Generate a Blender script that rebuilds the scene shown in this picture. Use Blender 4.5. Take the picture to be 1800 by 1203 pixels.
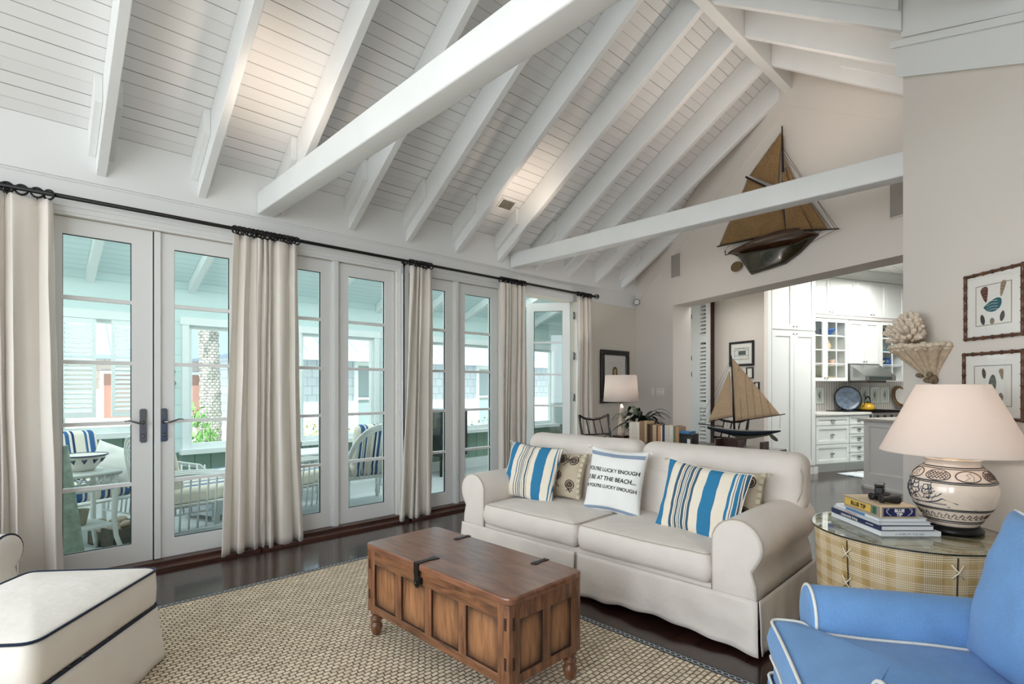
import bpy, bmesh, math, random
from math import sin, cos, pi, radians as R, sqrt
from mathutils import Vector, Matrix, noise

for o in list(bpy.data.objects):
    bpy.data.objects.remove(o, do_unlink=True)
SC = bpy.context.scene
COL = SC.collection

# ------------------------------------------------------------------ camera, sky, lights, exposure
F_PX = 940.0
AIM = R(46.4)
cam_d = bpy.data.cameras.new('camera')
cam_d.sensor_width = 36.0
cam_d.lens = F_PX / 1800 * 36.0
cam_d.shift_y = (680 - 601.5) / 1800
cam_d.clip_start = 0.05
cam_d.clip_end = 200
cam = bpy.data.objects.new('camera', cam_d)
COL.objects.link(cam)
cam.location = (4.73, 0, 1.35)
cam.rotation_euler = (R(90), 0, AIM)
SC.camera = cam
vs = SC.view_settings
SC.display_settings.display_device = 'sRGB'
vs.view_transform = 'Standard'
vs.look = 'None'
vs.exposure = 0.2
vs.gamma = 1.0
vs.use_curve_mapping = False
SC.cycles.use_denoising = True
SC.cycles.max_bounces = 10
SC.cycles.diffuse_bounces = 5
SC.cycles.glossy_bounces = 4
SC.cycles.transmission_bounces = 6
SC.cycles.transparent_max_bounces = 16
SC.cycles.sample_clamp_indirect = 6.0
SC.cycles.caustics_reflective = False
SC.cycles.caustics_refractive = False

W = bpy.data.worlds.new('sky')
SC.world = W
W.use_nodes = True
wn, wl = W.node_tree.nodes, W.node_tree.links
wn.clear()
w_out = wn.new('ShaderNodeOutputWorld')
w_bg = wn.new('ShaderNodeBackground')
w_tc = wn.new('ShaderNodeTexCoord')
w_sep = wn.new('ShaderNodeSeparateXYZ')
w_rmp = wn.new('ShaderNodeValToRGB')
w_rmp.color_ramp.elements[0].position = 0.40
w_rmp.color_ramp.elements[0].color = (0.78, 0.78, 0.77, 1)
w_rmp.color_ramp.elements[1].position = 0.85
w_rmp.color_ramp.elements[1].color = (0.86, 0.94, 1.0, 1)
e = w_rmp.color_ramp.elements.new(0.55)
e.color = (0.97, 0.99, 1.0, 1)
w_map = wn.new('ShaderNodeMapRange')
w_map.inputs['From Min'].default_value = -1
w_map.inputs['From Max'].default_value = 1
wl.new(w_tc.outputs['Generated'], w_sep.inputs[0])
wl.new(w_sep.outputs['Z'], w_map.inputs['Value'])
wl.new(w_map.outputs[0], w_rmp.inputs['Fac'])
wl.new(w_rmp.outputs['Color'], w_bg.inputs['Color'])
wl.new(w_bg.outputs[0], w_out.inputs['Surface'])
w_bg.inputs['Strength'].default_value = 1.72


def light(name, kind, loc, energy, color=(1, 1, 1), size=1.0, size_y=None, aim=None, spot=None, blend=0.6, spread=None):
    d = bpy.data.lights.new(name, kind)
    d.energy = energy
    d.color = color
    if kind == 'AREA':
        d.shape = 'RECTANGLE'
        d.size = size
        d.size_y = size_y or size
        if spread:
            d.spread = spread
    elif kind == 'SUN':
        d.angle = size
    else:
        d.shadow_soft_size = size
    if spot:
        d.spot_size = spot
        d.spot_blend = blend
    o = bpy.data.objects.new(name, d)
    COL.objects.link(o)
    o.location = loc
    if aim is not None:
        o.rotation_euler = (Vector(aim) - Vector(loc)).to_track_quat('-Z', 'Y').to_euler()
    return o


light('sun', 'SUN', (-10, 6, 20), 8.0, (1.0, 0.96, 0.88), R(1.0), aim=(-10 - 5.0, 6 + 3.0, 20 - 10))
# daylight from the windows and openings of the part of the room behind the camera
light('window_daylight', 'AREA', (5.25, -2.6, 1.9), 55, (0.83, 0.92, 1.0), 2.6, 2.2, aim=(2.6, 3.2, 0.5), spread=R(125))
light('window_daylight', 'AREA', (2.0, -3.4, 1.9), 38, (0.83, 0.92, 1.0), 3.0, 2.2, aim=(2.4, 3.0, 0.5), spread=R(125))
# warm accent lamps standing on the tie beams, washing the boards
light('beam_uplight', 'SPOT', (1.05, 1.40, 3.02), 10, (1.0, 0.80, 0.64), 0.05, aim=(0.75, 1.42, 3.6), spot=R(120), blend=1.0)
light('beam_uplight', 'SPOT', (0.95, 3.95, 3.02), 10, (1.0, 0.80, 0.64), 0.05, aim=(0.7, 3.95, 3.6), spot=R(120), blend=1.0)
light('beam_uplight', 'SPOT', (2.9, 4.75, 3.05), 32, (1.0, 0.84, 0.72), 0.08, aim=(2.8, 4.9, 4.5), spot=R(150), blend=1.0)
# unseen area lights added to brighten kitchen and hall
light('kitchen_fill', 'AREA', (3.2, 9.2, 3.12), 104, (1.0, 0.98, 0.95), 1.6, 2.6, aim=(3.2, 9.2, 0))
light('hall_fill', 'AREA', (1.05, 7.35, 2.7), 8, (1.0, 0.96, 0.9), 0.5, 0.5, aim=(1.05, 7.3, 0))
# roof lights / ceiling daylight of the porch
light('porch_daylight', 'AREA', (-1.25, 3.0, 2.9), 135, (0.93, 1.0, 1.0), 1.2, 8.0, aim=(-1.25, 3.0, 0))

# ------------------------------------------------------------------ materials
def lin(c):
    c = c / 255.0
    return c / 12.92 if c <= 0.04045 else ((c + 0.055) / 1.055) ** 2.4


def rgb(r, g, b):
    return (lin(r), lin(g), lin(b), 1.0)


class NT:
    def __init__(s, name):
        s.m = bpy.data.materials.new(name)
        s.m.use_nodes = True
        s.n, s.l = s.m.node_tree.nodes, s.m.node_tree.links
        s.b = s.n['Principled BSDF']

    def add(s, t, **kw):
        nd = s.n.new(t)
        for k, v in kw.items():
            if hasattr(nd, k):
                setattr(nd, k, v)
            else:
                nd.inputs[k.replace('_', ' ')].default_value = v
        return nd

    def link(s, a, b):
        s.l.new(a, b)

    def coord(s, scale=(1, 1, 1), rot=(0, 0, 0), kind='Object'):
        tc = s.add('ShaderNodeTexCoord')
        mp = s.add('ShaderNodeMapping')
        mp.inputs['Scale'].default_value = scale
        mp.inputs['Rotation'].default_value = rot
        s.link(tc.outputs[kind], mp.inputs['Vector'])
        return mp.outputs['Vector']

    def ramp(s, fac, stops, interp='LINEAR'):
        r = s.add('ShaderNodeValToRGB')
        cr = r.color_ramp
        cr.interpolation = interp
        while len(cr.elements) < len(stops):
            cr.elements.new(0.5)
        for el, (p, c) in zip(cr.elements, stops):
            el.position = p
            el.color = c
        s.link(fac, r.inputs['Fac'])
        return r.outputs['Color']

    def math(s, op, a, b=None):
        nd = s.add('ShaderNodeMath', operation=op)
        for i, x in enumerate((a, b)):
            if x is None:
                continue
            if isinstance(x, (int, float)):
                nd.inputs[i].default_value = x
            else:
                s.link(x, nd.inputs[i])
        return nd.outputs[0]

    def mix(s, fac, a, b):
        nd = s.add('ShaderNodeMix', data_type='RGBA')
        for sock, x in ((nd.inputs[0], fac), (nd.inputs[6], a), (nd.inputs[7], b)):
            if isinstance(x, (int, float, tuple)):
                sock.default_value = x
            else:
                s.link(x, sock)
        return nd.outputs[2]

    def bump(s, h, strength=0.3, dist=0.01):
        b = s.add('ShaderNodeBump')
        b.inputs['Strength'].default_value = strength
        b.inputs['Distance'].default_value = dist
        s.link(h, b.inputs['Height'])
        s.link(b.outputs['Normal'], s.b.inputs['Normal'])

    def color(s, c):
        if isinstance(c, tuple):
            s.b.inputs['Base Color'].default_value = c
        else:
            s.link(c, s.b.inputs['Base Color'])

    def set(s, **kw):
        for k, v in kw.items():
            s.b.inputs[k.replace('_', ' ')].default_value = v


def plain(name, c, rough=0.5, metal=0.0, spec=0.5, nscale=0, nstr=0.06, bump=0.0, coat=0.0, sheen=0.0, emit=0):
    t = NT(name)
    if nscale:
        v = t.coord()
        nz = t.add('ShaderNodeTexNoise', Scale=nscale, Detail=4.0)
        t.link(v, nz.inputs['Vector'])
        lo = tuple(x * (1 - nstr) for x in c[:3]) + (1,)
        hi = tuple(min(1, x * (1 + nstr)) for x in c[:3]) + (1,)
        t.color(t.ramp(nz.outputs['Fac'], [(0.3, lo), (0.7, hi)]))
        if bump:
            t.bump(nz.outputs['Fac'], bump, 0.004)
    else:
        t.color(c)
    t.set(Roughness=rough, Metallic=metal)
    t.b.inputs['Specular IOR Level'].default_value = spec
    t.b.inputs['Coat Weight'].default_value = coat
    t.b.inputs['Sheen Weight'].default_value = sheen
    if emit:
        t.b.inputs['Emission Color'].default_value = c
        t.b.inputs['Emission Strength'].default_value = emit
    return t.m


def fabric(name, c, wscale=600, vary=0.05, bump=0.25, wrinkle=0.25, rough=0.9, transl=0.0):
    t = NT(name)
    v = t.coord()
    nz = t.add('ShaderNodeTexNoise', Scale=wscale, Detail=2.0)
    t.link(v, nz.inputs['Vector'])
    n2 = t.add('ShaderNodeTexNoise', Scale=7.0, Detail=3.0)
    t.link(v, n2.inputs['Vector'])
    f = t.math('ADD', t.math('MULTIPLY', nz.outputs['Fac'], 0.6), t.math('MULTIPLY', n2.outputs['Fac'], 0.4))
    lo = tuple(x * (1 - vary) for x in c[:3]) + (1,)
    hi = tuple(min(1, x * (1 + vary)) for x in c[:3]) + (1,)
    t.color(t.ramp(f, [(0.35, lo), (0.65, hi)]))
    h = t.math('ADD', t.math('MULTIPLY', nz.outputs['Fac'], 0.15), t.math('MULTIPLY', n2.outputs['Fac'], wrinkle * 4))
    t.bump(h, bump, 0.006)
    t.set(Roughness=rough)
    t.b.inputs['Specular IOR Level'].default_value = 0.2
    t.b.inputs['Sheen Weight'].default_value = 0.15
    if transl:
        tr = t.add('ShaderNodeBsdfTranslucent')
        tr.inputs['Color'].default_value = c
        mx = t.add('ShaderNodeMixShader')
        mx.inputs[0].default_value = transl
        out = t.n['Material Output']
        t.link(t.b.outputs[0], mx.inputs[1])
        t.link(tr.outputs[0], mx.inputs[2])
        t.link(mx.outputs[0], out.inputs['Surface'])
    return t.m


def axis_lines(name, base, line, axis, spacing, width, rough=0.5, vary=True, bump=0.5, jitter=0.03):
    """painted boards: thin dark joints at regular spacing along an axis, some joints more open than others"""
    t = NT(name)
    v = t.coord()
    sp = t.add('ShaderNodeSeparateXYZ')
    t.link(v, sp.inputs[0])
    q = t.math('DIVIDE', sp.outputs[axis], spacing)
    fr = t.math('FRACT', q)
    fl = t.math('FLOOR', q)
    d = t.math('ABSOLUTE', t.math('SUBTRACT', fr, 0.5))
    ln = t.math('LESS_THAN', d, width / spacing / 2)
    wn_ = t.add('ShaderNodeTexWhiteNoise', noise_dimensions='1D')
    t.link(fl, wn_.inputs['W'])
    w2 = t.add('ShaderNodeTexWhiteNoise', noise_dimensions='1D')
    t.link(t.math('FLOOR', t.math('ADD', q, 0.5)), w2.inputs['W'])
    k = t.math('MULTIPLY', ln, t.math('ADD', t.math('MULTIPLY', wn_.outputs['Value'], 0.75 if vary else 0), 0.2 if vary else 0.9))
    lo = tuple(x * (1 - jitter) for x in base[:3]) + (1,)
    bc = t.mix(w2.outputs['Value'], lo, base)
    t.color(t.mix(k, bc, line))
    t.bump(t.math('SUBTRACT', 1.0, ln), bump, 0.004)
    t.set(Roughness=rough)
    return t.m


def bricks(name, c1, c2, mortar, bw, rh, ms, order='xyz', rough=0.5, bump=0.4, dist=0.005, coat=0.0, noise_s=0, noise_amt=0.3, offset=0.5, msmooth=0.1, warp=0):
    t = NT(name)
    tc = t.add('ShaderNodeTexCoord')
    sp = t.add('ShaderNodeSeparateXYZ')
    cb = t.add('ShaderNodeCombineXYZ')
    t.link(tc.outputs['Object'], sp.inputs[0])
    for i, a in enumerate(order):
        t.link(sp.outputs['xyz'.index(a)], cb.inputs[i])
    br = t.add('ShaderNodeTexBrick', offset=offset)
    br.inputs['Color1'].default_value = c1
    br.inputs['Color2'].default_value = c2
    br.inputs['Mortar'].default_value = mortar
    br.inputs['Scale'].default_value = 1.0
    br.inputs['Mortar Size'].default_value = ms
    br.inputs['Mortar Smooth'].default_value = msmooth
    br.inputs['Brick Width'].default_value = bw
    br.inputs['Row Height'].default_value = rh
    if warp:
        wz = t.add('ShaderNodeTexNoise', Scale=45.0)
        t.link(cb.outputs[0], wz.inputs['Vector'])
        vm = t.add('ShaderNodeVectorMath', operation='MULTIPLY_ADD')
        vm.inputs[1].default_value = (warp, warp, 0)
        t.link(wz.outputs['Color'], vm.inputs[0])
        t.link(cb.outputs[0], vm.inputs[2])
        t.link(vm.outputs[0], br.inputs['Vector'])
    else:
        t.link(cb.outputs[0], br.inputs['Vector'])
    col = br.outputs['Color']
    if noise_s:
        nz = t.add('ShaderNodeTexNoise', Scale=noise_s, Detail=5.0)
        mp = t.add('ShaderNodeMapping')
        mp.inputs['Scale'].default_value = (0.15, 1, 1)
        t.link(cb.outputs[0], mp.inputs['Vector'])
        t.link(mp.outputs[0], nz.inputs['Vector'])
        g = t.ramp(nz.outputs['Fac'], [(0.3, (1 - noise_amt,) * 3 + (1,)), (0.7, (1 + noise_amt * .4,) * 3 + (1,))])
        mx = t.add('ShaderNodeMix', data_type='RGBA', blend_type='MULTIPLY')
        mx.inputs[0].default_value = 1.0
        t.link(col, mx.inputs[6])
        t.link(g, mx.inputs[7])
        col = mx.outputs[2]
    t.color(col)
    t.bump(t.math('SUBTRACT', 1.0, br.outputs['Fac']), bump, dist)
    t.set(Roughness=rough)
    t.b.inputs['Coat Weight'].default_value = coat
    t.b.inputs['Coat Roughness'].default_value = 0.08
    return t.m


def wood(name, c1, c2, scale=(1, 12, 12), rough=0.35, coat=0.2, edge=None):
    t = NT(name)
    v = t.coord(scale)
    nz = t.add('ShaderNodeTexNoise', Scale=3.0, Detail=7.0, Distortion=0.6)
    t.link(v, nz.inputs['Vector'])
    col = t.ramp(nz.outputs['Fac'], [(0.3, c1), (0.7, c2)])
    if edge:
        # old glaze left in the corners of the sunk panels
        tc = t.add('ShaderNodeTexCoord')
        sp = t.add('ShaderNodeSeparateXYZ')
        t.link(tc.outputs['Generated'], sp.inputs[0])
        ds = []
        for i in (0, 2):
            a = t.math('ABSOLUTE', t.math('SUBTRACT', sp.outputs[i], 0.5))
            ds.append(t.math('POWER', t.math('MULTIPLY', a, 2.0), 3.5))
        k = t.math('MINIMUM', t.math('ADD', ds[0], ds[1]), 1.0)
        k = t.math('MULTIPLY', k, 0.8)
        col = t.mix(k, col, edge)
    t.color(col)
    t.bump(nz.outputs['Fac'], 0.12, 0.003)
    t.set(Roughness=rough)
    t.b.inputs['Coat Weight'].default_value = coat
    t.b.inputs['Coat Roughness'].default_value = 0.2
    return t.m


def stripes(name, stops, x0, x1, axis=0, rough=0.9):
    """woven stripes along a local axis; stops = [(position 0..1, colour), ...]"""
    t = NT(name)
    v = t.coord()
    sp = t.add('ShaderNodeSeparateXYZ')
    t.link(v, sp.inputs[0])
    mr = t.add('ShaderNodeMapRange')
    mr.inputs['From Min'].default_value = x0
    mr.inputs['From Max'].default_value = x1
    t.link(sp.outputs[axis], mr.inputs['Value'])
    t.color(t.ramp(mr.outputs[0], stops, 'CONSTANT'))
    nz = t.add('ShaderNodeTexNoise', Scale=500.0)
    t.link(v, nz.inputs['Vector'])
    n2 = t.add('ShaderNodeTexNoise', Scale=9.0)
    t.link(v, n2.inputs['Vector'])
    t.bump(t.math('ADD', t.math('MULTIPLY', nz.outputs['Fac'], 0.2), n2.outputs['Fac']), 0.25, 0.006)
    t.set(Roughness=rough)
    t.b.inputs['Specular IOR Level'].default_value = 0.2
    return t.m


def glass_mat(name, tint=(0.95, 1, 1, 1), gloss=1.0):
    t = NT(name)
    t.n.remove(t.b)
    tr = t.add('ShaderNodeBsdfTransparent')
    tr.inputs['Color'].default_value = tint
    gl = t.add('ShaderNodeBsdfGlossy')
    gl.inputs['Roughness'].default_value = 0.01
    lw = t.add('ShaderNodeLayerWeight')
    lw.inputs['Blend'].default_value = 0.5
    mx = t.add('ShaderNodeMixShader')
    k = t.math('ADD', 0.035, t.math('MULTIPLY', t.math('POWER', lw.outputs['Facing'], 5.0), 0.9))
    t.link(t.math('MULTIPLY', k, gloss), mx.inputs[0])
    t.link(tr.outputs[0], mx.inputs[1])
    t.link(gl.outputs[0], mx.inputs[2])
    t.link(mx.outputs[0], t.n['Material Output'].inputs['Surface'])
    return t.m


M = {}
M['trim'] = plain('white_trim_paint', rgb(232, 234, 234), 0.45)
M['beam'] = plain('white_beam_paint', rgb(230, 232, 231), 0.5, nscale=3, nstr=0.03)
M['wall'] = plain('cream_wall_paint', rgb(226, 221, 210), 0.7)
M['gable'] = plain('warm_white_wall_paint', rgb(222, 215, 207), 0.7)
M['boards'] = axis_lines('white_ceiling_boards', rgb(234, 235, 235), rgb(96, 92, 87), 0, 0.0735, 0.0042)
M['floor'] = bricks('dark_plank_floor', rgb(60, 36, 31), rgb(46, 28, 25), rgb(10, 7, 6), 2.4, 0.125, 0.004, 'yxz', 0.18, 0.5, 0.003, 0.3, 6, 0.35)
M['thresh'] = wood('dark_threshold_wood', rgb(52, 30, 24), rgb(84, 52, 40), (6, 1, 6), 0.4)
M['black'] = plain('black_iron', rgb(18, 17, 17), 0.4, 0.3)
M['chrome'] = plain('satin_nickel', rgb(140, 143, 147), 0.16, 1.0)
M['brass'] = plain('worn_brass', rgb(150, 130, 95), 0.35, 1.0)
M['gasket'] = plain('black_gasket_and_gap_shade', rgb(20, 24, 26), 0.5)
M['glass'] = glass_mat('door_glass', (0.965, 0.998, 0.998, 1), 0.8)
M['clear'] = glass_mat('picture_glass', (1, 1, 1, 1), 1.0)
M['curtain'] = fabric('cream_curtain_linen', rgb(246, 241, 234), 400, 0.02, 0.15, 0.1, transl=0.3)
M['sofa'] = fabric('oatmeal_slipcover_linen', rgb(228, 220, 212), 700, 0.05, 0.75, 0.5)
M['sofapipe'] = fabric('oatmeal_seam_cord', rgb(184, 173, 158), 700, 0.05, 0.2, 0.1)
M['ott'] = fabric('white_cotton_slipcover', rgb(232, 227, 219), 600, 0.04, 0.7, 0.5)
M['navy'] = fabric('navy_piping', rgb(24, 38, 58), 400, 0.1, 0.1, 0.0)
M['denim'] = fabric('blue_denim_slipcover', rgb(112, 156, 206), 420, 0.16, 0.4, 0.25)
M['whitepipe'] = fabric('white_piping', rgb(232, 230, 222), 400, 0.03, 0.1, 0.0)
M['trunk'] = wood('trunk_oak', rgb(70, 42, 27), rgb(140, 94, 62), (2, 14, 14), 0.35, 0.25)
M['trunkv'] = wood('trunk_oak_upright', rgb(72, 43, 28), rgb(144, 96, 64), (14, 14, 2), 0.38, 0.2)
M['trunktop'] = wood('trunk_lid_oak', rgb(96, 58, 40), rgb(140, 94, 68), (2, 9, 9), 0.3, 0.3)
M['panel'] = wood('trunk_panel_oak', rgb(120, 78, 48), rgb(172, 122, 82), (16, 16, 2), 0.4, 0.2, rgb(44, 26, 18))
M['darkwood'] = wood('dark_mahogany', rgb(40, 20, 14), rgb(74, 38, 26), (2, 12, 12), 0.3, 0.3)
M['blackwood'] = plain('black_lacquer', rgb(24, 21, 20), 0.3)
M['porchwall'] = bricks('pale_aqua_porch_siding', rgb(214, 233, 232), rgb(209, 230, 229), rgb(184, 212, 211), 9, 0.19, 0.004, 'yzx', 0.6, 0.3)
M['porchceil'] = axis_lines('aqua_porch_ceiling', rgb(222, 240, 241), rgb(176, 208, 211), 0, 0.09, 0.006, vary=False)
M['wains'] = axis_lines('sage_green_wainscot', rgb(140, 168, 152), rgb(74, 100, 90), 1, 0.17, 0.008, vary=False, jitter=0.14)
M['porchfloor'] = axis_lines('grey_porch_boards', rgb(206, 212, 213), rgb(150, 158, 162), 0, 0.11, 0.006, vary=False)
M['porchtrim'] = plain('porch_white_trim', rgb(238, 244, 244), 0.5)
M['wicker'] = plain('white_wicker', rgb(232, 238, 236), 0.5, nscale=160, nstr=0.12, bump=0.5)
M['wsofa'] = M['sofa']
M['cab'] = plain('kitchen_cabinet_white', rgb(228, 233, 229), 0.4)
M['island'] = plain('island_grey_paint', rgb(226, 225, 222), 0.45)
M['counter'] = plain('pale_stone_counter', rgb(226, 226, 220), 0.2, nscale=25, nstr=0.04)
M['counter2'] = plain('grey_stone_counter', rgb(176, 172, 166), 0.2, nscale=25, nstr=0.05)
M['steel'] = plain('brushed_steel', rgb(170, 172, 170), 0.28, 0.9)
M['bead'] = axis_lines('beadboard_backsplash', rgb(222, 220, 214), rgb(150, 146, 140), 1, 0.055, 0.014, vary=False)
M['paper'] = plain('print_paper', rgb(236, 233, 226), 0.8)
M['mat'] = plain('mat_board', rgb(240, 238, 232), 0.8)
M['white'] = plain('white_glaze', rgb(238, 236, 230), 0.25)
M['shade'] = None
M['sail_d'] = None


# ------------------------------------------------------------------ mesh builder
class G:
    def __init__(s):
        s.v, s.f, s.fm, s.sm = [], [], [], []
        s.T = Matrix.Identity(4)
        s.mi = 0
        s.smooth = False

    def put(s, vs_, fs, smooth=None):
        b = len(s.v)
        s.v += [tuple(s.T @ Vector(p)) for p in vs_]
        for f in fs:
            s.f.append(tuple(b + i for i in f))
            s.fm.append(s.mi)
            s.sm.append(s.smooth if smooth is None else smooth)
        return s

    def box(s, x0, x1, y0, y1, z0, z1):
        vs_ = [(x, y, z) for z in (z0, z1) for y in (y0, y1) for x in (x0, x1)]
        return s.put(vs_, [(0, 2, 3, 1), (4, 5, 7, 6), (0, 1, 5, 4), (2, 6, 7, 3), (0, 4, 6, 2), (1, 3, 7, 5)], False)

    def bbox(s, x0, x1, y0, y1, z0, z1, b=0.004):
        """box with chamfered edges"""
        return s.rbox(((x0 + x1) / 2, (y0 + y1) / 2, (z0 + z1) / 2), (x1 - x0, y1 - y0, z1 - z0), b, 2, 2)

    def prism(s, poly, fn, d0, d1, smooth=False):
        """poly: 2D outline, fn(a, b, d) -> xyz"""
        n = len(poly)
        vs_ = [fn(a, b, d0) for a, b in poly] + [fn(a, b, d1) for a, b in poly]
        fs = [tuple(range(n))[::-1], tuple(range(n, 2 * n))]
        fs += [(i, (i + 1) % n, n + (i + 1) % n, n + i) for i in range(n)]
        return s.put(vs_, fs, smooth)

    def tube(s, pts, r, n=8, closed=False, flat=1.0):
        pts = [Vector(p) for p in pts]
        m = len(pts)
        rs = r if isinstance(r, (list, tuple)) else [r] * m
        vs_, fs = [], []
        prev = None
        for i, p in enumerate(pts):
            if closed:
                t = pts[(i + 1) % m] - pts[i - 1]
            else:
                t = pts[min(i + 1, m - 1)] - pts[max(i - 1, 0)]
            t = t.normalized() if t.length > 1e-9 else Vector((0, 0, 1))
            if prev is None:
                a = Vector((0, 0, 1)) if abs(t.z) < 0.9 else Vector((1, 0, 0))
                u = t.cross(a).normalized()
            else:
                u = (prev - t * prev.dot(t))
                u = u.normalized() if u.length > 1e-6 else t.orthogonal().normalized()
            prev = u
            w = t.cross(u)
            for k in range(n):
                a = 2 * pi * k / n
                vs_.append(p + (u * cos(a) + w * sin(a) * flat) * rs[i])
        for i in range(m if closed else m - 1):
            j = (i + 1) % m
            for k in range(n):
                l = (k + 1) % n
                fs.append((i * n + k, i * n + l, j * n + l, j * n + k))
        if not closed:
            fs.append(tuple(range(n))[::-1])
            fs.append(tuple((m - 1) * n + k for k in range(n)))
        return s.put(vs_, fs, True)

    def lathe(s, prof, n=24, smooth=True, caps=True):
        vs_, fs = [], []
        for r, z in prof:
            for k in range(n):
                a = 2 * pi * k / n
                vs_.append((r * cos(a), r * sin(a), z))
        m = len(prof)
        for i in range(m - 1):
            for k in range(n):
                l = (k + 1) % n
                fs.append((i * n + k, i * n + l, (i + 1) * n + l, (i + 1) * n + k))
        if caps:
            if prof[0][0] > 1e-4:
                fs.append(tuple(range(n))[::-1])
            if prof[-1][0] > 1e-4:
                fs.append(tuple((m - 1) * n + k for k in range(n)))
        return s.put(vs_, fs, smooth)

    def grid(s, fn, nu, nv, wrap_u=False, smooth=True):
        vs_ = [fn(i / (nu if wrap_u else nu), j / nv) for j in range(nv + 1) for i in range(nu if wrap_u else nu + 1)]
        w = nu if wrap_u else nu + 1
        fs = []
        for j in range(nv):
            for i in range(nu):
                k = (i + 1) % w if wrap_u else i + 1
                fs.append((j * w + i, j * w + k, (j + 1) * w + k, (j + 1) * w + i))
        return s.put(vs_, fs, smooth)

    def rbox(s, c, size, r, n=8, nr=3, fn=None):
        """rounded box (quad sphere pushed outward from an inner box); fn(p, q) may displace, q = -1..1 coords"""
        hx, hy, hz = (d / 2 for d in size)
        r = min(r, hx, hy, hz)
        h = (hx, hy, hz)

        def axis_pts(hh):
            inner = hh - r
            out = []
            for k in range(nr):
                out.append((-1, -inner, -(cos(pi / 2 * 0.5 * 0)) * 0, k))
            return out
        # per axis parameter list: corner arcs + straight run
        def params(hh):
            a = [-hh + r * (1 - cos(pi / 4 * k / nr) * 1.0) if False else -hh + r * k / nr for k in range(nr)]
            b = [-(hh - r) + 2 * (hh - r) * k / n for k in range(n + 1)]
            c_ = [hh - r + r * (k + 1) / nr for k in range(nr)]
            return a + b + c_
        P = [params(x) for x in h]
        idx, vs_, fs = {}, [], []

        def vert(p):
            key = tuple(round(x, 6) for x in p)
            if key in idx:
                return idx[key]
            q = [max(-(h[i] - r), min(h[i] - r, p[i])) for i in range(3)]
            d = Vector([p[i] - q[i] for i in range(3)])
            m_ = max(abs(x) for x in d)
            if m_ > 1e-9 and d.length > 1e-9:
                # cube-to-sphere so that corner patches are even
                dd = Vector([math.tan(x / r * pi / 4) for x in d]) if r > 0 else d
                d = dd.normalized() * r
            w = Vector(q) + d
            if fn:
                w = Vector(fn(w, (w.x / hx, w.y / hy, w.z / hz)))
            idx[key] = len(vs_)
            vs_.append(w + Vector(c))
            return idx[key]
        for ax in range(3):
            u, v = [(1, 2), (2, 0), (0, 1)][ax]
            for sgn in (-1, 1):
                for i in range(len(P[u]) - 1):
                    for j in range(len(P[v]) - 1):
                        quad = []
                        for a, b in ((i, j), (i + 1, j), (i + 1, j + 1), (i, j + 1)):
                            p = [0, 0, 0]
                            p[ax] = sgn * h[ax]
                            p[u] = P[u][a]
                            p[v] = P[v][b]
                            quad.append(vert(p))
                        if len(set(quad)) >= 3:
                            fs.append(tuple(quad) if sgn > 0 else tuple(quad[::-1]))
        return s.put(vs_, fs, True)

    def ball(s, c, r, n=10, sc=(1, 1, 1)):
        m = max(4, n // 2)
        prof = [(r * sin(pi * i / m), -r * cos(pi * i / m)) for i in range(m + 1)]
        T = s.T
        s.T = T @ Matrix.Translation(c) @ Matrix.Diagonal((*sc, 1))
        s.lathe([(max(a, 1e-5), b) for a, b in prof], n)
        s.T = T
        return s

    def build(s, name, mats, parent=None, loc=None, bevel=0, solid=0, sub=0):
        me = bpy.data.meshes.new(name)
        me.from_pydata(s.v, [], s.f)
        if not isinstance(mats, (list, tuple)):
            mats = [mats]
        for m in mats:
            me.materials.append(m)
        for p, i, q in zip(me.polygons, s.fm, s.sm):
            p.material_index = min(i, len(mats) - 1)
            p.use_smooth = q
        me.update()
        o = bpy.data.objects.new(name, me)
        COL.objects.link(o)
        if parent is not None:
            o.parent = parent
        if loc is not None:
            o.location = loc
        if bevel:
            b = o.modifiers.new('bevel', 'BEVEL')
            b.width = bevel
            b.segments = 2
            b.limit_method = 'ANGLE'
        if solid:
            b = o.modifiers.new('solid', 'SOLIDIFY')
            b.thickness = solid
            b.offset = 0
        if sub:
            b = o.modifiers.new('sub', 'SUBSURF')
            b.levels = sub
            b.render_levels = sub
        return o


def tag(o, label=None, cat=None, group=None, kind=None):
    if label:
        o['label'] = label
    if cat:
        o['category'] = cat
    if group:
        o['group'] = group
    if kind:
        o['kind'] = kind
    return o


def thing(name, label, cat, loc=(0, 0, 0), rz=0.0, group=None, rot=None):
    o = bpy.data.objects.new(name, None)
    o.empty_display_size = 0.05
    COL.objects.link(o)
    o.location = loc
    o.rotation_euler = rot if rot else (0, 0, rz)
    return tag(o, label, cat, group)


def struct(name, g, mats, parent=None, **kw):
    o = g.build(name, mats, parent, **kw)
    if parent is None:
        o['kind'] = 'structure'
    return o


def copy_tree(o, parent=None):
    c = o.copy()
    COL.objects.link(c)
    if parent is not None:
        c.parent = parent
    for ch in [x for x in bpy.data.objects if x.parent is o and x is not c]:
        copy_tree(ch, c)
    return c


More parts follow.
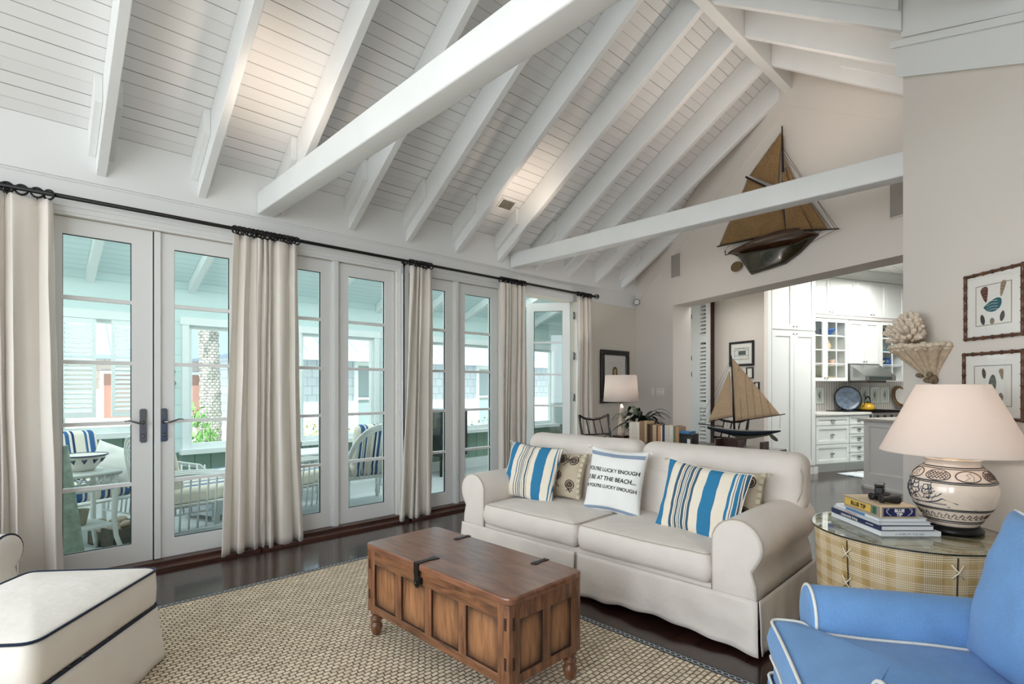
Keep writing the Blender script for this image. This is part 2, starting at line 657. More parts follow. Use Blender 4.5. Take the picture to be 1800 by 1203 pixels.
def add_text(g, text, size, fn, bold=0.0, align='CENTER', squeeze=1.0, spacing=1.0):
    """lettering as flat faces; fn(x, y) -> xyz on the thing's own surface"""
    cu = bpy.data.curves.new('lettering', 'FONT')
    cu.body = text
    cu.size = size
    cu.align_x = align
    cu.offset = bold
    cu.space_character = spacing
    cu.resolution_u = 3
    ob = bpy.data.objects.new('lettering', cu)
    COL.objects.link(ob)
    dg = bpy.context.evaluated_depsgraph_get()
    me = bpy.data.meshes.new_from_object(ob.evaluated_get(dg))
    bm = bmesh.new()
    bm.from_mesh(me)
    bmesh.ops.triangulate(bm, faces=bm.faces)
    vs_ = [fn(v.co.x * squeeze, v.co.y) for v in bm.verts]
    bm.verts.index_update()
    fs = [tuple(v.index for v in f.verts) for f in bm.faces]
    bm.free()
    bpy.data.objects.remove(ob, do_unlink=True)
    bpy.data.curves.remove(cu)
    bpy.data.meshes.remove(me)
    g.put(vs_, fs, False)
    return g


def arc(c, r, a0, a1, n, fn=None):
    pts = [(c[0] + r * cos(R(a0 + (a1 - a0) * i / n)), c[1] + r * sin(R(a0 + (a1 - a0) * i / n))) for i in range(n + 1)]
    return [fn(*p) for p in pts] if fn else pts


def poly_plate(g, pts, fn, d0, d1):
    return g.prism(pts, fn, d0, d1)


ORD = ['first', 'second', 'third', 'fourth', 'fifth', 'sixth', 'seventh', 'eighth', 'ninth', 'tenth', 'eleventh', 'twelfth', 'thirteenth', 'fourteenth', 'fifteenth', 'sixteenth']
XY = lambda z: (lambda a, b, d: (a, b, d))
XZ = lambda a, b, d: (a, d, b)
YZ = lambda a, b, d: (d, a, b)

# axes of the angled gable wall and the kitchen wing behind it
KA = R(-22.5)
KO = Vector((0, 7.17, 0))
KM = Matrix.Translation(KO) @ Matrix.Rotation(KA, 4, 'Z')     # (s, w, z) -> world
# axes of the diagonal wall on the right: u along the wall towards the camera, n out of the wall, z up
DQ = Vector((3.96, 4.27, 0))
DM = Matrix.Translation(DQ) @ Matrix.Rotation(R(-45), 4, 'Z')   # local x = u, local -y = out into the room

# ================================================================== THE SETTING
struct('floor', G().put([(0, -3, 0), (9, -3, 0), (9, 16, 0), (-3, 16, 0), (-3, 7.2, 0), (0, 7.2, 0)], [(0, 1, 2, 3, 4, 5)]), M['floor'])

CEN = (0.82, 2.25, 3.665, 5.09)      # centres of the four door openings along the left wall
HALF = 0.64
DOOR_TOP = 2.52
g = G()
edges = [-3.0]
for c in CEN:
    edges += [c - HALF, c + HALF]
edges.append(7.25)
for i in range(0, len(edges), 2):
    g.box(-0.2, 0, edges[i], edges[i + 1], 0, DOOR_TOP)
g.box(-0.2, 0, -3, 7.25, DOOR_TOP, 3.12)
struct('wall_left', g, M['wall'])

# frieze board and header band above the doors
g = G().box(0, 0.035, -3, 7.16, 2.765, 3.14)
struct('trim_1', g, M['trim'])
g = G().box(0, 0.014, -3, 7.16, 2.56, 2.765)
g.box(0.0, 0.022, -3, 7.16, 2.75, 2.765)
struct('trim_2', g, M['trim'])
k = 3
for c in CEN:
    g = G()
    for sg in (-1, 1):
        for (a, b, t) in ((0.64, 0.66, 0.012), (0.66, 0.70, 0.02), (0.70, 0.722, 0.03)):
            y0, y1 = sorted((c + sg * a, c + sg * b))
            g.box(0, t, y0, y1, 0, DOOR_TOP + a - 0.64)
    for (a, b, t) in ((0.0, 0.02, 0.012), (0.02, 0.055, 0.02), (0.055, 0.08, 0.03)):
        w_ = 0.64 + b
        g.box(0, t, c - w_, c + w_, DOOR_TOP + a, DOOR_TOP + b)
    struct('trim_%d' % k, g, M['trim'])
    k += 1
struct('baseboard_left', G().box(0, 0.018, 5.82, 7.15, 0, 0.16), M['trim'])
g = G()
for c in CEN:
    g.box(-0.2, 0.055, c - 0.7, c + 0.7, 0, 0.05)
    g.box(0.055, 0.15, c - 0.72, c + 0.72, 0, 0.024)
struct('trim_7', g, M['thresh'])


def door_leaf(name, y0, y1, gy0, gy1, mirror=False, M4=None):
    """glazed leaf in local (x through the wall, y along, z)"""
    g = G()
    if M4:
        g.T = M4
    xa, xb = -0.085, -0.035
    z0, z1, ga, gb = 0.052, DOOR_TOP - 0.004, 0.19, 2.402
    g.box(xa, xb, y0, gy0, z0, z1)
    g.box(xa, xb, gy1, y1, z0, z1)
    g.box(xa, xb, gy0, gy1, z0, ga)
    g.box(xa, xb, gy0, gy1, gb, z1)
    for z in (0.632, 1.085, 1.52, 1.967):
        g.box(xa + 0.005, xb - 0.004, gy0, gy1, z - 0.013, z + 0.013)
    # sash bead around the glass
    d = struct(name, g, M['trim'])
    p = G()
    if M4:
        p.T = M4
    p.box(-0.062, -0.058, gy0, gy1, ga, gb)
    p.build('glass', M['glass'], d)
    q = G()
    if M4:
        q.T = M4
    for a, b, c, e_ in ((gy0, gy0 + .004, ga, gb), (gy1 - .004, gy1, ga, gb), (gy0, gy1, ga, ga + .004), (gy0, gy1, gb - .004, gb)):
        q.box(-0.064, -0.046, a, b, c, e_)
    q.build('gasket', M['gasket'], d)
    return d


def lever(d, y, sgn):
    g = G()
    pl = [(y + a * 0.022, 1.06 + b * 0.125) for a, b in ((-1, -0.9), (-0.6, -1), (0.6, -1), (1, -0.9), (1, 0.9), (0.6, 1), (-0.6, 1), (-1, 0.9))]
    g.prism(pl, lambda a, b, d_: (d_, a, b), -0.036, -0.026)
    T = g.T
    g.T = Matrix.Translation((-0.026, y, 1.085)) @ Matrix.Rotation(R(90), 4, 'Y')
    g.lathe([(0.016, 0), (0.014, 0.012), (0.008, 0.02), (0.008, 0.045)], 14)
    g.T = Matrix.Translation((-0.026, y, 0.985)) @ Matrix.Rotation(R(90), 4, 'Y')
    g.lathe([(0.014, 0), (0.014, 0.008), (0.006, 0.01), (0.006, 0.022)], 14)
    g.T = T
    pts = [(0.016, y, 1.085), (0.02, y + sgn * 0.03, 1.082), (0.02, y + sgn * 0.06, 1.092), (0.018, y + sgn * 0.09, 1.104), (0.014, y + sgn * 0.118, 1.10)]
    g.tube(pts, [0.008, 0.008, 0.007, 0.006, 0.005], 8)
    g.build('door_handle', M['chrome'], d)


n = 1
for i, c in enumerate(CEN[:3]):
    for sg in (-1, 1):
        mid = 0.005 if i == 0 else 0.03
        y0, y1 = sorted((c + sg * mid, c + sg * 0.632))
        a, b = sorted((c + sg * 0.135, c + sg * 0.525))
        d = door_leaf('door_%d' % n, y0, y1, a, b)
        if i == 0:
            lever(d, c + sg * 0.066, sg)
        n += 1
    if i > 0:
        g = G().box(-0.09, -0.012, c - 0.03, c + 0.03, 0.03, DOOR_TOP)
        g.box(-0.012, -0.002, c - 0.018, c + 0.018, 0.03, DOOR_TOP)
        struct('trim_%d' % (7 + i), g, M['trim'])
    else:
        g = G().box(-0.036, -0.018, c + 0.004, c + 0.042, 0.055, DOOR_TOP - 0.005)
        g.mi = 1
        g.box(-0.075, -0.05, c - 0.005, c + 0.005, 0.055, DOOR_TOP - 0.005)  # black strip behind the gap between leaves, its shade put into the colour
        struct('trim_10', g, [M['trim'], M['gasket']])
# fourth opening: far leaf folded out onto the porch
hx, hy = -0.06, 5.70
ang = math.atan2(-0.57, -0.83)
T4 = Matrix.Translation((hx, hy, 0)) @ Matrix.Rotation(ang - R(90), 4, 'Z') @ Matrix.Translation((0.06, 0, 0))
d = door_leaf('door_7', 0.02, 0.63, 0.125, 0.525, M4=T4)
g = G()
for z in (0.3, 1.15, 1.72, 2.28):
    g.box(-0.03, -0.022, 5.695, 5.725, z, z + 0.10)
    T = g.T
    g.T = Matrix.Translation((-0.022, 5.70, z))
    g.lathe([(0.007, 0), (0.007, 0.10)], 8)
    g.T = T
g.build('hinge', M['chrome'], d)

# ---- vaulted ceiling
SL = 0.667
zb = lambda x: 3.10 + SL * x if x < 2.63 else 3.10 + SL * (5.26 - x)
zr = lambda x: 2.80 + SL * x if x < 2.63 else 2.80 + SL * (5.26 - x)
yw = lambda x: 7.17 - 0.4142 * x
g = G()
g.put([(0, -3, zb(0)), (2.63, -3, zb(2.63)), (2.63, yw(2.63) + .05, zb(2.63)), (0, yw(0) + .05, zb(0))], [(0, 3, 2, 1)])
g.put([(2.63, -3, zb(2.629)), (5.6, -3, zb(5.6)), (5.6, yw(5.6) + .05, zb(5.6)), (2.63, yw(2.63) + .05, zb(2.629))], [(0, 3, 2, 1)])
# outer roof skin
g.mi = 1
g.put([(-0.3, -3, zb(0) + .05), (2.63, -3, zb(2.63) + .25), (2.63, 6.3, zb(2.63) + .25), (-0.3, 7.5, zb(0) + .05)], [(0, 1, 2, 3)])
g.put([(2.63, -3, zb(2.63) + .25), (5.7, -3, zb(5.7) + .25), (5.7, 6.3, zb(5.7) + .25), (2.63, 6.3, zb(2.63) + .25)], [(0, 1, 2, 3)])
struct('ceiling', g, [M['boards'], M['trim']])

g = G().bbox(2.585, 2.675, -3, 6.09, 4.50, 4.80, 0.005)
tag(g.build('ridge_beam', M['beam']), 'white ridge beam at the peak where the two roof slopes meet', 'beam')

RY = [0.5 + 0.627 * i for i in range(-2, 11)]
nm = 0
for y in RY:
    xe = min(2.584, (7.17 - y) / 0.4142 + 0.18)
    if xe < 0.3:
        continue
    shown = y > 0.3
    t = None
    if shown:
        where = ORD[nm] + " from the photo's left edge"
        nm += 1
    else:
        continue
    t = thing('rafter', 'white rafter on the window side of the roof, ' + where, 'rafter', (0, y, 0), group='rafters on the window-side slope')
    g = G().prism([(0.036, zr(0.036)), (xe, zr(xe)), (xe, zb(xe) - .003), (0.036, zb(0.036) - .003)], XZ, -0.03, 0.03)
    g.build('main_timber', M['beam'], t, bevel=0.004)
    x1 = min(0.40, xe - 0.05)
    for sg in (-1, 1):
        q = G().prism([(0.036, zr(0.036) + 0.12), (x1, zr(x1) + 0.12), (x1, zb(x1) - .003), (0.036, zb(0.036) - .003)], XZ, min(sg * 0.031, sg * 0.075), max(sg * 0.031, sg * 0.075))
        q.build('cleat', M['beam'], t, bevel=0.003)
nm = 0
for y in RY:
    x1 = min(5.2, 8.22 - y) if y < 4.3 else min(5.2, (7.13 - y) / 0.4142)
    if x1 < 2.9 or y < 1.5 or y > 5.7:
        continue
    t = thing('rafter', 'white rafter on the right-hand roof slope, ' + ORD[nm] + ' counting from the camera', 'rafter', (0, y, 0), group='rafters on the right-hand slope')
    nm += 1
    G().prism([(2.675, zr(2.675)), (x1, zr(x1)), (x1, zb(x1) - .003), (2.676, zb(2.676) - .003)], XZ, -0.03, 0.03).build('main_timber', M['beam'], t, bevel=0.004)
    a = x1 - 0.62
    for sg in (-1, 1):
        q = G().prism([(a, zr(a) + 0.12), (x1 - .01, zr(x1 - .01) + 0.12), (x1 - .01, zb(x1) - .003), (a, zb(a) - .003)], XZ, min(sg * 0.031, sg * 0.06), max(sg * 0.031, sg * 0.06))
        q.build('cleat', M['beam'], t, bevel=0.003)

for (y0, y1, z0, z1, x1, lb) in ((1.535, 1.675, 2.79, 2.97, 5.3, 'thick white tie beam crossing the room near the camera'),
                                 (4.435, 4.575, 2.785, 2.958, 4.05, 'white tie beam passing in front of the wall-hung sailing boat')):
    tag(G().bbox(0.04, x1, y0, y1, z0, z1, 0.012).build('tie_beam', M['beam']), lb, 'beam', 'tie beams')

# ---- gable wall at an angle
g = G()
g.T = KM
fa = lambda a, b, d: (a, d, b)
g.prism([(-0.05, 0), (0.92, 0), (0.92, 2.49), (-0.05, 2.49)], fa, 0, 0.31)
g.prism([(-0.05, 2.49), (6.4, 2.49), (6.4, 2.6), (5.69, 3.10), (2.845, 4.87), (-0.05, 3.10)], fa, 0, 0.31)
struct('wall_gable', g, M['gable'])
g = G()
g.T = KM
for (s0, s1) in ((0.0, 2.845), (2.845, 5.6)):
    zz = lambda s: zb(min(5.2, s * 0.9239)) if s < 2.845 else zb(s * 0.9239)
    g.prism([(s0, zz(s0) - 0.50), (s1, zz(s1) - 0.50), (s1, zz(s1) - 0.02), (s0, zz(s0) - 0.02)], fa, -0.012, 0.0)
struct('trim_11', g, M['gable'])
g = G()
g.T = KM
g.box(0.0, 0.92, -0.018, 0, 0, 0.16)
struct('baseboard_gable', g, M['trim'])

# ---- diagonal wall on the right
g = G()
g.T = DM
zd = lambda u: zb(3.96 + 0.7071 * u)
g.prism([(0, 0), (1.75, 0), (1.75, zd(1.75) - .01), (0, zd(0) - .01)], fa, 0.0, 0.16)
struct('wall_right', g, M['gable'])
g = G()
g.T = DM
zt = lambda u: 3.378 - 0.50 * u
g.prism([(-0.02, zt(-0.02)), (1.7, zt(1.7)), (1.7, zt(1.7) + 0.245), (-0.02, zt(-0.02) + 0.235)], fa, -0.035, 0.0)
g.prism([(-0.045, zt(0) + 0.215), (1.7, zt(1.7) + 0.215), (1.7, zt(1.7) + 0.255), (-0.045, zt(0) + 0.26)], fa, -0.055, 0.0)
g.prism([(0.0, zt(0) + .26), (1.7, zt(1.7) + .255), (1.7, zd(1.7) - .012), (0.0, zd(0) - .012)], fa, -0.014, 0.0)
struct('trim_12', g, M['trim'])
g = G()
g.T = DM
g.box(0, 1.7, -0.018, 0, 0, 0.15)
struct('baseboard_right', g, M['trim'])

struct('wall_east', G().box(5.42, 5.56, -3, 3.1, 0, 2.98), M['gable'])

# ================================================================== PORCH BEYOND THE DOORS
PX0 = -2.31
struct('floor_porch', G().box(PX0, -0.19, -3, 8.6, -0.06, -0.01), M['porchfloor'])
WIN = [(0.42, 1.08), (1.555, 2.72), (2.86, 3.93), (4.12, 5.28), (5.52, 6.30), (6.9, 7.80)]
g = G()
ed = [-3.0]
for a, b in WIN:
    ed += [a, b]
ed.append(8.7)
for i in range(0, len(ed), 2):
    g.box(PX0 - 0.12, PX0, ed[i], ed[i + 1], 0.6, 2.06)
g.box(PX0 - 0.12, PX0, -3, 8.7, 2.06, 2.7)
g.mi = 1
g.box(PX0 - 0.12, PX0, -3, 8.7, -0.01, 0.6)
g.box(PX0 - 0.12, PX0, WIN[0][0], WIN[0][1], 0.6, 0.83)
struct('wall_porch', g, [M['porchwall'], M['wains']])
g = G().box(PX0, PX0 + 0.02, -3, 8.6, -0.01, 0.15)
struct('baseboard_porch', g, M['porchtrim'])
for i, (a, b) in enumerate(WIN):
    g = G()
    sz = 0.23 if i == 0 else 0.0
    for y0, y1 in ((a - 0.07, a), (b, b + 0.07)):
        g.box(PX0, PX0 + 0.02, y0, y1, 0.63 + sz, 2.06)
    g.box(PX0, PX0 + 0.025, a - 0.09, b + 0.09, 2.06, 2.15)
    for y0, y1 in ((a, a + 0.04), (b - 0.04, b)):
        g.box(PX0 - 0.09, PX0 - 0.03, y0, y1, 0.69 + sz, 2.02)
    g.box(PX0 - 0.09, PX0 - 0.03, a, b, 0.63 + sz, 0.69 + sz)
    g.box(PX0 - 0.09, PX0 - 0.03, a, b, 2.02, 2.06)
    w_ = struct('window_%d' % (i + 1), g, M['porchtrim'])
    G().box(PX0 - 0.12, PX0 + 0.10, a - 0.10, b + 0.10, 0.575 + sz, 0.63 + sz).build('window_sill', M['porchtrim'], w_)
    G().box(PX0 - 0.062, PX0 - 0.058, a + .04, b - .04, 0.69 + sz, 2.02).build('pane', M['glass'], w_)
# sloping porch ceiling, its rafters, end wall
zp = lambda x: 2.55 + 0.36 * (x - PX0)
struct('ceiling_porch', G().put([(PX0, -3, zp(PX0)), (-0.19, -3, zp(-0.19)), (-0.19, 8.6, zp(-0.19)), (PX0, 8.6, zp(PX0))], [(0, 3, 2, 1)]), M['porchceil'])
struct('roof_porch', G().put([(PX0 - .5, -3, 2.6), (-0.19, -3, 3.5), (-0.19, 8.9, 3.5), (PX0 - .5, 8.9, 2.6)], [(0, 1, 2, 3)]), M['trim'])
pr_y = [0.05, 0.62, 1.55, 2.35, 3.15, 3.95, 4.75, 5.55, 6.35, 7.15]
for i, y in enumerate(pr_y):
    g = G().prism([(PX0 + .002, zp(PX0) - 0.12), (-0.27, zp(-0.27) - 0.12), (-0.27, zp(-0.27) - .003), (PX0 + .002, zp(PX0) - .003)], XZ, y, y + 0.07)
    tag(g.build('porch_rafter', M['porchtrim']), 'white rafter under the aqua porch ceiling, ' + ORD[i] + " from the photo's left", 'rafter', 'porch rafters')
g = G().box(PX0 - .1, -0.19, 8.6, 8.7, 0.6, 3.5)
g.mi = 1
g.box(PX0 - .1, -0.19, 8.6, 8.7, -0.01, 0.6)
struct('wall_porchend', g, [M['porchwall'], M['wains']])
g = G().box(-0.26, -0.2, -3, 8.6, 2.56, 3.4)
struct('trim_13', g, M['porchtrim'])

# ================================================================== KITCHEN WING SHELL
def kg():
    g = G()
    g.T = KM
    return g


struct('wall_hall', kg().box(-1.2, 1.09, 1.50, 1.573, 0, 3.2), M['gable'])
struct('wall_hallside', kg().box(-1.2, -1.1, 0.31, 1.5, 0, 3.2), M['gable'])
struct('ceiling_hall', kg().box(-1.2, 6.5, 0.31, 1.5, 2.86, 2.9), M['trim'])
struct('wall_soffit', kg().box(-1.2, 6.5, 1.46, 1.499, 2.9, 3.36), M['gable'])
struct('wall_kitchenside', kg().box(6.5, 6.6, 0.31, 7.5, 0, 3.4), M['gable'])
struct('wall_kitchen', kg().box(0.40, 0.45, 1.573, 7.5, 0, 3.4), M['bead'])
struct('wall_kitchenend', kg().box(0.45, 6.5, 7.4, 7.5, 0, 3.4), M['gable'])
struct('ceiling_kitchen', kg().box(0.4, 6.5, 1.5, 7.5, 3.30, 3.35), axis_lines('kitchen_ceiling_boards', rgb(240, 240, 236), rgb(200, 198, 194), 0, 0.14, 0.008, vary=False))
g = kg().box(-0.085, 0.06, 1.42, 1.50, 0, 2.8)
struct('trim_14', g, M['darkwood'])

# ================================================================== FURNITURE HELPERS
def round_poly(pts, r, n=5):
    out = []
    m = len(pts)
    for i in range(m):
        p = Vector(pts[i])
        rr = r[i] if isinstance(r, (list, tuple)) else r
        a, b = (Vector(pts[i - 1]) - p), (Vector(pts[(i + 1) % m]) - p)
        ra = min(rr, a.length * 0.48, b.length * 0.48)
        if ra < 1e-5:
            out.append(tuple(p))
            continue
        a, b = p + a.normalized() * ra, p + b.normalized() * ra
        for k in range(n + 1):
            t = k / n
            out.append(tuple(a * (1 - t) ** 2 + p * 2 * t * (1 - t) + b * t * t))
    return out


def resample(pts, step):
    out = []
    m = len(pts)
    for i in range(m):
        a, b = Vector(pts[i]), Vector(pts[(i + 1) % m])
        k = max(1, int((b - a).length / step))
        for j in range(k):
            out.append(tuple(a + (b - a) * j / k))
    return out


def offset_poly(pts, d):
    m = len(pts)
    out = []
    for i in range(m):
        t = Vector(pts[(i + 1) % m]) - Vector(pts[i - 1])
        if t.length < 1e-9:
            out.append(pts[i])
            continue
        t.normalize()
        out.append((pts[i][0] + t.y * d, pts[i][1] - t.x * d))
    return out


def slab(g, outline, z0, z1, r, crown=0.02, puff=0.0, rings=8, wob=0.0, seed=0):
    """upholstered slab over a counter-clockwise outline: rounded rim, crowned top and flat bottom"""
    outline = resample(outline, 0.035)
    m = len(outline)
    cx = sum(p[0] for p in outline) / m
    cy = sum(p[1] for p in outline) / m
    R_ = [(-r, z0, 1), (-r * 0.3, z0 + r * 0.3, 1), (0, z0 + r, 1)]
    R_ += [(puff, (z0 + z1) / 2, 1), (0, z1 - r, 1), (-r * 0.3, z1 - r * 0.3, 1), (-r, z1, 1)]
    for k in range(1, rings):
        R_.append((-r, z1, 1 - k / rings))
    vs_, fs = [], []
    for off, z, sc in R_:
        pl = offset_poly(outline, off)
        for (x, y) in pl:
            X, Y = cx + (x - cx) * sc, cy + (y - cy) * sc
            zz = z + (crown * (1 - sc ** 2) if z == z1 else 0)
            if wob:
                nv = noise.noise_vector(Vector((X * 5 + seed, Y * 5, z * 9)))
                X += nv.x * wob
                Y += nv.y * wob
                zz += nv.z * wob * 0.6
            vs_.append((X, Y, zz))
    for i in range(len(R_) - 1):
        for k in range(m):
            l = (k + 1) % m
            fs.append((i * m + k, i * m + l, (i + 1) * m + l, (i + 1) * m + k))
    fs.append(tuple(range(m))[::-1])
    top = (len(R_) - 1) * m
    last = vs_[-m:]
    vs_.append(tuple(sum(p[i] for p in last) / m for i in range(3)))
    for k in range(m):
        fs.append((top + k, top + (k + 1) % m, len(vs_) - 1))
    g.put(vs_, fs, True)
    return outline


def piping(g, outline, z, off, r=0.005, n=6, a=0.0, wob=0, seed=0):
    pts = []
    for (x, y) in offset_poly(resample(outline, 0.035), off):
        nv = noise.noise_vector(Vector((x * 5 + seed, y * 5, z * 9))) * wob if wob else Vector((0, 0, 0))
        pts.append((x + nv.x, y + nv.y, z + nv.z * .6))
    return g.tube(pts, r, n, closed=True)


def sweep(g, prof, stations, cap=True):
    """prof: closed outline in (x, z); stations: (y, scale, cx, cz)"""
    m = len(prof)
    vs_, fs = [], []
    for y, sc, cx, cz in stations:
        for a, b in prof:
            vs_.append((cx + (a - cx) * sc, y, cz + (b - cz) * sc))
    for i in range(len(stations) - 1):
        for k in range(m):
            l = (k + 1) % m
            fs.append((i * m + k, (i + 1) * m + k, (i + 1) * m + l, i * m + l))
    if cap:
        fs.append(tuple(range(m)))
        fs.append(tuple((len(stations) - 1) * m + k for k in range(m))[::-1])
    return g.put(vs_, fs, True)


def skirt_panel(g, p0, p1, nrm, zt, zb_, flare=0.02, amp=0.006, waves=5, seed=0, lift=0.0):
    """hanging cloth panel between two plan points, seen from the side the normal points to"""
    p0, p1, nrm = Vector(p0), Vector(p1), Vector(nrm)
    L = (p1 - p0).length

    def fn(u, v):
        p = p0 + (p1 - p0) * u
        wv = sin(u * waves * 2 * pi + seed) * amp + noise.noise(Vector((u * L * 6, seed, v * 2))) * amp * 2
        o = nrm * (flare * v + wv * v)
        zz = zt + (zb_ + lift * sin(pi * u) ** 2 - zt) * v
        return (p.x + o.x, p.y + o.y, zz)
    return g.grid(fn, max(8, int(L / 0.025)), 10)


def pillow_surface(w, h, t, pw=0.45, seed=0, wr=0.006):
    """returns f(a, b, side) on a stuffed cushion in the XZ plane, -Y is the front"""
    def f(a, b, side):
        x = w / 2 * a * (1 - 0.07 * (1 - b * b) + 0.02 * abs(b))
        z = h / 2 * b * (1 - 0.07 * (1 - a * a) + 0.02 * abs(a))
        k = max(0.0, (1 - a * a) * (1 - b * b)) ** pw
        nv = noise.noise(Vector((a * 2.2 + seed, b * 2.2, side * 3.0))) * wr * 2 + noise.noise(Vector((a * 6 + seed, b * 6, side))) * wr * 0.6
        y = side * (t / 2 * k) + nv * (0.4 + 0.6 * k)
        return (x, y, z)
    return f


def pillow_geo(g, f, n=22):
    def warp(u):
        return sin((u - 0.5) * pi * 0.98) / sin(pi * 0.49)
    for side in (-1, 1):
        if side < 0:
            g.grid(lambda u, v: f(warp(u), warp(v), -1), n, n)
        else:
            g.grid(lambda u, v: f(warp(1 - u), warp(v), 1), n, n)
    return g


# ================================================================== RUG
M['sisal'] = bricks('sisal_weave', rgb(244, 228, 204), rgb(232, 214, 187), rgb(156, 130, 98), 0.038, 0.027, 0.0046, 'yxz', 0.95, 1.0, 0.010, 0, 60, 0.3, msmooth=1.0, warp=0.012)


def border_mat(name, ax, centre):
    t = NT(name)
    v = t.coord()
    sp = t.add('ShaderNodeSeparateXYZ')
    t.link(v, sp.inputs[0])
    a = t.math('DIVIDE', sp.outputs[ax], 0.030)
    fr = t.math('SUBTRACT', t.math('FRACT', a), 0.5)
    fx = t.math('MULTIPLY', fr, 1.9)
    fy = t.math('DIVIDE', t.math('SUBTRACT', sp.outputs[1 - ax], centre), 0.0135)
    r2 = t.math('ADD', t.math('POWER', t.math('ABSOLUTE', fx), 2.0), t.math('POWER', t.math('ABSOLUTE', fy), 2.0))
    ring = t.math('LESS_THAN', t.math('ABSOLUTE', t.math('SUBTRACT', r2, 0.85)), 0.3)
    t.color(t.mix(ring, rgb(58, 64, 72), rgb(188, 190, 190)))
    t.set(Roughness=0.9)
    return t.m


RX0, RX1, RY0, RY1 = 0.885, 5.0, -2.4, 2.455
rug = thing('area_rug', 'woven sisal rug with dark chain-patterned border under the wooden chest', 'rug', (0, 0, 0))
bw = 0.045
G().box(RX0 + bw, RX1 - bw, RY0 + bw, RY1 - bw, 0.0005, 0.012).build('field', M['sisal'], rug)
for nm_, bx, ax, cc in (('border', (RX0, RX0 + bw, RY0, RY1), 1, RX0 + bw / 2), ('border', (RX1 - bw, RX1, RY0, RY1), 1, RX1 - bw / 2),
                        ('border', (RX0 + bw, RX1 - bw, RY1 - bw, RY1), 0, RY1 - bw / 2), ('border', (RX0 + bw, RX1 - bw, RY0, RY0 + bw), 0, RY0 + bw / 2)):
    G().box(*bx, 0.0005, 0.0135).build(nm_, border_mat('chain_border', ax, cc), rug)

# ================================================================== TRUNK
TL, TW, TH = 1.111, 0.483, 0.496
tr = thing('wooden_chest', 'panelled brown oak chest on turned legs used as coffee table', 'chest', (2.636, 1.6715, 0.012), 0.0255)
a, b = TL / 2 - 0.012, TW / 2 - 0.012
z0, z1, pz0, pz1 = 0.132, 0.462, 0.172, 0.392
g = G()
ep = 0.07          # corner post
for sx in (-1, 1):
    for sy in (-1, 1):
        x0, x1 = sorted((sx * a, sx * (a - ep)))
        y0, y1 = sorted((sy * b, sy * (b - ep * .9)))
        g.bbox(x0, x1, y0, y1, z0, z1, 0.004)
nP = 4
pw_ = (2 * (a - ep) - 3 * 0.05) / nP
pd_ = (2 * (b - ep * .9) - 0.05) / 2
for sy in (-1, 1):
    y0, y1 = sorted((sy * (b - 0.001), sy * (b - 0.025)))
    g.mi = 1
    g.bbox(-a + ep - .002, a - ep + .002, y0, y1, z0, pz0, 0.003)
    g.bbox(-a + ep - .002, a - ep + .002, y0, y1, pz1, z1, 0.003)
    g.mi = 0
    for i in range(1, nP):
        x = -a + ep + i * pw_ + (i - 1) * 0.05
        g.bbox(x, x + 0.05, y0, y1, pz0 - .002, pz1 + .002, 0.003)
for sx in (-1, 1):
    x0, x1 = sorted((sx * (a - 0.001), sx * (a - 0.025)))
    g.bbox(x0, x1, -b + ep * .9 - .002, b - ep * .9 + .002, z0, pz0, 0.003)
    g.bbox(x0, x1, -b + ep * .9 - .002, b - ep * .9 + .002, pz1, z1, 0.003)
    g.bbox(x0, x1, -0.025, 0.025, pz0 - .002, pz1 + .002, 0.003)
g.box(-a + .03, a - .03, -b + .03, b - .03, z0 + .01, z0 + .03)
g.build('body', [M['trunkv'], M['trunk']], tr)
# the long rails read horizontally
for sy in (-1, 1):
    for i in range(nP):
        x = -a + ep + i * (pw_ + 0.05)
        y0, y1 = sorted((sy * (b - 0.010), sy * (b - 0.022)))
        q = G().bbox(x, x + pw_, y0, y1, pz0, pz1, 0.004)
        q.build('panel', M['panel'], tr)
ME = plain('panel_edge_glaze', rgb(40, 24, 17), 0.45)
M['panelside'] = None
for sx in (-1, 1):
    for i in range(2):
        y = -b + ep * .9 + i * (pd_ + 0.05)
        x0, x1 = sorted((0, sx * 0.012))
        q = G()
        q.T = Matrix.Rotation(R(90), 4, 'Z')
        q.bbox(-pd_ / 2, pd_ / 2, -0.006, 0.006, pz0, pz1, 0.004)
        # keep the panel's own width on its local x so that the glaze follows its edges
        q.T = Matrix.Identity(4)
        q2 = G().bbox(-pd_ / 2, pd_ / 2, -0.006, 0.006, pz0, pz1, 0.004)
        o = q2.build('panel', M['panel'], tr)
        o.location = (sx * (a - 0.016), y + pd_ / 2, 0)
        o.rotation_euler = (0, 0, R(90))
# fine dark bead round each sunk panel and pegs in the posts
g = G()
for i in range(nP):
    x = -a + ep + i * (pw_ + 0.05)
    for sy in (-1, 1):
        y = sy * (b - 0.006)
        g.tube([(x, y, pz0), (x + pw_, y, pz0), (x + pw_, y, pz1), (x, y, pz1)], 0.0035, 4, True)
for sx in (-1, 1):
    for i in range(2):
        y = -b + ep * .9 + i * (pd_ + 0.05)
        g.tube([(sx * (a - .006), y, pz0), (sx * (a - .006), y + pd_, pz0), (sx * (a - .006), y + pd_, pz1), (sx * (a - .006), y, pz1)], 0.0035, 4, True)
for sx in (-1, 1):
    for z in (0.20, 0.36):
        g.box(sx * a - .002, sx * a + .002, -b + .02, -b + .032, z, z + 0.05)
        g.box(sx * (a - .022) - .006, sx * (a - .022) + .006, -b - .002, -b + .002, z, z + 0.05)
g.build('panel_bead', ME, tr)
g = G()
ol = round_poly([(-TL / 2, -TW / 2), (TL / 2, -TW / 2), (TL / 2, TW / 2), (-TL / 2, TW / 2)], 0.045, 6)
g.prism(ol, XY(0), z1 + .001, TH)
g.build('lid', M['trunktop'], tr, bevel=0.008)
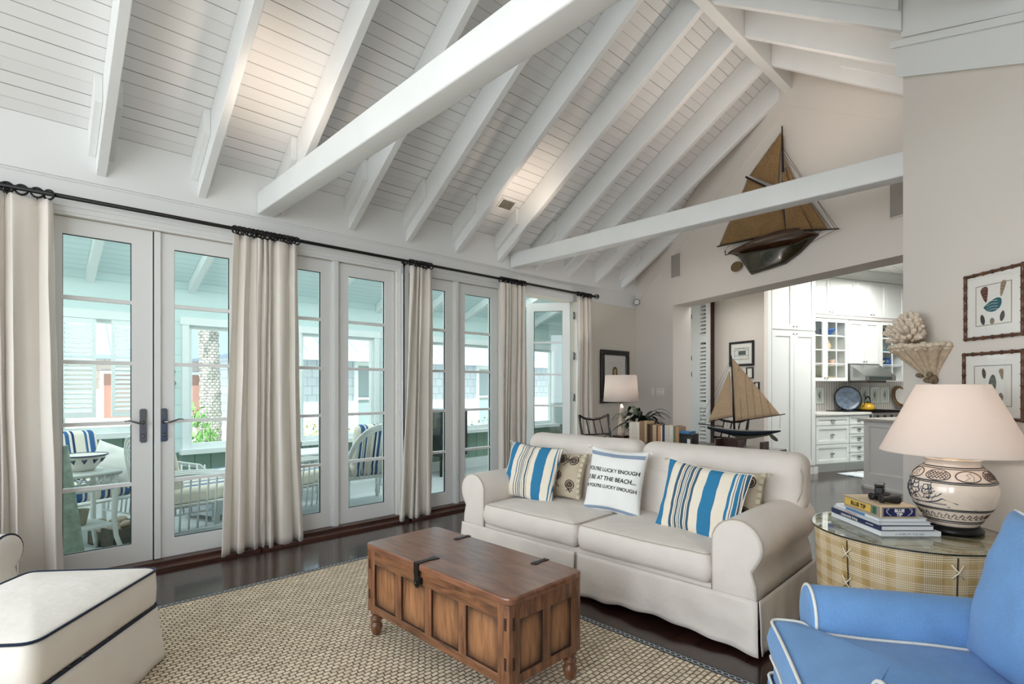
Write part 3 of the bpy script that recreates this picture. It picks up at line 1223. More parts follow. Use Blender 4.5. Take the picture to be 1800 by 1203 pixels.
for sx in (-1, 1):
    for sy in (-1, 1):
        g = G()
        g.T = Matrix.Translation((sx * (a - 0.035), sy * (b - 0.033), 0))
        g.lathe([(0.014, 0), (0.021, 0.006), (0.027, 0.02), (0.032, 0.042), (0.031, 0.058), (0.022, 0.070), (0.020, 0.074), (0.030, 0.078), (0.033, 0.088), (0.029, 0.097), (0.021, 0.103), (0.020, 0.108), (0.029, 0.115), (0.031, 0.1325)], 20)
        g.build('leg', M['trunkv'], tr)
g = G()
x = -0.07
hp = [(x - 0.022, 0.12), (x - 0.012, 0.06), (x - 0.016, 0.01), (x - 0.016, 0), (x + 0.016, 0), (x + 0.016, 0.01), (x + 0.012, 0.06), (x + 0.022, 0.12)]
g.prism([(p, -TW / 2 + q) for p, q in hp], XY(0), TH, TH + 0.004)
g.box(x - 0.018, x + 0.018, -TW / 2 - 0.006, -TW / 2 + 0.002, TH - 0.055, TH + 0.004)
g.prism(arc((x, 0.40), 0.021, 180, 360, 10) + [(x + 0.017, TH - 0.03), (x - 0.017, TH - 0.03)], XZ, -b - 0.012, -TW / 2 - 0.002)
g.ball((x, -b - 0.014, 0.402), 0.011, 12)
g.box(x + 0.018, x + 0.03, -b - 0.008, -b + 0.002, 0.40, 0.43)
g.build('hasp', M['black'], tr)
for x in (-0.25, 0.33):
    g = G()
    g.prism([(x - 0.016, TW / 2 - 0.001), (x - 0.010, TW / 2 - 0.05), (x - 0.018, TW / 2 - 0.085), (x - 0.012, TW / 2 - 0.105), (x + 0.012, TW / 2 - 0.105), (x + 0.018, TW / 2 - 0.085), (x + 0.010, TW / 2 - 0.05), (x + 0.016, TW / 2 - 0.001)], XY(0), TH, TH + 0.004)
    for dy in (0.02, 0.088):
        g.ball((x, TW / 2 - dy, TH + 0.004), 0.005, 8, (1, 1, .5))
    g.build('hinge', M['black'], tr)

# ================================================================== SOFA
sf = thing('sofa', 'two-seat oatmeal slipcovered sofa with rolled arms behind the wooden chest', 'sofa', (2.523, 2.674, 0), 0.0296)
HL = 1.135


def arm_profile(xi, xo, xc, zc, r, zlow, sgn):
    pts = [(xi, zlow), (xi, zc)]
    pts += [(xc + r * cos(R(180 - k * 15)), zc + r * sin(R(180 - k * 15))) for k in range(1, 15)]
    pts += [(xo - 0.02, zc - r * 0.95), (xo, zc - r * 1.5), (xo + 0.005, zlow)]
    return [(sgn * p, q) for p, q in pts][::sgn]


def roll_arm(name, parent, xi, xo, xc, zc, r, zlow, sgn, y0, y1, mat, pipe, pr=0.005):
    prof = arm_profile(xi, xo, xc, zc, r, zlow, sgn)
    cx, cz = sgn * xc, zc - 0.08
    st = [(y0 - 0.006, 0.55, cx, cz), (y0 - 0.003, 0.86, cx, cz), (y0 + 0.002, 0.965, cx, cz), (y0 + 0.014, 1.0, cx, cz)]
    k = 8
    st += [(y0 + 0.014 + (y1 - y0 - 0.03) * i / k, 1.0 + 0.012 * sin(pi * i / k), cx, cz) for i in range(1, k + 1)]
    st += [(y1, 0.97, cx, cz)]
    g = G()
    sweep(g, prof, st)
    o = g.build(name, mat, parent)
    q = G()
    q.tube([(a, y0 + 0.008, b) for a, b in (prof if sgn > 0 else prof[::-1])], pr, 6)
    q.build('seam_cord', pipe, o)
    return o


for sgn in (1, -1):
    roll_arm('arm', sf, 0.892, 1.118, 1.02, 0.54, 0.13, 0.27, sgn, 0.0, 0.92, M['sofa'], M['sofapipe'], 0.0035)
g = G()
g.rbox((0, 0.45, 0.20), (2.2, 0.86, 0.22), 0.02, 6, 2)
g.build('frame', M['sofa'], sf)
for sgn in (-1, 1):
    g = G()
    ol = round_poly([(-0.443, -0.36), (0.443, -0.36), (0.443, 0.36), (-0.443, 0.36)], 0.05, 5)
    ol = [(p + sgn * 0.4445, q + 0.345) for p, q in ol]
    slab(g, ol, 0.305, 0.465, 0.032, 0.022, 0.008, 8, 0.008, sgn * 3)
    o = g.build('seat_cushion', M['sofa'], sf)
    q = G()
    piping(q, ol, 0.458, -0.012, 0.0035, wob=0.008, seed=sgn * 3)
    piping(q, ol, 0.316, -0.01, 0.0035, wob=0.008, seed=sgn * 3)
    q.build('seam_cord', M['sofapipe'], o)
for sgn in (-1, 1):
    g = G()
    sl = lambda p, q: (p.x + 0.010 * noise.noise(Vector((p.x * 4, p.z * 5, sgn))), p.y + 0.16 * (p.z + 0.1) - 0.03 * (1 - q[0] ** 2) * (1 - q[2] ** 2) * (q[1] < 0) + 0.006 * noise.noise(Vector((p.x * 5 + sgn, p.z * 5, 2))), p.z + 0.006 * noise.noise(Vector((p.x * 4 + 3, 0, sgn))))
    g.rbox((sgn * 0.565, 0.80, 0.755), (1.126, 0.21, 0.375), 0.085, 10, 4, sl)
    g.rbox((sgn * 0.446, 0.765, 0.60), (0.885, 0.22, 0.34), 0.05, 8, 3, lambda p, q: (p.x, p.y + 0.16 * (p.z + .05) - 0.02 * (1 - q[0] ** 2), p.z))
    o = g.build('back_cushion', M['sofa'], sf)
    q = G()
    xx = sgn * 1.115
    q.tube([(xx - sgn * .02, 0.715, 0.66), (xx, 0.725, 0.72), (xx, 0.745, 0.82), (xx - sgn * .03, 0.765, 0.90), (xx - sgn * .10, 0.79, 0.935)], 0.0035, 6)
    q.build('seam_cord', M['sofapipe'], o)
g = G()
g.rbox((0, 0.885, 0.56), (2.18, 0.10, 0.60), 0.04, 8, 2)
g.build('back_panel', M['sofa'], sf)
g = G()
zt_, zl_ = 0.285, 0.022
skirt_panel(g, (-HL, -0.004), (-0.012, -0.004), (0, -1), zt_, zl_ + .01, 0.015, 0.010, 4, 1, 0.025)
skirt_panel(g, (0.012, -0.004), (HL - .006, -0.004), (0.5, -1), zt_, zl_, 0.016, 0.011, 5, 2, 0.03)
skirt_panel(g, (HL, 0.004), (HL, 0.93), (1, -.6), zt_, zl_, 0.018, 0.006, 5, 3, 0.01)
skirt_panel(g, (-HL, 0.93), (-HL, 0.02), (-1, 0), zt_, zl_, 0.03, 0.006, 4, 4)
skirt_panel(g, (HL, 0.93), (-HL, 0.93), (0, 1), zt_, zl_, 0.01, 0.005, 8, 5)
# inverted pleats behind the openings
for p0, p1 in (((-0.10, 0.022), (0.10, 0.022)), ((HL - 0.08, 0.02), (HL - .012, 0.02))):
    skirt_panel(g, p0, p1, (0, -1), zt_ - .005, zl_ + 0.004, 0.0, 0.001, 1, 0)
g.build('skirt', M['sofa'], sf, solid=0.004)

# ---- cushions on the sofa
CR, BL, DB, BR = rgb(236, 226, 208), rgb(54, 126, 168), rgb(66, 98, 120), rgb(126, 104, 92)
stA = [(0, CR), (.015, DB), (.03, CR), (.05, DB), (.065, CR), (.09, BL), (.205, CR), (.30, DB), (.315, CR), (.345, DB), (.36, CR), (.38, DB), (.392, CR), (.402, DB), (.414, CR), (.424, DB), (.436, CR), (.46, BR), (.468, CR), (.50, DB), (.525, CR), (.545, BR), (.552, CR), (.64, BL), (.81, CR), (.925, BL), (.945, CR), (.965, DB), (.975, CR)]
stA = stA[:31]
stC = [(0, BL), (.105, CR), (.20, DB), (.235, CR), (.255, BR), (.263, CR), (.275, DB), (.30, CR), (.31, DB), (.32, CR), (.33, DB), (.34, CR), (.355, DB), (.385, CR), (.40, BR), (.407, CR), (.42, DB), (.45, CR), (.56, BL), (.71, CR), (.835, BL), (.86, CR), (.88, DB), (.888, CR), (.90, BL), (.935, CR), (.945, DB), (.955, CR), (.965, DB)]
Mst = {'a': stripes('blue_stripe_weave', stA, -0.255, 0.255), 'c': stripes('blue_stripe_weave_wide', stC, -0.26, 0.26)}
M['tassel'] = fabric('natural_cotton_fringe', rgb(206, 196, 172), 300, 0.12, 0.3, 0.2)
M['lace'] = fabric('patterned_lace_cloth', rgb(196, 182, 160), 300, 0.08, 0.3, 0.2)
M['brownthread'] = plain('dark_brown_embroidery', rgb(66, 46, 40), 0.9)
M['cushwhite'] = fabric('white_cotton_cushion', rgb(240, 240, 236), 500, 0.02, 0.2, 0.2)
M['greyband'] = fabric('grey_blue_band', rgb(142, 158, 180), 500, 0.06, 0.1, 0.0)
M['ink'] = plain('black_print_ink', rgb(26, 26, 28), 0.8)


def throw_pillow(label, loc, rot, w, h, t, mat, seed):
    o = thing('throw_pillow', label, 'pillow', loc, 0, 'throw pillows on the sofa', rot)
    f = pillow_surface(w, h, t, 0.42, seed, 0.009)
    pillow_geo(G(), f).build('cushion', mat, o)
    return o, f


def edge_pts(f, n=14):
    ps = []
    for i in range(n):
        ps.append(f(-1 + 2 * i / n, -1, -1))
    for i in range(n):
        ps.append(f(1, -1 + 2 * i / n, -1))
    for i in range(n):
        ps.append(f(1 - 2 * i / n, 1, -1))
    for i in range(n):
        ps.append(f(-1, 1 - 2 * i / n, -1))
    return ps


def corner_tassels(o, f, mat):
    for sa in (-1, 1):
        for sb in (-1, 1):
            p = Vector(f(sa, sb, -1))
            g = G()
            for k in range(5):
                d = Vector((sa * 0.03 + random.uniform(-.01, .01), random.uniform(-.012, .012), sb * 0.012 - 0.02 + random.uniform(-.012, .008)))
                g.tube([p, p + d * 0.5, p + d], [0.0035, 0.003, 0.002], 5)
            g.build('tassel', mat, o)


random.seed(5)
# patterned pillows standing behind the striped ones
for (lb, loc, rot, sd, w, h) in (('dark-embroidered tan pillow tucked behind the left blue-striped pillow', (1.93, 3.20, 0.655), (R(-20), 0, R(10)), 3, 0.42, 0.36),
                           ('dark-embroidered tan pillow tucked behind the right blue-striped pillow', (3.27, 3.235, 0.66), (R(-20), 0, R(4)), 8, 0.40, 0.36)):
    o, f = throw_pillow(lb, loc, rot, w, h, 0.13, M['lace'], sd)
    g = G()
    wrp = lambda c, rr, n=14: [f(c[0] + rr * cos(2 * pi * i / n), c[1] + rr * 1.1 * sin(2 * pi * i / n), -1) for i in range(n)]
    off = lambda ps: [(p[0], p[1] - 0.003, p[2]) for p in ps]
    for cx_, cz_ in ((0.62, 0.62), (-0.5, 0.5), (0.05, -0.1), (0.6, -0.45), (-0.6, -0.5), (0.1, 0.7)):
        for rr in (0.17, 0.10):
            g.tube(off(wrp((cx_, cz_), rr)), 0.0035, 5, True)
        for k in range(7):
            a_ = 2 * pi * k / 7
            g.tube(off([f(cx_ + rr * cos(a_), cz_ + rr * sin(a_), -1) for rr in (0.03, 0.10)]), 0.003, 4)
    for k in range(9):
        x_, z_ = random.uniform(-.8, .8), random.uniform(-.8, .8)
        ps = [(x_, z_)]
        for _ in range(4):
            x_ += random.uniform(-.12, .2)
            z_ += random.uniform(-.16, .16)
            ps.append((max(-.9, min(.9, x_)), max(-.9, min(.9, z_))))
        g.tube(off([f(p, q, -1) for p, q in ps]), 0.0025, 4)
    g.build('embroidery_pattern', M['brownthread'], o)
    g = G()
    for i in range(9):
        b_ = -0.9 + 0.225 * i
        p = f(0.94, b_, -1)
        g.rbox((p[0], p[1] - 0.006, p[2]), (0.03, 0.014, 0.03), 0.005, 1, 1)
    g.build('tape_trim', M['tassel'], o)
    corner_tassels(o, f, M['tassel'])

oA, fA = throw_pillow('blue-striped pillow beside the left sofa arm', (1.765, 3.03, 0.672), (R(-17), R(3), R(6)), 0.51, 0.44, 0.15, Mst['a'], 1)
q = G().tube(edge_pts(fA), 0.003, 5, True)
q.build('edge_cord', plain('navy_edge_cord', rgb(70, 100, 130), 0.9), oA)
corner_tassels(oA, fA, M['tassel'])
oC, fC = throw_pillow('blue-striped pillow leaning beside the right sofa arm', (3.175, 3.06, 0.655), (R(-17), R(5), R(0)), 0.52, 0.43, 0.16, Mst['c'], 6)
q = G().tube(edge_pts(fC), 0.004, 5, True)
q.build('edge_cord', M['cushwhite'], oC)
corner_tassels(oC, fC, M['tassel'])

oB, fB = throw_pillow('white pillow with black printed words in the middle of the sofa', (2.485, 3.15, 0.678), (R(-15), R(2), R(7)), 0.44, 0.46, 0.16, M['cushwhite'], 11)
g = G()
band = lambda b0, b1: g.grid(lambda u, v: (lambda p: (p[0], p[1] - 0.0025, p[2]))(fB(-0.97 + 1.94 * u, b0 + (b1 - b0) * v, -1)), 24, 4)
band(0.74, 0.86)
g.build('woven_band', M['greyband'], oB)
g = G()
band(-0.96, -0.87)
g.build('woven_band', M['greyband'], oB)


def on_pillow(cx_, cz_):
    def fn(x, y):
        a_, b_ = (cx_ + x) / 0.205, (cz_ + y) / 0.215
        a_, b_ = max(-.99, min(.99, a_)), max(-.99, min(.99, b_))
        p = fB(a_, b_, -1)
        return (p[0], p[1] - 0.0022, p[2])
    return fn


for txt, sz, cz_, bd in (("IF YOU'RE LUCKY ENOUGH", 0.036, 0.052, 0.0008), ("TO BE AT THE BEACH...", 0.040, -0.008, 0.001), ("THEN YOU'RE LUCKY ENOUGH !", 0.032, -0.062, 0.0007)):
    add_text(G0 := G(), txt, sz, on_pillow(-0.022, cz_), bd, squeeze=0.97)
    G0.build('printed_line', M['ink'], oB)
corner_tassels(oB, fB, M['cushwhite'])


# ================================================================== OTTOMAN AND ARMCHAIRS
def ottoman():
    o = thing('ottoman', 'white slipcovered ottoman with navy piping on the rug beside the french doors', 'ottoman', (1.735, 0.085, 0.012), 0.905)
    hx_, hy_ = 0.30, 0.395
    ol = round_poly([(-hx_, -hy_), (hx_, -hy_), (hx_, hy_), (-hx_, hy_)], 0.06, 6)
    g = G()
    slab(g, ol, 0.27, 0.445, 0.02, 0.035, 0.004, 9, 0.004, 2)
    g.build('cushion', M['ott'], o)
    q = G()
    piping(q, ol, 0.440, 0.0, 0.0058)
    piping(q, ol, 0.268, 0.004, 0.0058)
    q.build('piping', M['navy'], o)
    g = G()
    ring = resample(offset_poly(ol, 0.004), 0.02)
    m = len(ring)

    def fn(u, v):
        i = int(round(u * m)) % m
        p = Vector(ring[i])
        p0, p1 = Vector(ring[i - 1]), Vector(ring[(i + 1) % m])
        t = (p1 - p0).normalized()
        nrm = Vector((t.y, -t.x))
        w_ = 0.03 * v + 0.006 * v * (noise.noise(Vector((p.x * 9, p.y * 9, v))) * 2)
        return (p.x + nrm.x * w_, p.y + nrm.y * w_, 0.268 - 0.262 * v + 0.006 * noise.noise(Vector((p.x * 4, p.y * 4, 1))) * v)
    g.grid(fn, m, 8, wrap_u=True)
    g.build('skirt', M['ott'], o, solid=0.004)


ottoman()


def armchair(label, loc, rz, body, pipe, group='slipcovered armchairs', seat_z=0.50, loose=True):
    o = thing('armchair', label, 'armchair', loc, rz, group)
    # T-shaped seat cushion: ears in front of the arms
    T = [(-0.235, 0.66), (-0.235, 0.135), (-0.315, 0.125), (-0.325, 0.0), (0.325, 0.0), (0.315, 0.125), (0.235, 0.135), (0.235, 0.66)]
    if not loose:
        T = [(-0.235, 0.66), (-0.235, 0.40), (-0.235, 0.30), (-0.235, 0.16), (0.235, 0.16), (0.235, 0.30), (0.235, 0.40), (0.235, 0.66)]
    ol = round_poly(T, [0.03, 0.02, 0.05, 0.06, 0.06, 0.05, 0.02, 0.03], 5)
    g = G()
    slab(g, ol, seat_z - 0.13, seat_z, 0.03, 0.03, 0.008, 9, 0.006, 4)
    s = g.build('seat_cushion', body, o)
    q = G()
    piping(q, ol, seat_z - 0.004, -0.008, 0.0055, wob=0.006, seed=4)
    piping(q, ol, seat_z - 0.125, -0.006, 0.0055, wob=0.006, seed=4)
    q.build('piping', pipe, s)
    for sgn in (1, -1):
        roll_arm('arm', o, 0.235, 0.40, 0.335, 0.525, 0.10, 0.24, sgn, 0.135, 0.80, body, pipe, 0.0055)
    g = G()
    g.rbox((0, 0.42, 0.25), (0.76, 0.78, 0.25), 0.03, 6, 2)
    g.build('frame', body, o)
    g = G()
    ring = round_poly([(-0.385, 0.02), (0.385, 0.02), (0.385, 0.86), (-0.385, 0.86)], 0.03, 4)
    ring = resample(ring, 0.03)
    m = len(ring)
    nr = offset_poly(ring, 1.0)
    g.grid(lambda u, v: (lambda i: (ring[i][0] + (nr[i][0] - ring[i][0]) * (0.02 * v + .004), ring[i][1] + (nr[i][1] - ring[i][1]) * (0.02 * v + .004), 0.27 - 0.25 * v))(int(round(u * m)) % m), m, 6, wrap_u=True)
    g.build('skirt', body, o, solid=0.004)
    q = G()
    piping(q, ring, 0.27, 0.004, 0.0055)
    q.build('piping', pipe, o)
    # tall back with rounded top
    prof = round_poly([(-0.36, 0.30), (0.36, 0.30), (0.37, 0.93), (-0.37, 0.93)], [0.03, 0.03, 0.12, 0.12], 6)
    g = G()
    lean = lambda z: 0.16 * max(0, z - 0.4)
    m = len(prof)
    vs_, fs = [], []
    st = [(0.715, 0.94), (0.70, 0.985), (0.715, 1.0), (0.84, 1.0), (0.86, 0.985), (0.86, 0.9)]
    for y, sc in st:
        for p, z in prof:
            Z = 0.6 + (z - 0.6) * sc
            vs_.append((p * sc, y + lean(Z), Z))
    for i in range(len(st) - 1):
        for k in range(m):
            l = (k + 1) % m
            fs.append((i * m + k, i * m + l, (i + 1) * m + l, (i + 1) * m + k))
    fs.append(tuple(range(m))[::-1])
    fs.append(tuple((len(st) - 1) * m + k for k in range(m)))
    g.put(vs_, fs, True)
    bk = g.build('back', body, o)
    q = G()
    q.tube([(p, 0.702 + lean(z), z) for p, z in prof if z > 0.5], 0.0055, 6)
    q.build('piping', pipe, bk)
    # loose back cushion
    w, h, t = 0.50, 0.47, 0.20
    f = pillow_surface(w, h, t, 0.30, 3, 0.008)
    g = G()
    g.T = Matrix.Translation((0, 0.655, 0.715)) @ Matrix.Rotation(R(-14), 4, 'X')
    pillow_geo(g, f)
    bc = g.build('back_cushion', body, o)
    q = G()
    q.T = g.T
    q.tube([(p[0], p[1], p[2]) for p in edge_pts(f, 12)], 0.006, 6, True)
    q.build('piping', pipe, bc)
    return o


armchair('blue denim armchair with white piping beside the round plaid table', (4.127, 1.731, 0.012), R(-58.8), M['denim'], M['whitepipe'], seat_z=0.505)
armchair('white armchair with navy piping, only its rolled arm showing at the left edge', (1.30, -0.08, 0.013), R(141.9), M['ott'], M['navy'], loose=False).scale = (1, 1, 0.92)

# ================================================================== CURTAINS AND ROD
rod = thing('curtain_rod', 'long black iron curtain rod above the french doors', 'curtain rod', (0.10, 0, 2.615))
g = G().tube([(0, -1.2, 0), (0, 6.0, 0)], 0.0145, 10)
g.build('pole', M['black'], rod)
g = G()
g.lathe([(0.016, 0), (0.02, 0.01), (0.012, 0.02)], 12)
cage = G()
cage.T = Matrix.Translation((0, 6.0, 0)) @ Matrix.Rotation(R(-90), 4, 'X')
cage.lathe([(0.016, -0.005), (0.021, 0.006), (0.012, 0.018)], 12)
for k in range(6):
    a0 = k * pi / 3
    cage.tube([(0.034 * sin(t) * cos(a0 + t * .7), 0.034 * sin(t) * sin(a0 + t * .7), 0.054 - 0.038 * cos(t)) for t in [pi * i / 10 for i in range(11)]], 0.0042, 6)
cage.ball((0, 0, 0.095), 0.009, 8)
cage.build('finial', M['black'], rod)
for y in (0.02, 2.955, 5.93):
    g = G()
    g.box(-0.085, -0.078, y - 0.016, y + 0.016, -0.115, 0.02)
    g.tube([(-0.08, y, -0.02), (-0.02, y, -0.022), (0, y, -0.016)], 0.008, 8)
    g.build('bracket', M['black'], rod)


def curtain(label, yt0, yt1, yb0, yb1, folds, seed, nring, ring_side=None, zb_=0.018):
    o = thing('curtain', label, 'curtain', (0.105, 0, 0), 0, 'cream curtains on the rod')
    rnd = random.Random(seed)
    ph = [rnd.uniform(-0.5, 0.5) for _ in range(folds * 2 + 4)]
    am = [rnd.uniform(0.7, 1.25) for _ in range(folds * 2 + 4)]
    z1 = 2.575

    def fn(u, v):
        z = z1 + (zb_ - z1) * v
        s_ = folds * (u + 0.055 * sin(2 * pi * u * 1.5 + seed) + 0.03 * sin(2 * pi * u * 2.7 + seed * 2))
        s_ = max(0.0, min(folds - 1e-4, s_))
        i = int(s_)
        fr = s_ - i
        wv = sin(2 * pi * (s_ + 0.12 * sin(3 * v + ph[i]) * (v > 0)))
        A = (0.028 + 0.022 * v) * (am[i] * (1 - fr) + am[i + 1] * fr)
        x = A * wv + 0.016 * noise.noise(Vector((u * folds * 0.8 + seed, v * 2.5, 0))) + 0.02 * v * noise.noise(Vector((u * folds * 1.7, v * 1.2, seed)))
        y = (yt0 + (yt1 - yt0) * u) * (1 - v ** 1.3) + (yb0 + (yb1 - yb0) * u) * v ** 1.3
        y += 0.014 * sin(2 * pi * s_ * 2 + seed) * (0.5 + 0.5 * v) + 0.006 * noise.noise(Vector((u * 9, v * 5, seed)))
        if v < 0.05:
            z -= 0.012 * (0.5 - 0.5 * cos(2 * pi * s_)) * (1 - v / 0.05)
        x = max(x, -0.048)
        return (x, y, z)
    g = G().grid(fn, folds * 14, 40)
    g.build('panel', M['curtain'], o, solid=0.003)
    ys = [yt0 + 0.015 + (yt1 - yt0 - 0.03) * (i + .5 * rnd.uniform(-.3, .3)) / max(1, nring - 1) for i in range(nring)]
    if ring_side:
        ys = [yt0 + (yt1 - yt0) * t for t in ring_side]
    for y in ys:
        y = min(max(y, yt0), yt1)
        q = G()
        q.T = Matrix.Translation((-0.005, y, 2.607)) @ Matrix.Rotation(R(rnd.uniform(50, 120)), 4, 'Z')
        q.tube([(0.031 * cos(2 * pi * k / 16), 0, 0.031 * sin(2 * pi * k / 16)) for k in range(16)], 0.0068, 6, True)
        q.tube([(0, 0, -0.030), (0, 0, -0.045)], 0.003, 5)
        q.build('ring', M['black'], o)


curtain('cream linen curtain at the far left, behind the ottoman', -0.50, 0.235, -0.52, 0.285, 10, 1, 12)
curtain('wide cream linen curtain hanging between the first and second pairs of doors', 1.33, 1.85, 1.245, 1.905, 7, 2, 15)
curtain('cream linen curtain hanging between the second and third pairs of doors', 2.98, 3.25, 2.84, 3.255, 4, 3, 9)
curtain('cream linen curtain partly hidden by the left back corner of the sofa', 4.215, 4.635, 4.17, 4.62, 6, 4, 13)
curtain('narrow cream linen curtain at the far end of the rod beside the open door', 5.62, 5.93, 5.60, 5.95, 4, 5, 9)

# ================================================================== CEILING VENT, SPEAKERS, SENSOR, SWITCHES
sl_ang = math.atan(SL)
o = thing('ceiling_vent', 'small louvred air vent in the ceiling boards above the third doors', 'vent', (0.405, 4.035, zb(0.405) - 0.004), 0, None, (0, -sl_ang, 0))
o.scale = (1.12, 1.12, 1)
g = G()
for x0, x1, y0, y1 in ((-.062, .062, -.098, -.082), (-.062, .062, .082, .098), (-.062, -.05, -.09, .09), (.05, .062, -.09, .09)):
    g.box(x0, x1, y0, y1, -0.008, 0.002)
g.build('frame', M['trim'], o)
G().box(-.05, .05, -.085, .085, -.001, 0.002).build('opening', plain('vent_dark', rgb(40, 38, 34), 0.8), o)
g = G()
for i in range(9):
    y = -.074 + i * .0185
    g.box(-.05, .05, y - .0035, y + .0035, -.007, -.001)
g.build('blades', plain('vent_metal', rgb(170, 164, 150), 0.5), o)


def kthing(name, label, cat, s, w, z, group=None):
    p = KM @ Vector((s, w, z))
    return thing(name, label, cat, p, KA, group)


for i, (s, z, lb) in enumerate(((1.005, 3.03, 'grey-faced wall speaker on the gable left of the hung boat'), (4.02, 2.99, 'grey-faced wall speaker on the gable right of the hung boat'))):
    o = kthing('wall_speaker', lb, 'speaker', s, 0, z, 'wall speakers')
    G().bbox(-.105, .105, -.02, -0.001, -.165, .165, 0.004).build('frame', M['gable'], o)
    G().bbox(-.095, .095, -.026, -.019, -.155, .155, 0.003).build('grille', plain('speaker_cloth', rgb(158, 152, 145), 0.9, nscale=300, nstr=.1), o)
o = kthing('motion_sensor', 'small white round motion sensor in the corner under the ceiling', 'sensor', 0.085, 0, 2.655)
g = G()
g.T = Matrix.Rotation(R(60), 4, 'Z') @ Matrix.Translation((-0.03, -.05, 0)) @ Matrix.Rotation(R(90), 4, 'X')
g.lathe([(0.03, -0.03), (0.048, -0.01), (0.05, 0.0), (0.045, 0.012)], 20)
g.build('housing', M['trim'], o)
q = G()
q.T = g.T @ Matrix.Translation((0, 0, 0.011))
q.tube([(0.042 * cos(2 * pi * k / 20), 0.042 * sin(2 * pi * k / 20), 0) for k in range(20)], 0.004, 6, True)
q.build('rim', M['black'], o)
q = G()
q.T = g.T @ Matrix.Translation((0, 0, 0.012))
q.lathe([(0.02, 0), (0.014, 0.008), (0.001, 0.012)], 14)
q.build('lens', M['white'], o)
for s, n_, w_ in ((0.45, 1, .075), (0.63, 4, .18)):
    o = kthing('switch_plate', 'white plate with four switches on the wall near the plant' if n_ == 4 else 'white single outlet plate beside the four-switch plate', 'switch', s, 0, 1.27)
    G().bbox(-w_ / 2, w_ / 2, -.007, -.001, -.06, .06, .003).build('plate', M['white'], o)
    for k in range(n_):
        x = (k - (n_ - 1) / 2) * .042
        G().bbox(x - .008, x + .008, -.014, -.006, -.018, .018, .002).build('toggle', M['white'], o)


# ================================================================== PICTURES
def picture(o, w, h, fw, fd, mframe, mw, face=None):
    """framed picture in the local XZ plane, front to -Y; origin at its centre"""
    g = G()
    for x0, x1, z0, z1 in ((-w / 2, w / 2, h / 2 - fw, h / 2), (-w / 2, w / 2, -h / 2, -h / 2 + fw), (-w / 2, -w / 2 + fw, -h / 2 + fw, h / 2 - fw), (w / 2 - fw, w / 2, -h / 2 + fw, h / 2 - fw)):
        g.bbox(x0, x1, -fd, -0.001, z0, z1, fw * 0.18)
    g.build('frame', mframe, o)
    a, b = w / 2 - fw, h / 2 - fw
    G().box(-a, a, -fd * .4, -fd * .3, -b, b).build('mat', M['mat'], o)
    a, b = a - mw, b - mw
    G().box(-a, a, -fd * .44, -fd * .39, -b, b).build('print', M['paper'], o)
    return a, b, -fd * .45


o = thing('framed_picture', 'black-framed print of a small bust on the wall behind the table lamp', 'picture', (0.002, 6.60, 1.50), R(90))
pa, pb, py_ = picture(o, 0.70, 0.78, 0.075, 0.045, M['blackwood'], 0.10)
g = G()
hair = plain('sepia_ink', rgb(112, 96, 58), 0.9)
fl = lambda a, b, d: (a, py_ - d, b)
g.prism(arc((0, 0.085), 0.062, 0, 360, 16)[:-1], fl, 0, .001)
g.prism([(-0.055, 0.08), (-0.075, 0.01), (-0.03, -0.02), (0.03, -0.02), (0.075, 0.01), (0.055, 0.08)], fl, 0, .0009)
g.build('bust_drawing', hair, o)
g = G()
g.prism([(p * .7, 0.07 + q_) for p, q_ in arc((0, 0), 0.042, 0, 360, 14)[:-1]], fl, 0.001, .0018)
g.prism([(-0.02, 0.04), (-0.02, 0), (-0.05, -0.04), (0.05, -0.04), (0.02, 0), (0.02, 0.04)], fl, 0.001, .0017)
g.build('face_drawing', plain('sepia_light', rgb(196, 178, 130), 0.9), o)
G().box(-0.27, 0.27, -.022, -.020, -.31, .31).build('glass', M['clear'], o)

bam = wood('bamboo_brown', rgb(62, 36, 22), rgb(104, 66, 40), (8, 8, 8), 0.35, 0.3)


def dthing(name, label, cat, u, z, group=None, out=0.0):
    p = DM @ Vector((u, -out, z))
    return thing(name, label, cat, p, R(-45), group)


def bamboo_frame(o, w, h):
    g = G()
    for (p, q) in (((-w / 2, -h / 2), (-w / 2, h / 2)), ((w / 2, -h / 2), (w / 2, h / 2)), ((-w / 2, h / 2), (w / 2, h / 2)), ((-w / 2, -h / 2), (w / 2, -h / 2))):
        L = sqrt((q[0] - p[0]) ** 2 + (q[1] - p[1]) ** 2)
        pts, rs = [], []
        e_ = 0.012
        nseg = 6
        for k in range(nseg + 1):
            base = k / nseg
            for d_, r_ in ((-.012, .0088), (-.004, .0118), (.004, .0118), (.012, .0088)):
                t_ = base + d_
                if -0.03 < t_ < 1.03:
                    pts.append((p[0] + (q[0] - p[0]) * t_, -0.013, p[1] + (q[1] - p[1]) * t_))
                    rs.append(r_)
        g.tube(pts, rs, 10)
    g.build('bamboo_frame', bam, o)
    a, b = w / 2 - .004, h / 2 - .004
    G().box(-a, a, -.008, -.003, -b, b).build('mat', M['mat'], o)
    m_ = 0.062
    G().box(-a + m_, a - m_, -.0092, -.0075, -b + m_, b - m_).build('print', M['paper'], o)
    q = G()
    z_ = b - m_
    x_ = a - m_
    q.tube([(-x_, -.0095, -z_), (x_, -.0095, -z_), (x_, -.0095, z_), (-x_, -.0095, z_)], 0.003, 4, True)
    q.build('mat_bevel', plain('mat_bevel', rgb(176, 166, 152), 0.8), o)
    G().box(-a, a, -.0125, -.0122, -b, b).build('glass', M['clear'], o)


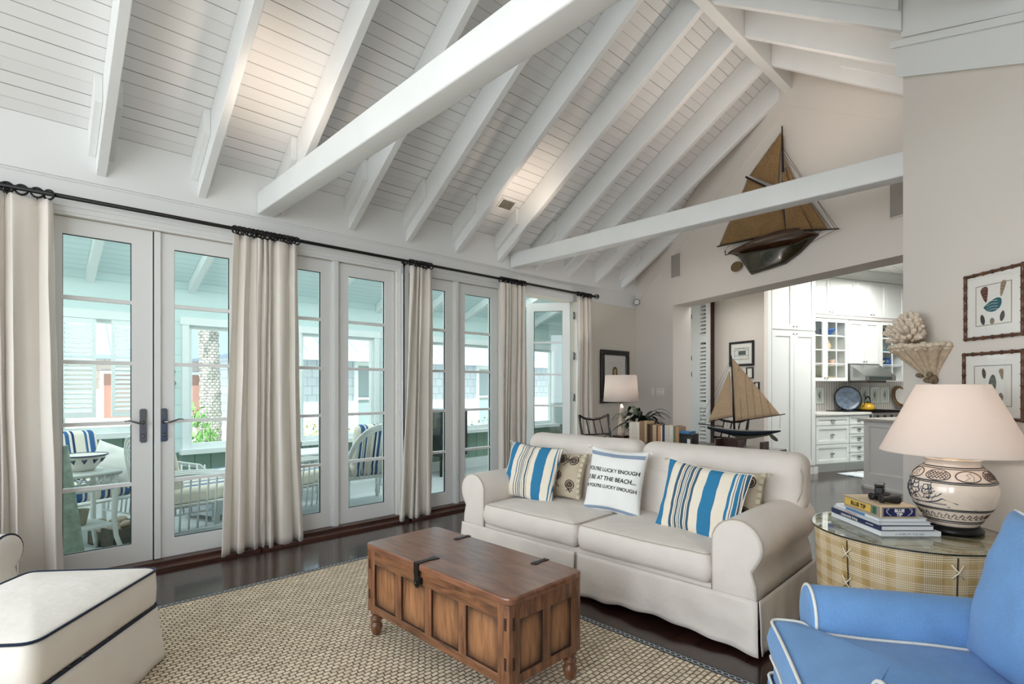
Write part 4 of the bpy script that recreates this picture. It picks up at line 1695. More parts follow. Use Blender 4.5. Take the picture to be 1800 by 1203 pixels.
def shell(o, c, w, h, rot, mat_, mat2, kind):
    g = G()
    ca, sa = cos(R(rot)), sin(R(rot))
    if kind == 'cone':
        pl = [(-.5, .32), (-.2, .48), (.25, .5), (.5, .38), (.42, .05), (.15, -.5), (-.02, -.5), (-.32, -.1)]
    elif kind == 'mussel':
        pl = [(-.5, .05), (-.3, .2), (0, .42), (.3, .5), (.48, .38), (.5, .05), (.35, -.3), (.05, -.45), (-.25, -.35), (-.42, -.1)]
    else:
        pl = [(-.1, .5), (.2, .42), (.45, .1), (.4, -.25), (.1, -.5), (-.2, -.42), (-.42, -.1), (-.38, .2)]
    pl = round_poly(pl, 0.2, 3)
    tr_ = lambda a, b, d: (c[0] + (a * w * ca - b * h * sa), -0.0094 - d, c[1] + (a * w * sa + b * h * ca))
    g.prism(pl, tr_, 0, 0.0006)
    s_ = g.build('shell_drawing', mat_, o)
    q = G()
    for k in range(4):
        t_ = -.3 + .2 * k
        q.tube([tr_(-.3, t_, .0007), (tr_(0, t_ + .08, .0007)), tr_(.28, t_ - .02, .0007)], 0.0012, 4)
    q.build('shell_markings', mat2, s_)


c1, c2, c3, c4 = (plain('print_maroon', rgb(92, 44, 38), .9), plain('print_tan', rgb(158, 138, 112), .9), plain('print_teal', rgb(30, 92, 104), .9), plain('print_olive', rgb(92, 92, 70), .9))
dk = plain('print_dark', rgb(50, 44, 40), .9)
o = dthing('shell_print', 'upper bamboo-framed print of shells around a teal mussel', 'picture', 0.685, 1.785, 'bamboo-framed shell prints')
bamboo_frame(o, 0.345, 0.345)
for c, w, h, r_, m1, m2, kd in (((-.052, .058), .05, .085, 8, c1, c2, 'cone'), ((.055, .075), .034, .085, -14, c2, dk, 'cone'), ((-.004, -.008), .115, .075, 6, c3, M['white'], 'mussel'),
                        ((-.065, -.075), .032, .062, 12, dk, c4, 'oval'), ((-.006, -.088), .034, .036, 0, c2, dk, 'oval'), ((.054, -.068), .032, .058, -14, dk, c2, 'oval')):
    shell(o, c, w, h, r_, m1, m2, kd)
o = dthing('shell_print', 'lower bamboo-framed print of grey and tan shells beside the lamp shade', 'picture', 0.68, 1.355, 'bamboo-framed shell prints')
bamboo_frame(o, 0.355, 0.345)
for c, w, h, r_, m1, m2, kd in (((-.052, .066), .028, .06, 8, dk, c2, 'oval'), ((.0, .008), .055, .11, -6, c4, dk, 'oval'), ((-.048, -.052), .045, .062, -20, c4, c2, 'oval'), ((.055, .06), .03, .06, 8, c2, dk, 'cone'), ((.05, -.06), .034, .05, 0, c1, c2, 'oval')):
    shell(o, c, w, h, r_, m1, m2, kd)

# ================================================================== SHELL BRACKET WITH CORAL
random.seed(11)
plaster = plain('weathered_plaster', rgb(182, 164, 140), 0.85, nscale=40, nstr=0.18, bump=0.5)
plasterd = plain('weathered_plaster_dark', rgb(122, 104, 84), 0.85, nscale=40, nstr=0.25, bump=0.5)
br = dthing('wall_bracket', 'shell-encrusted plaster wall bracket shaped like a scallop holding coral', 'bracket', 0.205, 1.60)
sc_ = lambda g_: None
g = G()


def half_bowl(u, v):
    a = -pi * u
    fl_ = 1 + 0.10 * cos(a * 15)
    rr = (0.15 * (1 - v) ** 1.25 + 0.036) * (1 + (fl_ - 1) * (1 - v * .5))
    return (rr * 1.02 * cos(a) + 0.05 * v, rr * sin(a) * 0.95, -0.012 - 0.185 * v ** 0.9)


g.grid(half_bowl, 60, 14)
g.prism([(p, q) for p, q in arc((0.045, 0), 0.032, 180, 360, 10)], XY(0), -0.205, -0.195)
g.build('corbel', plaster, br, solid=0.006)
g = G()
for k in range(19):
    a = -pi * (k + .5) / 19
    g.ball((0.185 * cos(a), 0.175 * sin(a), -0.004 + random.uniform(-.004, .006)), 0.026, 10, (1, .9, random.uniform(.5, .8)))
for k in range(15):
    a = -pi * (k + .5) / 15
    g.ball((0.175 * cos(a), 0.165 * sin(a), -0.026), 0.017, 8, (1, .9, .6))
g.prism([(p, q) for p, q in arc((0, 0), 0.178, 180, 360, 24)], XY(0), -0.02, 0.006)
g.build('shell_rim', plain('chalky_shells', rgb(206, 192, 170), .85, nscale=60, nstr=.2, bump=.5), br)
g = G()
for k in range(9):
    g.ball((0.045 + random.uniform(-.05, .05), -0.035 + random.uniform(-.02, .015), -0.20 + random.uniform(-.02, .025)), random.uniform(.012, .022), 8, (1, .8, .8))
g.tube([(0.075, -0.02, -0.19), (0.09, -.02, -.215), (0.088, -.02, -.245)], [.022, .02, .004], 8)
g.build('base_shells', plasterd, br)
coral_m = plain('bleached_coral', rgb(216, 200, 182), 0.9, nscale=90, nstr=0.12, bump=0.5)
g = G()
for k in range(230):
    th = random.uniform(0, pi)
    ph_ = random.uniform(0.05, 1.0)
    d = Vector((cos(th) * cos(ph_ * 1.45), -sin(th) * cos(ph_ * 1.45) * 0.85, sin(ph_ * 1.45)))
    rr = random.uniform(0.55, 1.0)
    p = Vector((d.x * 0.150 - 0.055 + 0.045 * d.z, -0.085 + d.y * 0.09, d.z * 0.172)) * 1.0
    p = Vector((p.x * rr, p.y * rr, p.z * rr + 0.012))
    tip = p + d * random.uniform(.006, .026)
    base = p * 0.55 + Vector((0, -0.02, 0))
    r0 = random.uniform(.011, .017)
    g.tube([base, p, tip], [r0 * .8, r0, r0 * .85], 6)
    g.ball(tip, r0 * .95, 7)
p = DM @ Vector((0.20, -0.01, 1.612))
co = g.build('coral', coral_m)
co.location = p
co.rotation_euler = (0, 0, R(-45))
tag(co, 'cluster of bleached branching coral sitting on the shell bracket', 'coral')

# ================================================================== SAILING BOAT HUNG ON THE GABLE
M['sail_d'] = fabric('tobacco_sailcloth', rgb(150, 120, 82), 60, 0.25, 0.5, 0.6, transl=0.15)
hullD = plain('dark_green_hull', rgb(44, 42, 26), 0.25, nscale=8, nstr=.3, coat=.3)
hullT = plain('dark_brown_topsides', rgb(66, 40, 24), 0.25, nscale=8, nstr=.2, coat=.3)
spar = plain('dark_spar', rgb(36, 24, 18), 0.5)
wb = kthing('model_boat', 'large antique model sailing boat with brown sails hung on the gable wall', 'model boat', 0, 0, 0)


def half_hull(g, top, bot, depth, yoff, nv=8):
    """top/bot: matched lists of (s, z); bulges towards -y"""
    def fn(u, v):
        t = u * (len(top) - 1)
        i = min(int(t), len(top) - 2)
        f_ = t - i
        s0, z0 = (top[i][0] * (1 - f_) + top[i + 1][0] * f_, top[i][1] * (1 - f_) + top[i + 1][1] * f_)
        s1, z1 = (bot[i][0] * (1 - f_) + bot[i + 1][0] * f_, bot[i][1] * (1 - f_) + bot[i + 1][1] * f_)
        dd = depth * sin(pi * min(1, max(0, u * .96 + .02))) ** 0.6
        k = v
        bulge = dd * (sqrt(max(0, 1 - k ** 2.2)) * (0.75 + 0.25 * cos(k * 2)))
        return (s0 + (s1 - s0) * k, yoff - bulge, z0 + (z1 - z0) * k)
    g.grid(fn, 28, nv)


top_ = [(1.985, 2.975), (2.25, 2.985), (2.55, 3.005), (2.85, 3.01), (3.05, 2.985), (3.215, 2.885)]
wl_ = [(2.15, 2.905), (2.35, 2.88), (2.6, 2.85), (2.85, 2.83), (3.02, 2.82), (3.20, 2.865)]
kl = [(2.20, 2.88), (2.36, 2.64), (2.6, 2.65), (2.82, 2.665), (3.0, 2.74), (3.19, 2.862)]
g = G()
half_hull(g, [(a, b) for a, b in top_], wl_, 0.13, -0.005)
g.build('topsides', hullT, wb)
g = G()


def lower(u, v):
    t = u * (len(wl_) - 1)
    i = min(int(t), len(wl_) - 2)
    f_ = t - i
    a = Vector(wl_[i]).lerp(Vector(wl_[i + 1]), f_)
    b = Vector(kl[i]).lerp(Vector(kl[i + 1]), f_)
    dd = 0.115 * sin(pi * (u * .96 + .02)) ** .6
    return (a.x + (b.x - a.x) * v, -0.02 - dd * (1 - v) ** 0.8 - 0.012, a.y + (b.y - a.y) * v)


g.grid(lower, 28, 8)
g.build('underbody', hullD, wb, solid=0.01)
g = G()
g.prism([(a, b) for a, b in top_] + [(a, b) for a, b in wl_[::-1]], lambda a, b, d: (a, d, b), -0.03, -0.004)
g.prism([(a, b) for a, b in wl_] + [(a, b) for a, b in kl[::-1]], lambda a, b, d: (a, d, b), -0.03, -0.004)
g.build('hull_core', hullT, wb)
g = G()
g.prism([(2.17 + .085 * cos(t) - .02, 2.775 + .06 * sin(t)) for t in [2 * pi * i / 18 for i in range(18)]], lambda a, b, d: (a, d, b), -0.05, -0.04)
g.build('rudder', plain('bronze_rudder', rgb(104, 84, 54), .4), wb)


def sail(name, outline, yoff, belly, mat_, par, seams=0, fan=None):
    """triangular / four-sided sail as a curved cloth between its edges"""
    A, B, C_, D_ = (outline + [outline[-1]])[:4]

    def fn(u, v):
        p = (Vector(A) * (1 - u) + Vector(B) * u) * (1 - v) + (Vector(D_) * (1 - u) + Vector(C_) * u) * v
        bl = belly * sin(pi * u) * sin(pi * (v * .92 + .04))
        wr = 0.012 * noise.noise(Vector((p.x * 7, p.y * 4, 3))) + .006 * noise.noise(Vector(((p.x + p.y) * 22, p.y * 4, 1)))
        return (p.x, yoff - bl - wr, p.y)
    g_ = G().grid(fn, 16, 16)
    return g_.build(name, mat_, par, solid=0.003)


Y = -0.075
sail('mainsail', [(1.90, 3.085), (2.885, 2.985), (2.79, 3.44), (2.36, 3.745)], Y, 0.05, M['sail_d'], wb)
sail('topsail', [(2.385, 3.765), (2.775, 3.50), (2.825, 4.02), (2.815, 4.07)], Y, 0.03, M['sail_d'], wb)
sail('staysail', [(2.905, 2.99), (3.20, 2.93), (2.88, 3.62), (2.845, 3.62)], Y - .02, 0.04, M['sail_d'], wb)
sail('jib', [(2.93, 3.0), (3.36, 2.885), (2.95, 3.55), (2.85, 3.80)], Y + .01, 0.03, M['sail_d'], wb)
g = G()
g.tube([(2.83, Y, 4.13), (2.845, Y, 3.5), (2.905, Y, 2.95)], [.006, .016, .018], 8)
g.build('mast', spar, wb)
g = G()
g.tube([(1.88, Y - .01, 3.075), (2.9, Y - .01, 2.985)], [.009, .011], 8)
g.build('boom', spar, wb)
g = G()
g.tube([(2.34, Y - .01, 3.765), (2.79, Y - .01, 3.43)], [.011, .009], 8)
g.build('gaff', spar, wb)
g = G()
g.tube([(2.9, Y, 2.985), (3.483, Y, 2.855)], [.013, .006], 8)
g.build('bowsprit', spar, wb)
g = G()
for a, b in (((2.835, 3.85), (3.47, 2.86)), ((2.84, 3.7), (3.40, 2.88)), ((3.47, 2.858), (3.19, 2.80)), ((3.30, 2.89), (3.19, 2.84)), ((1.98, 2.98), (2.30, 3.22)), ((2.84, 3.9), (3.44, 2.87))):
    g.tube([(a[0], Y, a[1]), (b[0], Y, b[1])], 0.0022, 4)
g.build('rigging', spar, wb)
g = G()
g.tube([(3.0, -0.005, 2.80), (3.0, -.14, 2.795), (3.0, -.14, 2.835)], .006, 6)
g.tube([(2.03, -0.005, 2.965), (2.03, -.10, 2.935), (2.03, -.10, 2.99)], .006, 6)
g.build('wall_hook', M['black'], wb)

# ================================================================== ROUND TABLE BY THE DIAGONAL WALL
def plaid_mat():
    t = NT('plaid_raffia_cloth')
    tc = t.add('ShaderNodeTexCoord')
    sp = t.add('ShaderNodeSeparateXYZ')
    t.link(tc.outputs['Object'], sp.inputs[0])
    th = t.math('MULTIPLY', t.math('ARCTAN2', sp.outputs[1], sp.outputs[0]), 0.39)
    nz = t.add('ShaderNodeTexNoise', Scale=9.0, Detail=3.0)
    mp = t.add('ShaderNodeMapping')
    mp.inputs['Scale'].default_value = (1, 1, 0.25)
    t.link(tc.outputs['Object'], mp.inputs['Vector'])
    t.link(mp.outputs[0], nz.inputs['Vector'])
    base = t.ramp(nz.outputs['Fac'], [(0.35, rgb(168, 138, 82)), (0.55, rgb(200, 172, 122)), (0.7, rgb(216, 196, 156))])

    def bands(x, period, lo, hi):
        fr = t.math('FRACT', t.math('DIVIDE', x, period))
        return t.math('MULTIPLY', t.math('GREATER_THAN', fr, lo), t.math('LESS_THAN', fr, hi))

    def lines(x, p, duty):
        return t.math('LESS_THAN', t.math('FRACT', t.math('DIVIDE', x, p)), duty)
    wob = t.math('ADD', sp.outputs[2], t.math('MULTIPLY', t.math('SINE', t.math('MULTIPLY', th, 9.0)), 0.006))
    v1 = t.math('MULTIPLY', bands(th, 0.10, 0.2, 0.85), lines(th, 0.0075, 0.45))
    h1 = t.math('MULTIPLY', bands(wob, 0.066, 0.25, 0.85), lines(wob, 0.0095, 0.36))
    k = t.math('MINIMUM', t.math('ADD', t.math('MULTIPLY', v1, 0.45), t.math('MULTIPLY', h1, 0.75)), 0.9)
    t.color(t.mix(k, base, rgb(236, 226, 206)))
    t.set(Roughness=0.9)
    return t.m


TBX, TBY, TBZ = 4.165, 3.19, 0.655
tb = thing('round_table', 'round drum side table wrapped in laced straw plaid cloth with glass top', 'table', (TBX, TBY, 0))
g = G()
g.grid(lambda u, v: ((0.388 - 0.012 * sin(pi * v) + .004 * noise.noise(Vector((cos(2 * pi * u) * 3, sin(2 * pi * u) * 3, v * 2)))) * cos(2 * pi * u), (0.388 - 0.012 * sin(pi * v) + .004 * noise.noise(Vector((cos(2 * pi * u) * 3, sin(2 * pi * u) * 3, v * 2)))) * sin(2 * pi * u), 0.006 + (TBZ - 0.016) * v), 96, 14, wrap_u=True)
g.put([(0.388 * cos(2 * pi * k / 48), 0.388 * sin(2 * pi * k / 48), TBZ - .0105) for k in range(48)], [tuple(range(48))], False)
g.build('cloth_drum', plaid_mat(), tb)
gt = NT('table_glass')
gt.set(Roughness=0.02)
gt.color((1, 1, 1, 1))
g = G().lathe([(0.001, TBZ - 0.009), (0.398, TBZ - 0.009), (0.402, TBZ - 0.006), (0.402, TBZ - 0.002), (0.398, TBZ), (0.001, TBZ)], 96, False)
g.build('glass_top', glass_mat('table_glass_clear', (0.96, 0.99, 0.97, 1), 1.3), tb)
g = G().tube([(0.402 * cos(2 * pi * k / 96), 0.402 * sin(2 * pi * k / 96), TBZ - 0.004) for k in range(96)], 0.0035, 6, True)
g.build('glass_edge', plain('dark_green_glass_edge', rgb(20, 30, 26), 0.15), tb)
cordm = plain('cotton_lacing', rgb(238, 228, 204), 0.9)
seamm = plain('dark_seam_thread', rgb(70, 54, 34), 0.9)  # dark brown line along the cloth seams
for a0 in (245.5, 307):
    g = G()
    P = lambda da, z, r=0.392: (r * cos(R(a0 + da)), r * sin(R(a0 + da)), z)
    g.tube([P(0, 0.02, .386), P(0, .2, .381), P(0, .33, .377), P(0, .48, .381), P(0, TBZ - .02, .3885)], 0.003, 5)
    g.build('seam', seamm, tb)
    g = G()
    for z in (0.575, 0.44, 0.30, 0.16):
        g.tube([P(-3.4, z + .03, .388), P(0, z, .394), P(3.4, z - .028, .388)], 0.0028, 5)
        g.tube([P(3.4, z + .03, .388), P(0, z, .396), P(-3.4, z - .028, .388)], 0.0028, 5)
    g.build('lacing', cordm, tb)

# ---- big ceramic lamp
LZ = TBZ + 0.001
lp = thing('table_lamp', 'large ceramic jar lamp with a painted ship and wide linen shade', 'lamp', (4.325, 3.335, LZ))
G().lathe([(0.07, 0), (0.118, 0.0), (0.12, 0.012), (0.112, 0.022), (0.10, 0.03), (0.07, 0.03)], 40).build('plinth', M['black'], lp)
jar = [(0.080, 0.030), (0.102, 0.034), (0.106, 0.046), (0.128, 0.085), (0.160, 0.135), (0.174, 0.185), (0.175, 0.205), (0.168, 0.24), (0.150, 0.275), (0.125, 0.302), (0.107, 0.317), (0.105, 0.326), (0.110, 0.342), (0.116, 0.348), (0.108, 0.35), (0.09, 0.345)]
jo = G().lathe(jar, 56).build('jar', plain('cream_glazed_ceramic', rgb(232, 216, 200), 0.12, coat=0.6, nscale=30, nstr=.02), lp)


def jr(z):
    for (r0, z0), (r1, z1) in zip(jar[1:], jar[2:]):
        if z0 <= z <= z1 and z1 > z0:
            return r0 + (r1 - r0) * (z - z0) / (z1 - z0)
    return 0.1


J = lambda a, z, e=0.0012: ((jr(z) + e) * cos(R(a)), (jr(z) + e) * sin(R(a)), z)
ink = plain('blue_black_glaze', rgb(30, 36, 44), 0.3)
g = G()
for z, r_ in ((0.313, .003), (0.306, .0022), (0.250, .0032), (0.243, .0022), (0.122, .003), (0.115, .002), (0.062, .003), (0.053, .002)):
    g.tube([J(a, z) for a in range(0, 360, 6)], r_, 5, True)
g.build('painted_band', ink, jo)
g = G()
for k in range(8):
    ac = -150 + 45 * k
    g.tube([J(ac + 19 * cos(t), 0.278 + 0.023 * sin(t)) for t in [2 * pi * i / 20 for i in range(20)]], .0024, 4, True)
    if k % 2:
        for q in range(-3, 4):
            for s_ in (-1, 1):
                pts = []
                for i in range(7):
                    v = -1 + 2 * i / 6
                    a_ = q * 5.4 + s_ * v * 9
                    if (a_ / 19) ** 2 + v * v < 1:
                        pts.append(J(ac + a_, 0.278 + 0.023 * v))
                if len(pts) > 1:
                    g.tube(pts, .0018, 4)
    else:
        g.tube([J(ac - 6, .262), J(ac + 2, .275), J(ac - 3, .285), J(ac + 7, .294)], .001, 4)
        g.tube([J(ac + 6, .262), J(ac + 8, .278), J(ac + 4, .29)], .001, 4)
for k in range(30):
    a_ = k * 12
    g.tube([J(a_, .085), J(a_ + 4, .10), J(a_ + 8, .09), J(a_ + 5, .078), J(a_ + 12, .075)], .0018, 4)
g.build('painted_pattern', plain('brown_glaze_line', rgb(76, 56, 50), 0.3), jo)
g = G()
sx = lambda x, z: J(-168 + x, z, .0008)
rnd = random.Random(4)
hull = [(0, .165), (8, .15), (30, .143), (52, .146), (66, .158), (72, .172)]
g.tube([sx(*p) for p in hull], 0.00288, 5)
g.tube([sx(x, z + .022 - .006 * sin(x * .05)) for x, z in hull], 0.00208, 5)
for mx_, h_ in ((14, .085), (32, .092), (52, .072)):
    g.tube([sx(mx_, .165), sx(mx_ + 1, .165 + h_ * .9)], 0.00208, 5)
    for zz in (.19, .212, .233):
        if zz < .165 + h_ * .85:
            w_ = 8 - (zz - .19) * 60
            g.tube([sx(mx_ - w_, zz), sx(mx_ - w_ * .2, zz - .008), sx(mx_ + w_, zz + .002)], 0.00192, 4)
            g.tube([sx(mx_ - w_, zz), sx(mx_ - w_ * .8, zz + .016), sx(mx_ + w_ * .8, zz + .018), sx(mx_ + w_, zz + .002)], 0.00192, 4)
for k in range(46):
    x0_ = rnd.uniform(2, 60)
    z0_ = rnd.uniform(.155, .215)
    g.tube([sx(x0_, z0_), sx(x0_ + rnd.uniform(-6, 8), z0_ + rnd.uniform(.008, .03))], 0.00144, 4)
g.tube([sx(72, .172), sx(92, .151)], 0.00192, 4)
g.tube([sx(-8, .138), sx(30, .132), sx(80, .134), sx(118, .128)], 0.00176, 4)
for k in range(14):
    g.tube([sx(30 + k * 3.4, .142), sx(31.5 + k * 3.4, .148), sx(33 + k * 3.4, .142)], 0.0016, 4)
g.build('painted_ship', plain('navy_ship_glaze', rgb(38, 56, 76), 0.3), jo)
shade_m = NT('linen_lamp_shade')
shade_m.n.remove(shade_m.b)
d1 = shade_m.add('ShaderNodeBsdfDiffuse')
d1.inputs['Color'].default_value = rgb(244, 236, 230)
d2 = shade_m.add('ShaderNodeBsdfTranslucent')
d2.inputs['Color'].default_value = rgb(246, 238, 232)
mx = shade_m.add('ShaderNodeMixShader')
mx.inputs[0].default_value = 0.45
shade_m.link(d1.outputs[0], mx.inputs[1])
shade_m.link(d2.outputs[0], mx.inputs[2])
shade_m.link(mx.outputs[0], shade_m.n['Material Output'].inputs['Surface'])
g = G().lathe([(0.293, 0.374), (0.292, 0.380), (0.143, 0.70), (0.142, 0.705)], 64, True, False)
g.build('shade', shade_m.m, lp, solid=0.003)
g = G()
g.tube([(0, 0, 0.345), (0, 0, 0.47)], 0.008, 8)
g.lathe([(0.107, .344), (0.02, .352), (0.012, .40)], 24, True, False)
for k in range(3):
    a = 2 * pi * k / 3
    g.tube([(0, 0, .69), (0.142 * cos(a), .142 * sin(a), .698)], .0025, 5)
g.tube([(0, 0, .47), (0.04, 0, .55), (0, 0, .69)], .002, 5)
g.build('harp', M['brass'], lp)
bl_m = plain('lamp_bulb', rgb(255, 226, 196), 0.5, emit=6)
G().ball((0, 0, 0.52), 0.03, 12).build('bulb', bl_m, lp)
light('lamp_glow', 'POINT', (4.325, 3.335, LZ + 0.535), 5.5, (1.0, 0.92, 0.86), 0.035)

# ---- coffee-table books, tin box, field glasses
AX = R(136)
BX, BY = 4.116, 2.945
ax_, bx_ = Vector((cos(AX), sin(AX), 0)), Vector((cos(AX - pi / 2), sin(AX - pi / 2), 0))


def book_lying(label, L, Wd, z, th, cover, pages, off=(0, 0), rot=0.0, text=None, tcol=None, spine_side=True):
    """lying book: local x along the long side, y along the short side; spine on the y=0 side"""
    p = Vector((BX, BY, 0)) + ax_ * off[0] + bx_ * off[1]
    o = thing('book', label, 'book', (p.x, p.y, z), AX + R(rot), 'coffee-table books on the round table')
    # local +x = towards left end, local -y = towards the far right end
    g = G()
    c = 0.0022
    g.box(0, L, -Wd, 0, 0, c)
    g.box(0, L, -Wd, 0, th - c, th)
    if spine_side:
        g.box(0, L, -c, 0.001, 0, th)
    else:
        g.box(-0.001, c, -Wd, 0, 0, th)
    g.build('cover', cover, o)
    g = G()
    if spine_side:
        g.box(.004, L - .004, -Wd + .004, -c, c, th - c)
    else:
        g.box(c, L - .004, -Wd + .004, -.004, c, th - c)
    g.build('pages', pages, o)
    if text:
        q = G()
        for (tx, sz, pos, sp_) in text:
            if spine_side:
                add_text(q, tx, sz, lambda x, y: (pos - x, 0.0016, th / 2 - sz * .35 + y), 0.0003, spacing=sp_)
            else:
                add_text(q, tx, sz, lambda x, y: (-0.0018, -(pos + x), th / 2 - sz * .35 + y), 0.0002, spacing=sp_)
        q.build('title', tcol, o)
    return o


pg = plain('book_pages', rgb(226, 228, 228), 0.8)
navyc = plain('navy_cover', rgb(30, 44, 82), 0.35)
whitec = plain('white_cover', rgb(224, 230, 234), 0.3)
bluec = plain('blue_cover', rgb(74, 128, 178), 0.35)
greyc = plain('pale_grey_cover', rgb(196, 202, 206), 0.4)
inkgrey = plain('grey_title_ink', rgb(120, 136, 146), 0.6)
inkred = plain('red_title_ink', rgb(190, 96, 84), 0.6)
z = TBZ + 0.0012
book_lying('white coffee-table book at the bottom of the stack on the round table', 0.40, 0.275, z, 0.022, whitec, pg, (0, 0), 0, [("A HOME BY THE SEA", 0.011, 0.13, 1.35)], inkgrey, False)
z += 0.0226
book_lying('navy coffee-table book second from the bottom of the stack', 0.385, 0.25, z, 0.023, navyc, pg, (0.012, 0.008), 0.5, [("waterside living", 0.021, 0.235, 1.0), ("SHARYN BARNES", 0.007, 0.08, 1.0)], M['white'])
z += 0.0236
book_lying('pale grey book with red lettering, third from the bottom of the stack', 0.365, 0.24, z, 0.015, greyc, pg, (0.022, 0.006), -1, [("ON SUMMER WATER", 0.0095, 0.22, 1.2)], inkred)
z += 0.0156
b_ = book_lying('thin white book with blue band directly under the lettered box', 0.335, 0.225, z, 0.013, whitec, pg, (0.03, 0.01), 0)
G().box(0.10, 0.25, -0.001, 0.0016, 0.001, 0.012).build('spine_band', bluec, b_)
z += 0.0136
bxo = thing('cardboard_box', 'vintage cardboard box with yellow and blue lettered labels atop the books', 'box', Vector((BX, BY, 0)) + ax_ * 0.035 + bx_ * 0.022 + Vector((0, 0, z)), AX)
BLn, BWd, BHt = 0.285, 0.172, 0.056
kraft = plain('kraft_board', rgb(206, 186, 154), 0.7, nscale=60, nstr=.06)
grb = plain('grey_label_border', rgb(150, 140, 124), 0.7)
G().bbox(0, BLn, -BWd, 0, 0, BHt, 0.002).build('carton', kraft, bxo)
lab = lambda x0, x1, z0_, z1_, m_, nm__, e: G().box(x0, x1, 0.0002, e, z0_, z1_).build(nm__, m_, bxo)
lab(0.004, BLn - 0.004, 0.003, BHt - .003, grb, 'label_border', .0008)
lab(0.07, BLn - 0.012, 0.011, BHt - .010, plain('yellow_label', rgb(214, 178, 84), .6), 'yellow_label', .0012)
lab(0.03, 0.068, 0.011, BHt - .010, plain('green_label', rgb(46, 92, 76), .6), 'green_label', .0012)
G().tube([(0.06, .0013, .012), (0.06, .0013, .044)], .0006, 4).build('label_stripe', M['white'], bxo)
q = G()
add_text(q, "BLUE TIP", 0.027, lambda x, y: (0.165 - x, 0.0018, 0.0185 + y), 0.0014, spacing=1.1)
q.build('black_lettering', M['ink'], bxo)
G().box(-0.0008, 0.0002, -BWd + .004, -.004, .004, BHt - .004).build('label_border', grb, bxo)
G().box(-0.0013, -0.0006, -BWd + .012, -.012, .009, BHt - .009).build('navy_label', plain('navy_label', rgb(24, 32, 84), .5), bxo)
q = G()
add_text(q, "BLUE", 0.0195, lambda x, y: (-0.0018, -(BWd / 2 + x), 0.0295 + y), 0.0011, spacing=1.05)
add_text(q, "TIP", 0.0195, lambda x, y: (-0.0018, -(BWd / 2 + x), 0.0115 + y), 0.0011, spacing=1.05)
q.build('white_lettering', M['white'], bxo)
q = G()
for sgn in (-1, 1):
    for k in range(7):
        t = k / 6
        y = -(BWd / 2) + sgn * (0.036 + 0.020 * sin(pi * (t * .75 + .05)))
        zz = 0.012 + .03 * t
        q.tube([(-0.0016, y, zz), (-0.0016, y + sgn * .007, zz + .005)], [.0016, .0006], 4)
q.build('laurel_mark', M['white'], bxo)
z += BHt + 0.0004
pb_ = Vector((BX, BY, 0)) + ax_ * 0.125 + bx_ * 0.09
fg = thing('binoculars', 'black opera binoculars lying on the lettered box', 'binoculars', (pb_.x, pb_.y, z), AX)
leather = plain('black_leather', rgb(20, 18, 18), 0.5, nscale=200, nstr=.2, bump=.3)
# barrels lie along local y, side by side along x
for x in (0.036, -0.036):
    g = G()
    g.T = Matrix.Translation((x, 0.035, 0.0215)) @ Matrix.Rotation(R(90), 4, 'X')
    g.lathe([(0.012, 0.0), (0.0175, 0.001), (0.0185, 0.012), (0.0135, 0.016), (0.0135, 0.03), (0.016, 0.045), (0.0195, 0.060), (0.0205, 0.078), (0.0213, 0.08), (0.0213, 0.088), (0.018, 0.089), (0.016, 0.083)], 20)
    b = g.build('barrel', leather, fg)
    q = G()
    q.T = g.T
    q.lathe([(0.001, 0.083), (0.017, 0.083)], 18, False, False)
    q.build('lens', plain('dark_lens', rgb(30, 26, 36), .08), b)
g = G()
g.bbox(-0.032, 0.032, -.005, .003, .017, .026, .002)
g.bbox(-0.032, 0.032, -.038, -.031, .017, .026, .002)
g.tube([(0, .012, .0225), (0, -.04, .0225)], .006, 10)
g.T = Matrix.Translation((0, .006, .0225)) @ Matrix.Rotation(R(90), 4, 'X')
g.lathe([(.011, -.006), (.0115, -.004), (.0115, .004), (.011, .006)], 16)
g.build('bridge', M['black'], fg)
pc_ = Vector((BX, BY, 0)) + ax_ * 0.195 + bx_ * 0.125
cs = thing('binocular_case', 'small black leather case standing behind the binoculars', 'case', (pc_.x, pc_.y, z + .0005), AX + R(-38))
G().rbox((0, 0, 0.033), (0.098, 0.038, 0.066), 0.008, 4, 3).build('body', leather, cs)
G().rbox((0, 0, 0.072), (0.100, 0.040, 0.013), 0.006, 4, 2).build('lid', leather, cs)

# ================================================================== LONG TABLE BEHIND THE SOFA
TZ = 0.735
dt = thing('long_table', 'dark wooden table behind the sofa carrying books, lamp and model boat', 'table', (1.72, 5.27, 0), R(-1))
G().bbox(-0.88, 1.05, -0.36, 0.36, TZ - 0.03, TZ, 0.006).build('top', M['darkwood'], dt)
g = G()
g.box(-.80, 0.98, -.30, -.275, TZ - .13, TZ - .03)
g.box(-.80, 0.98, .275, .30, TZ - .13, TZ - .03)
g.box(-.80, -.77, -.30, .30, TZ - .13, TZ - .03)
g.box(1.10, 0.98, -.30, .30, TZ - .13, TZ - .03)
g.build('apron', M['darkwood'], dt)
for x in (-.79, .97):
    for y in (-.31, .31):
        q = G()
        q.T = Matrix.Translation((x, y, 0))
        q.lathe([(.018, 0), (.026, .02), (.02, .06), (.032, .35), (.022, .5), (.034, .56), (.034, TZ - .03)], 16)
        q.build('leg', M['darkwood'], dt)

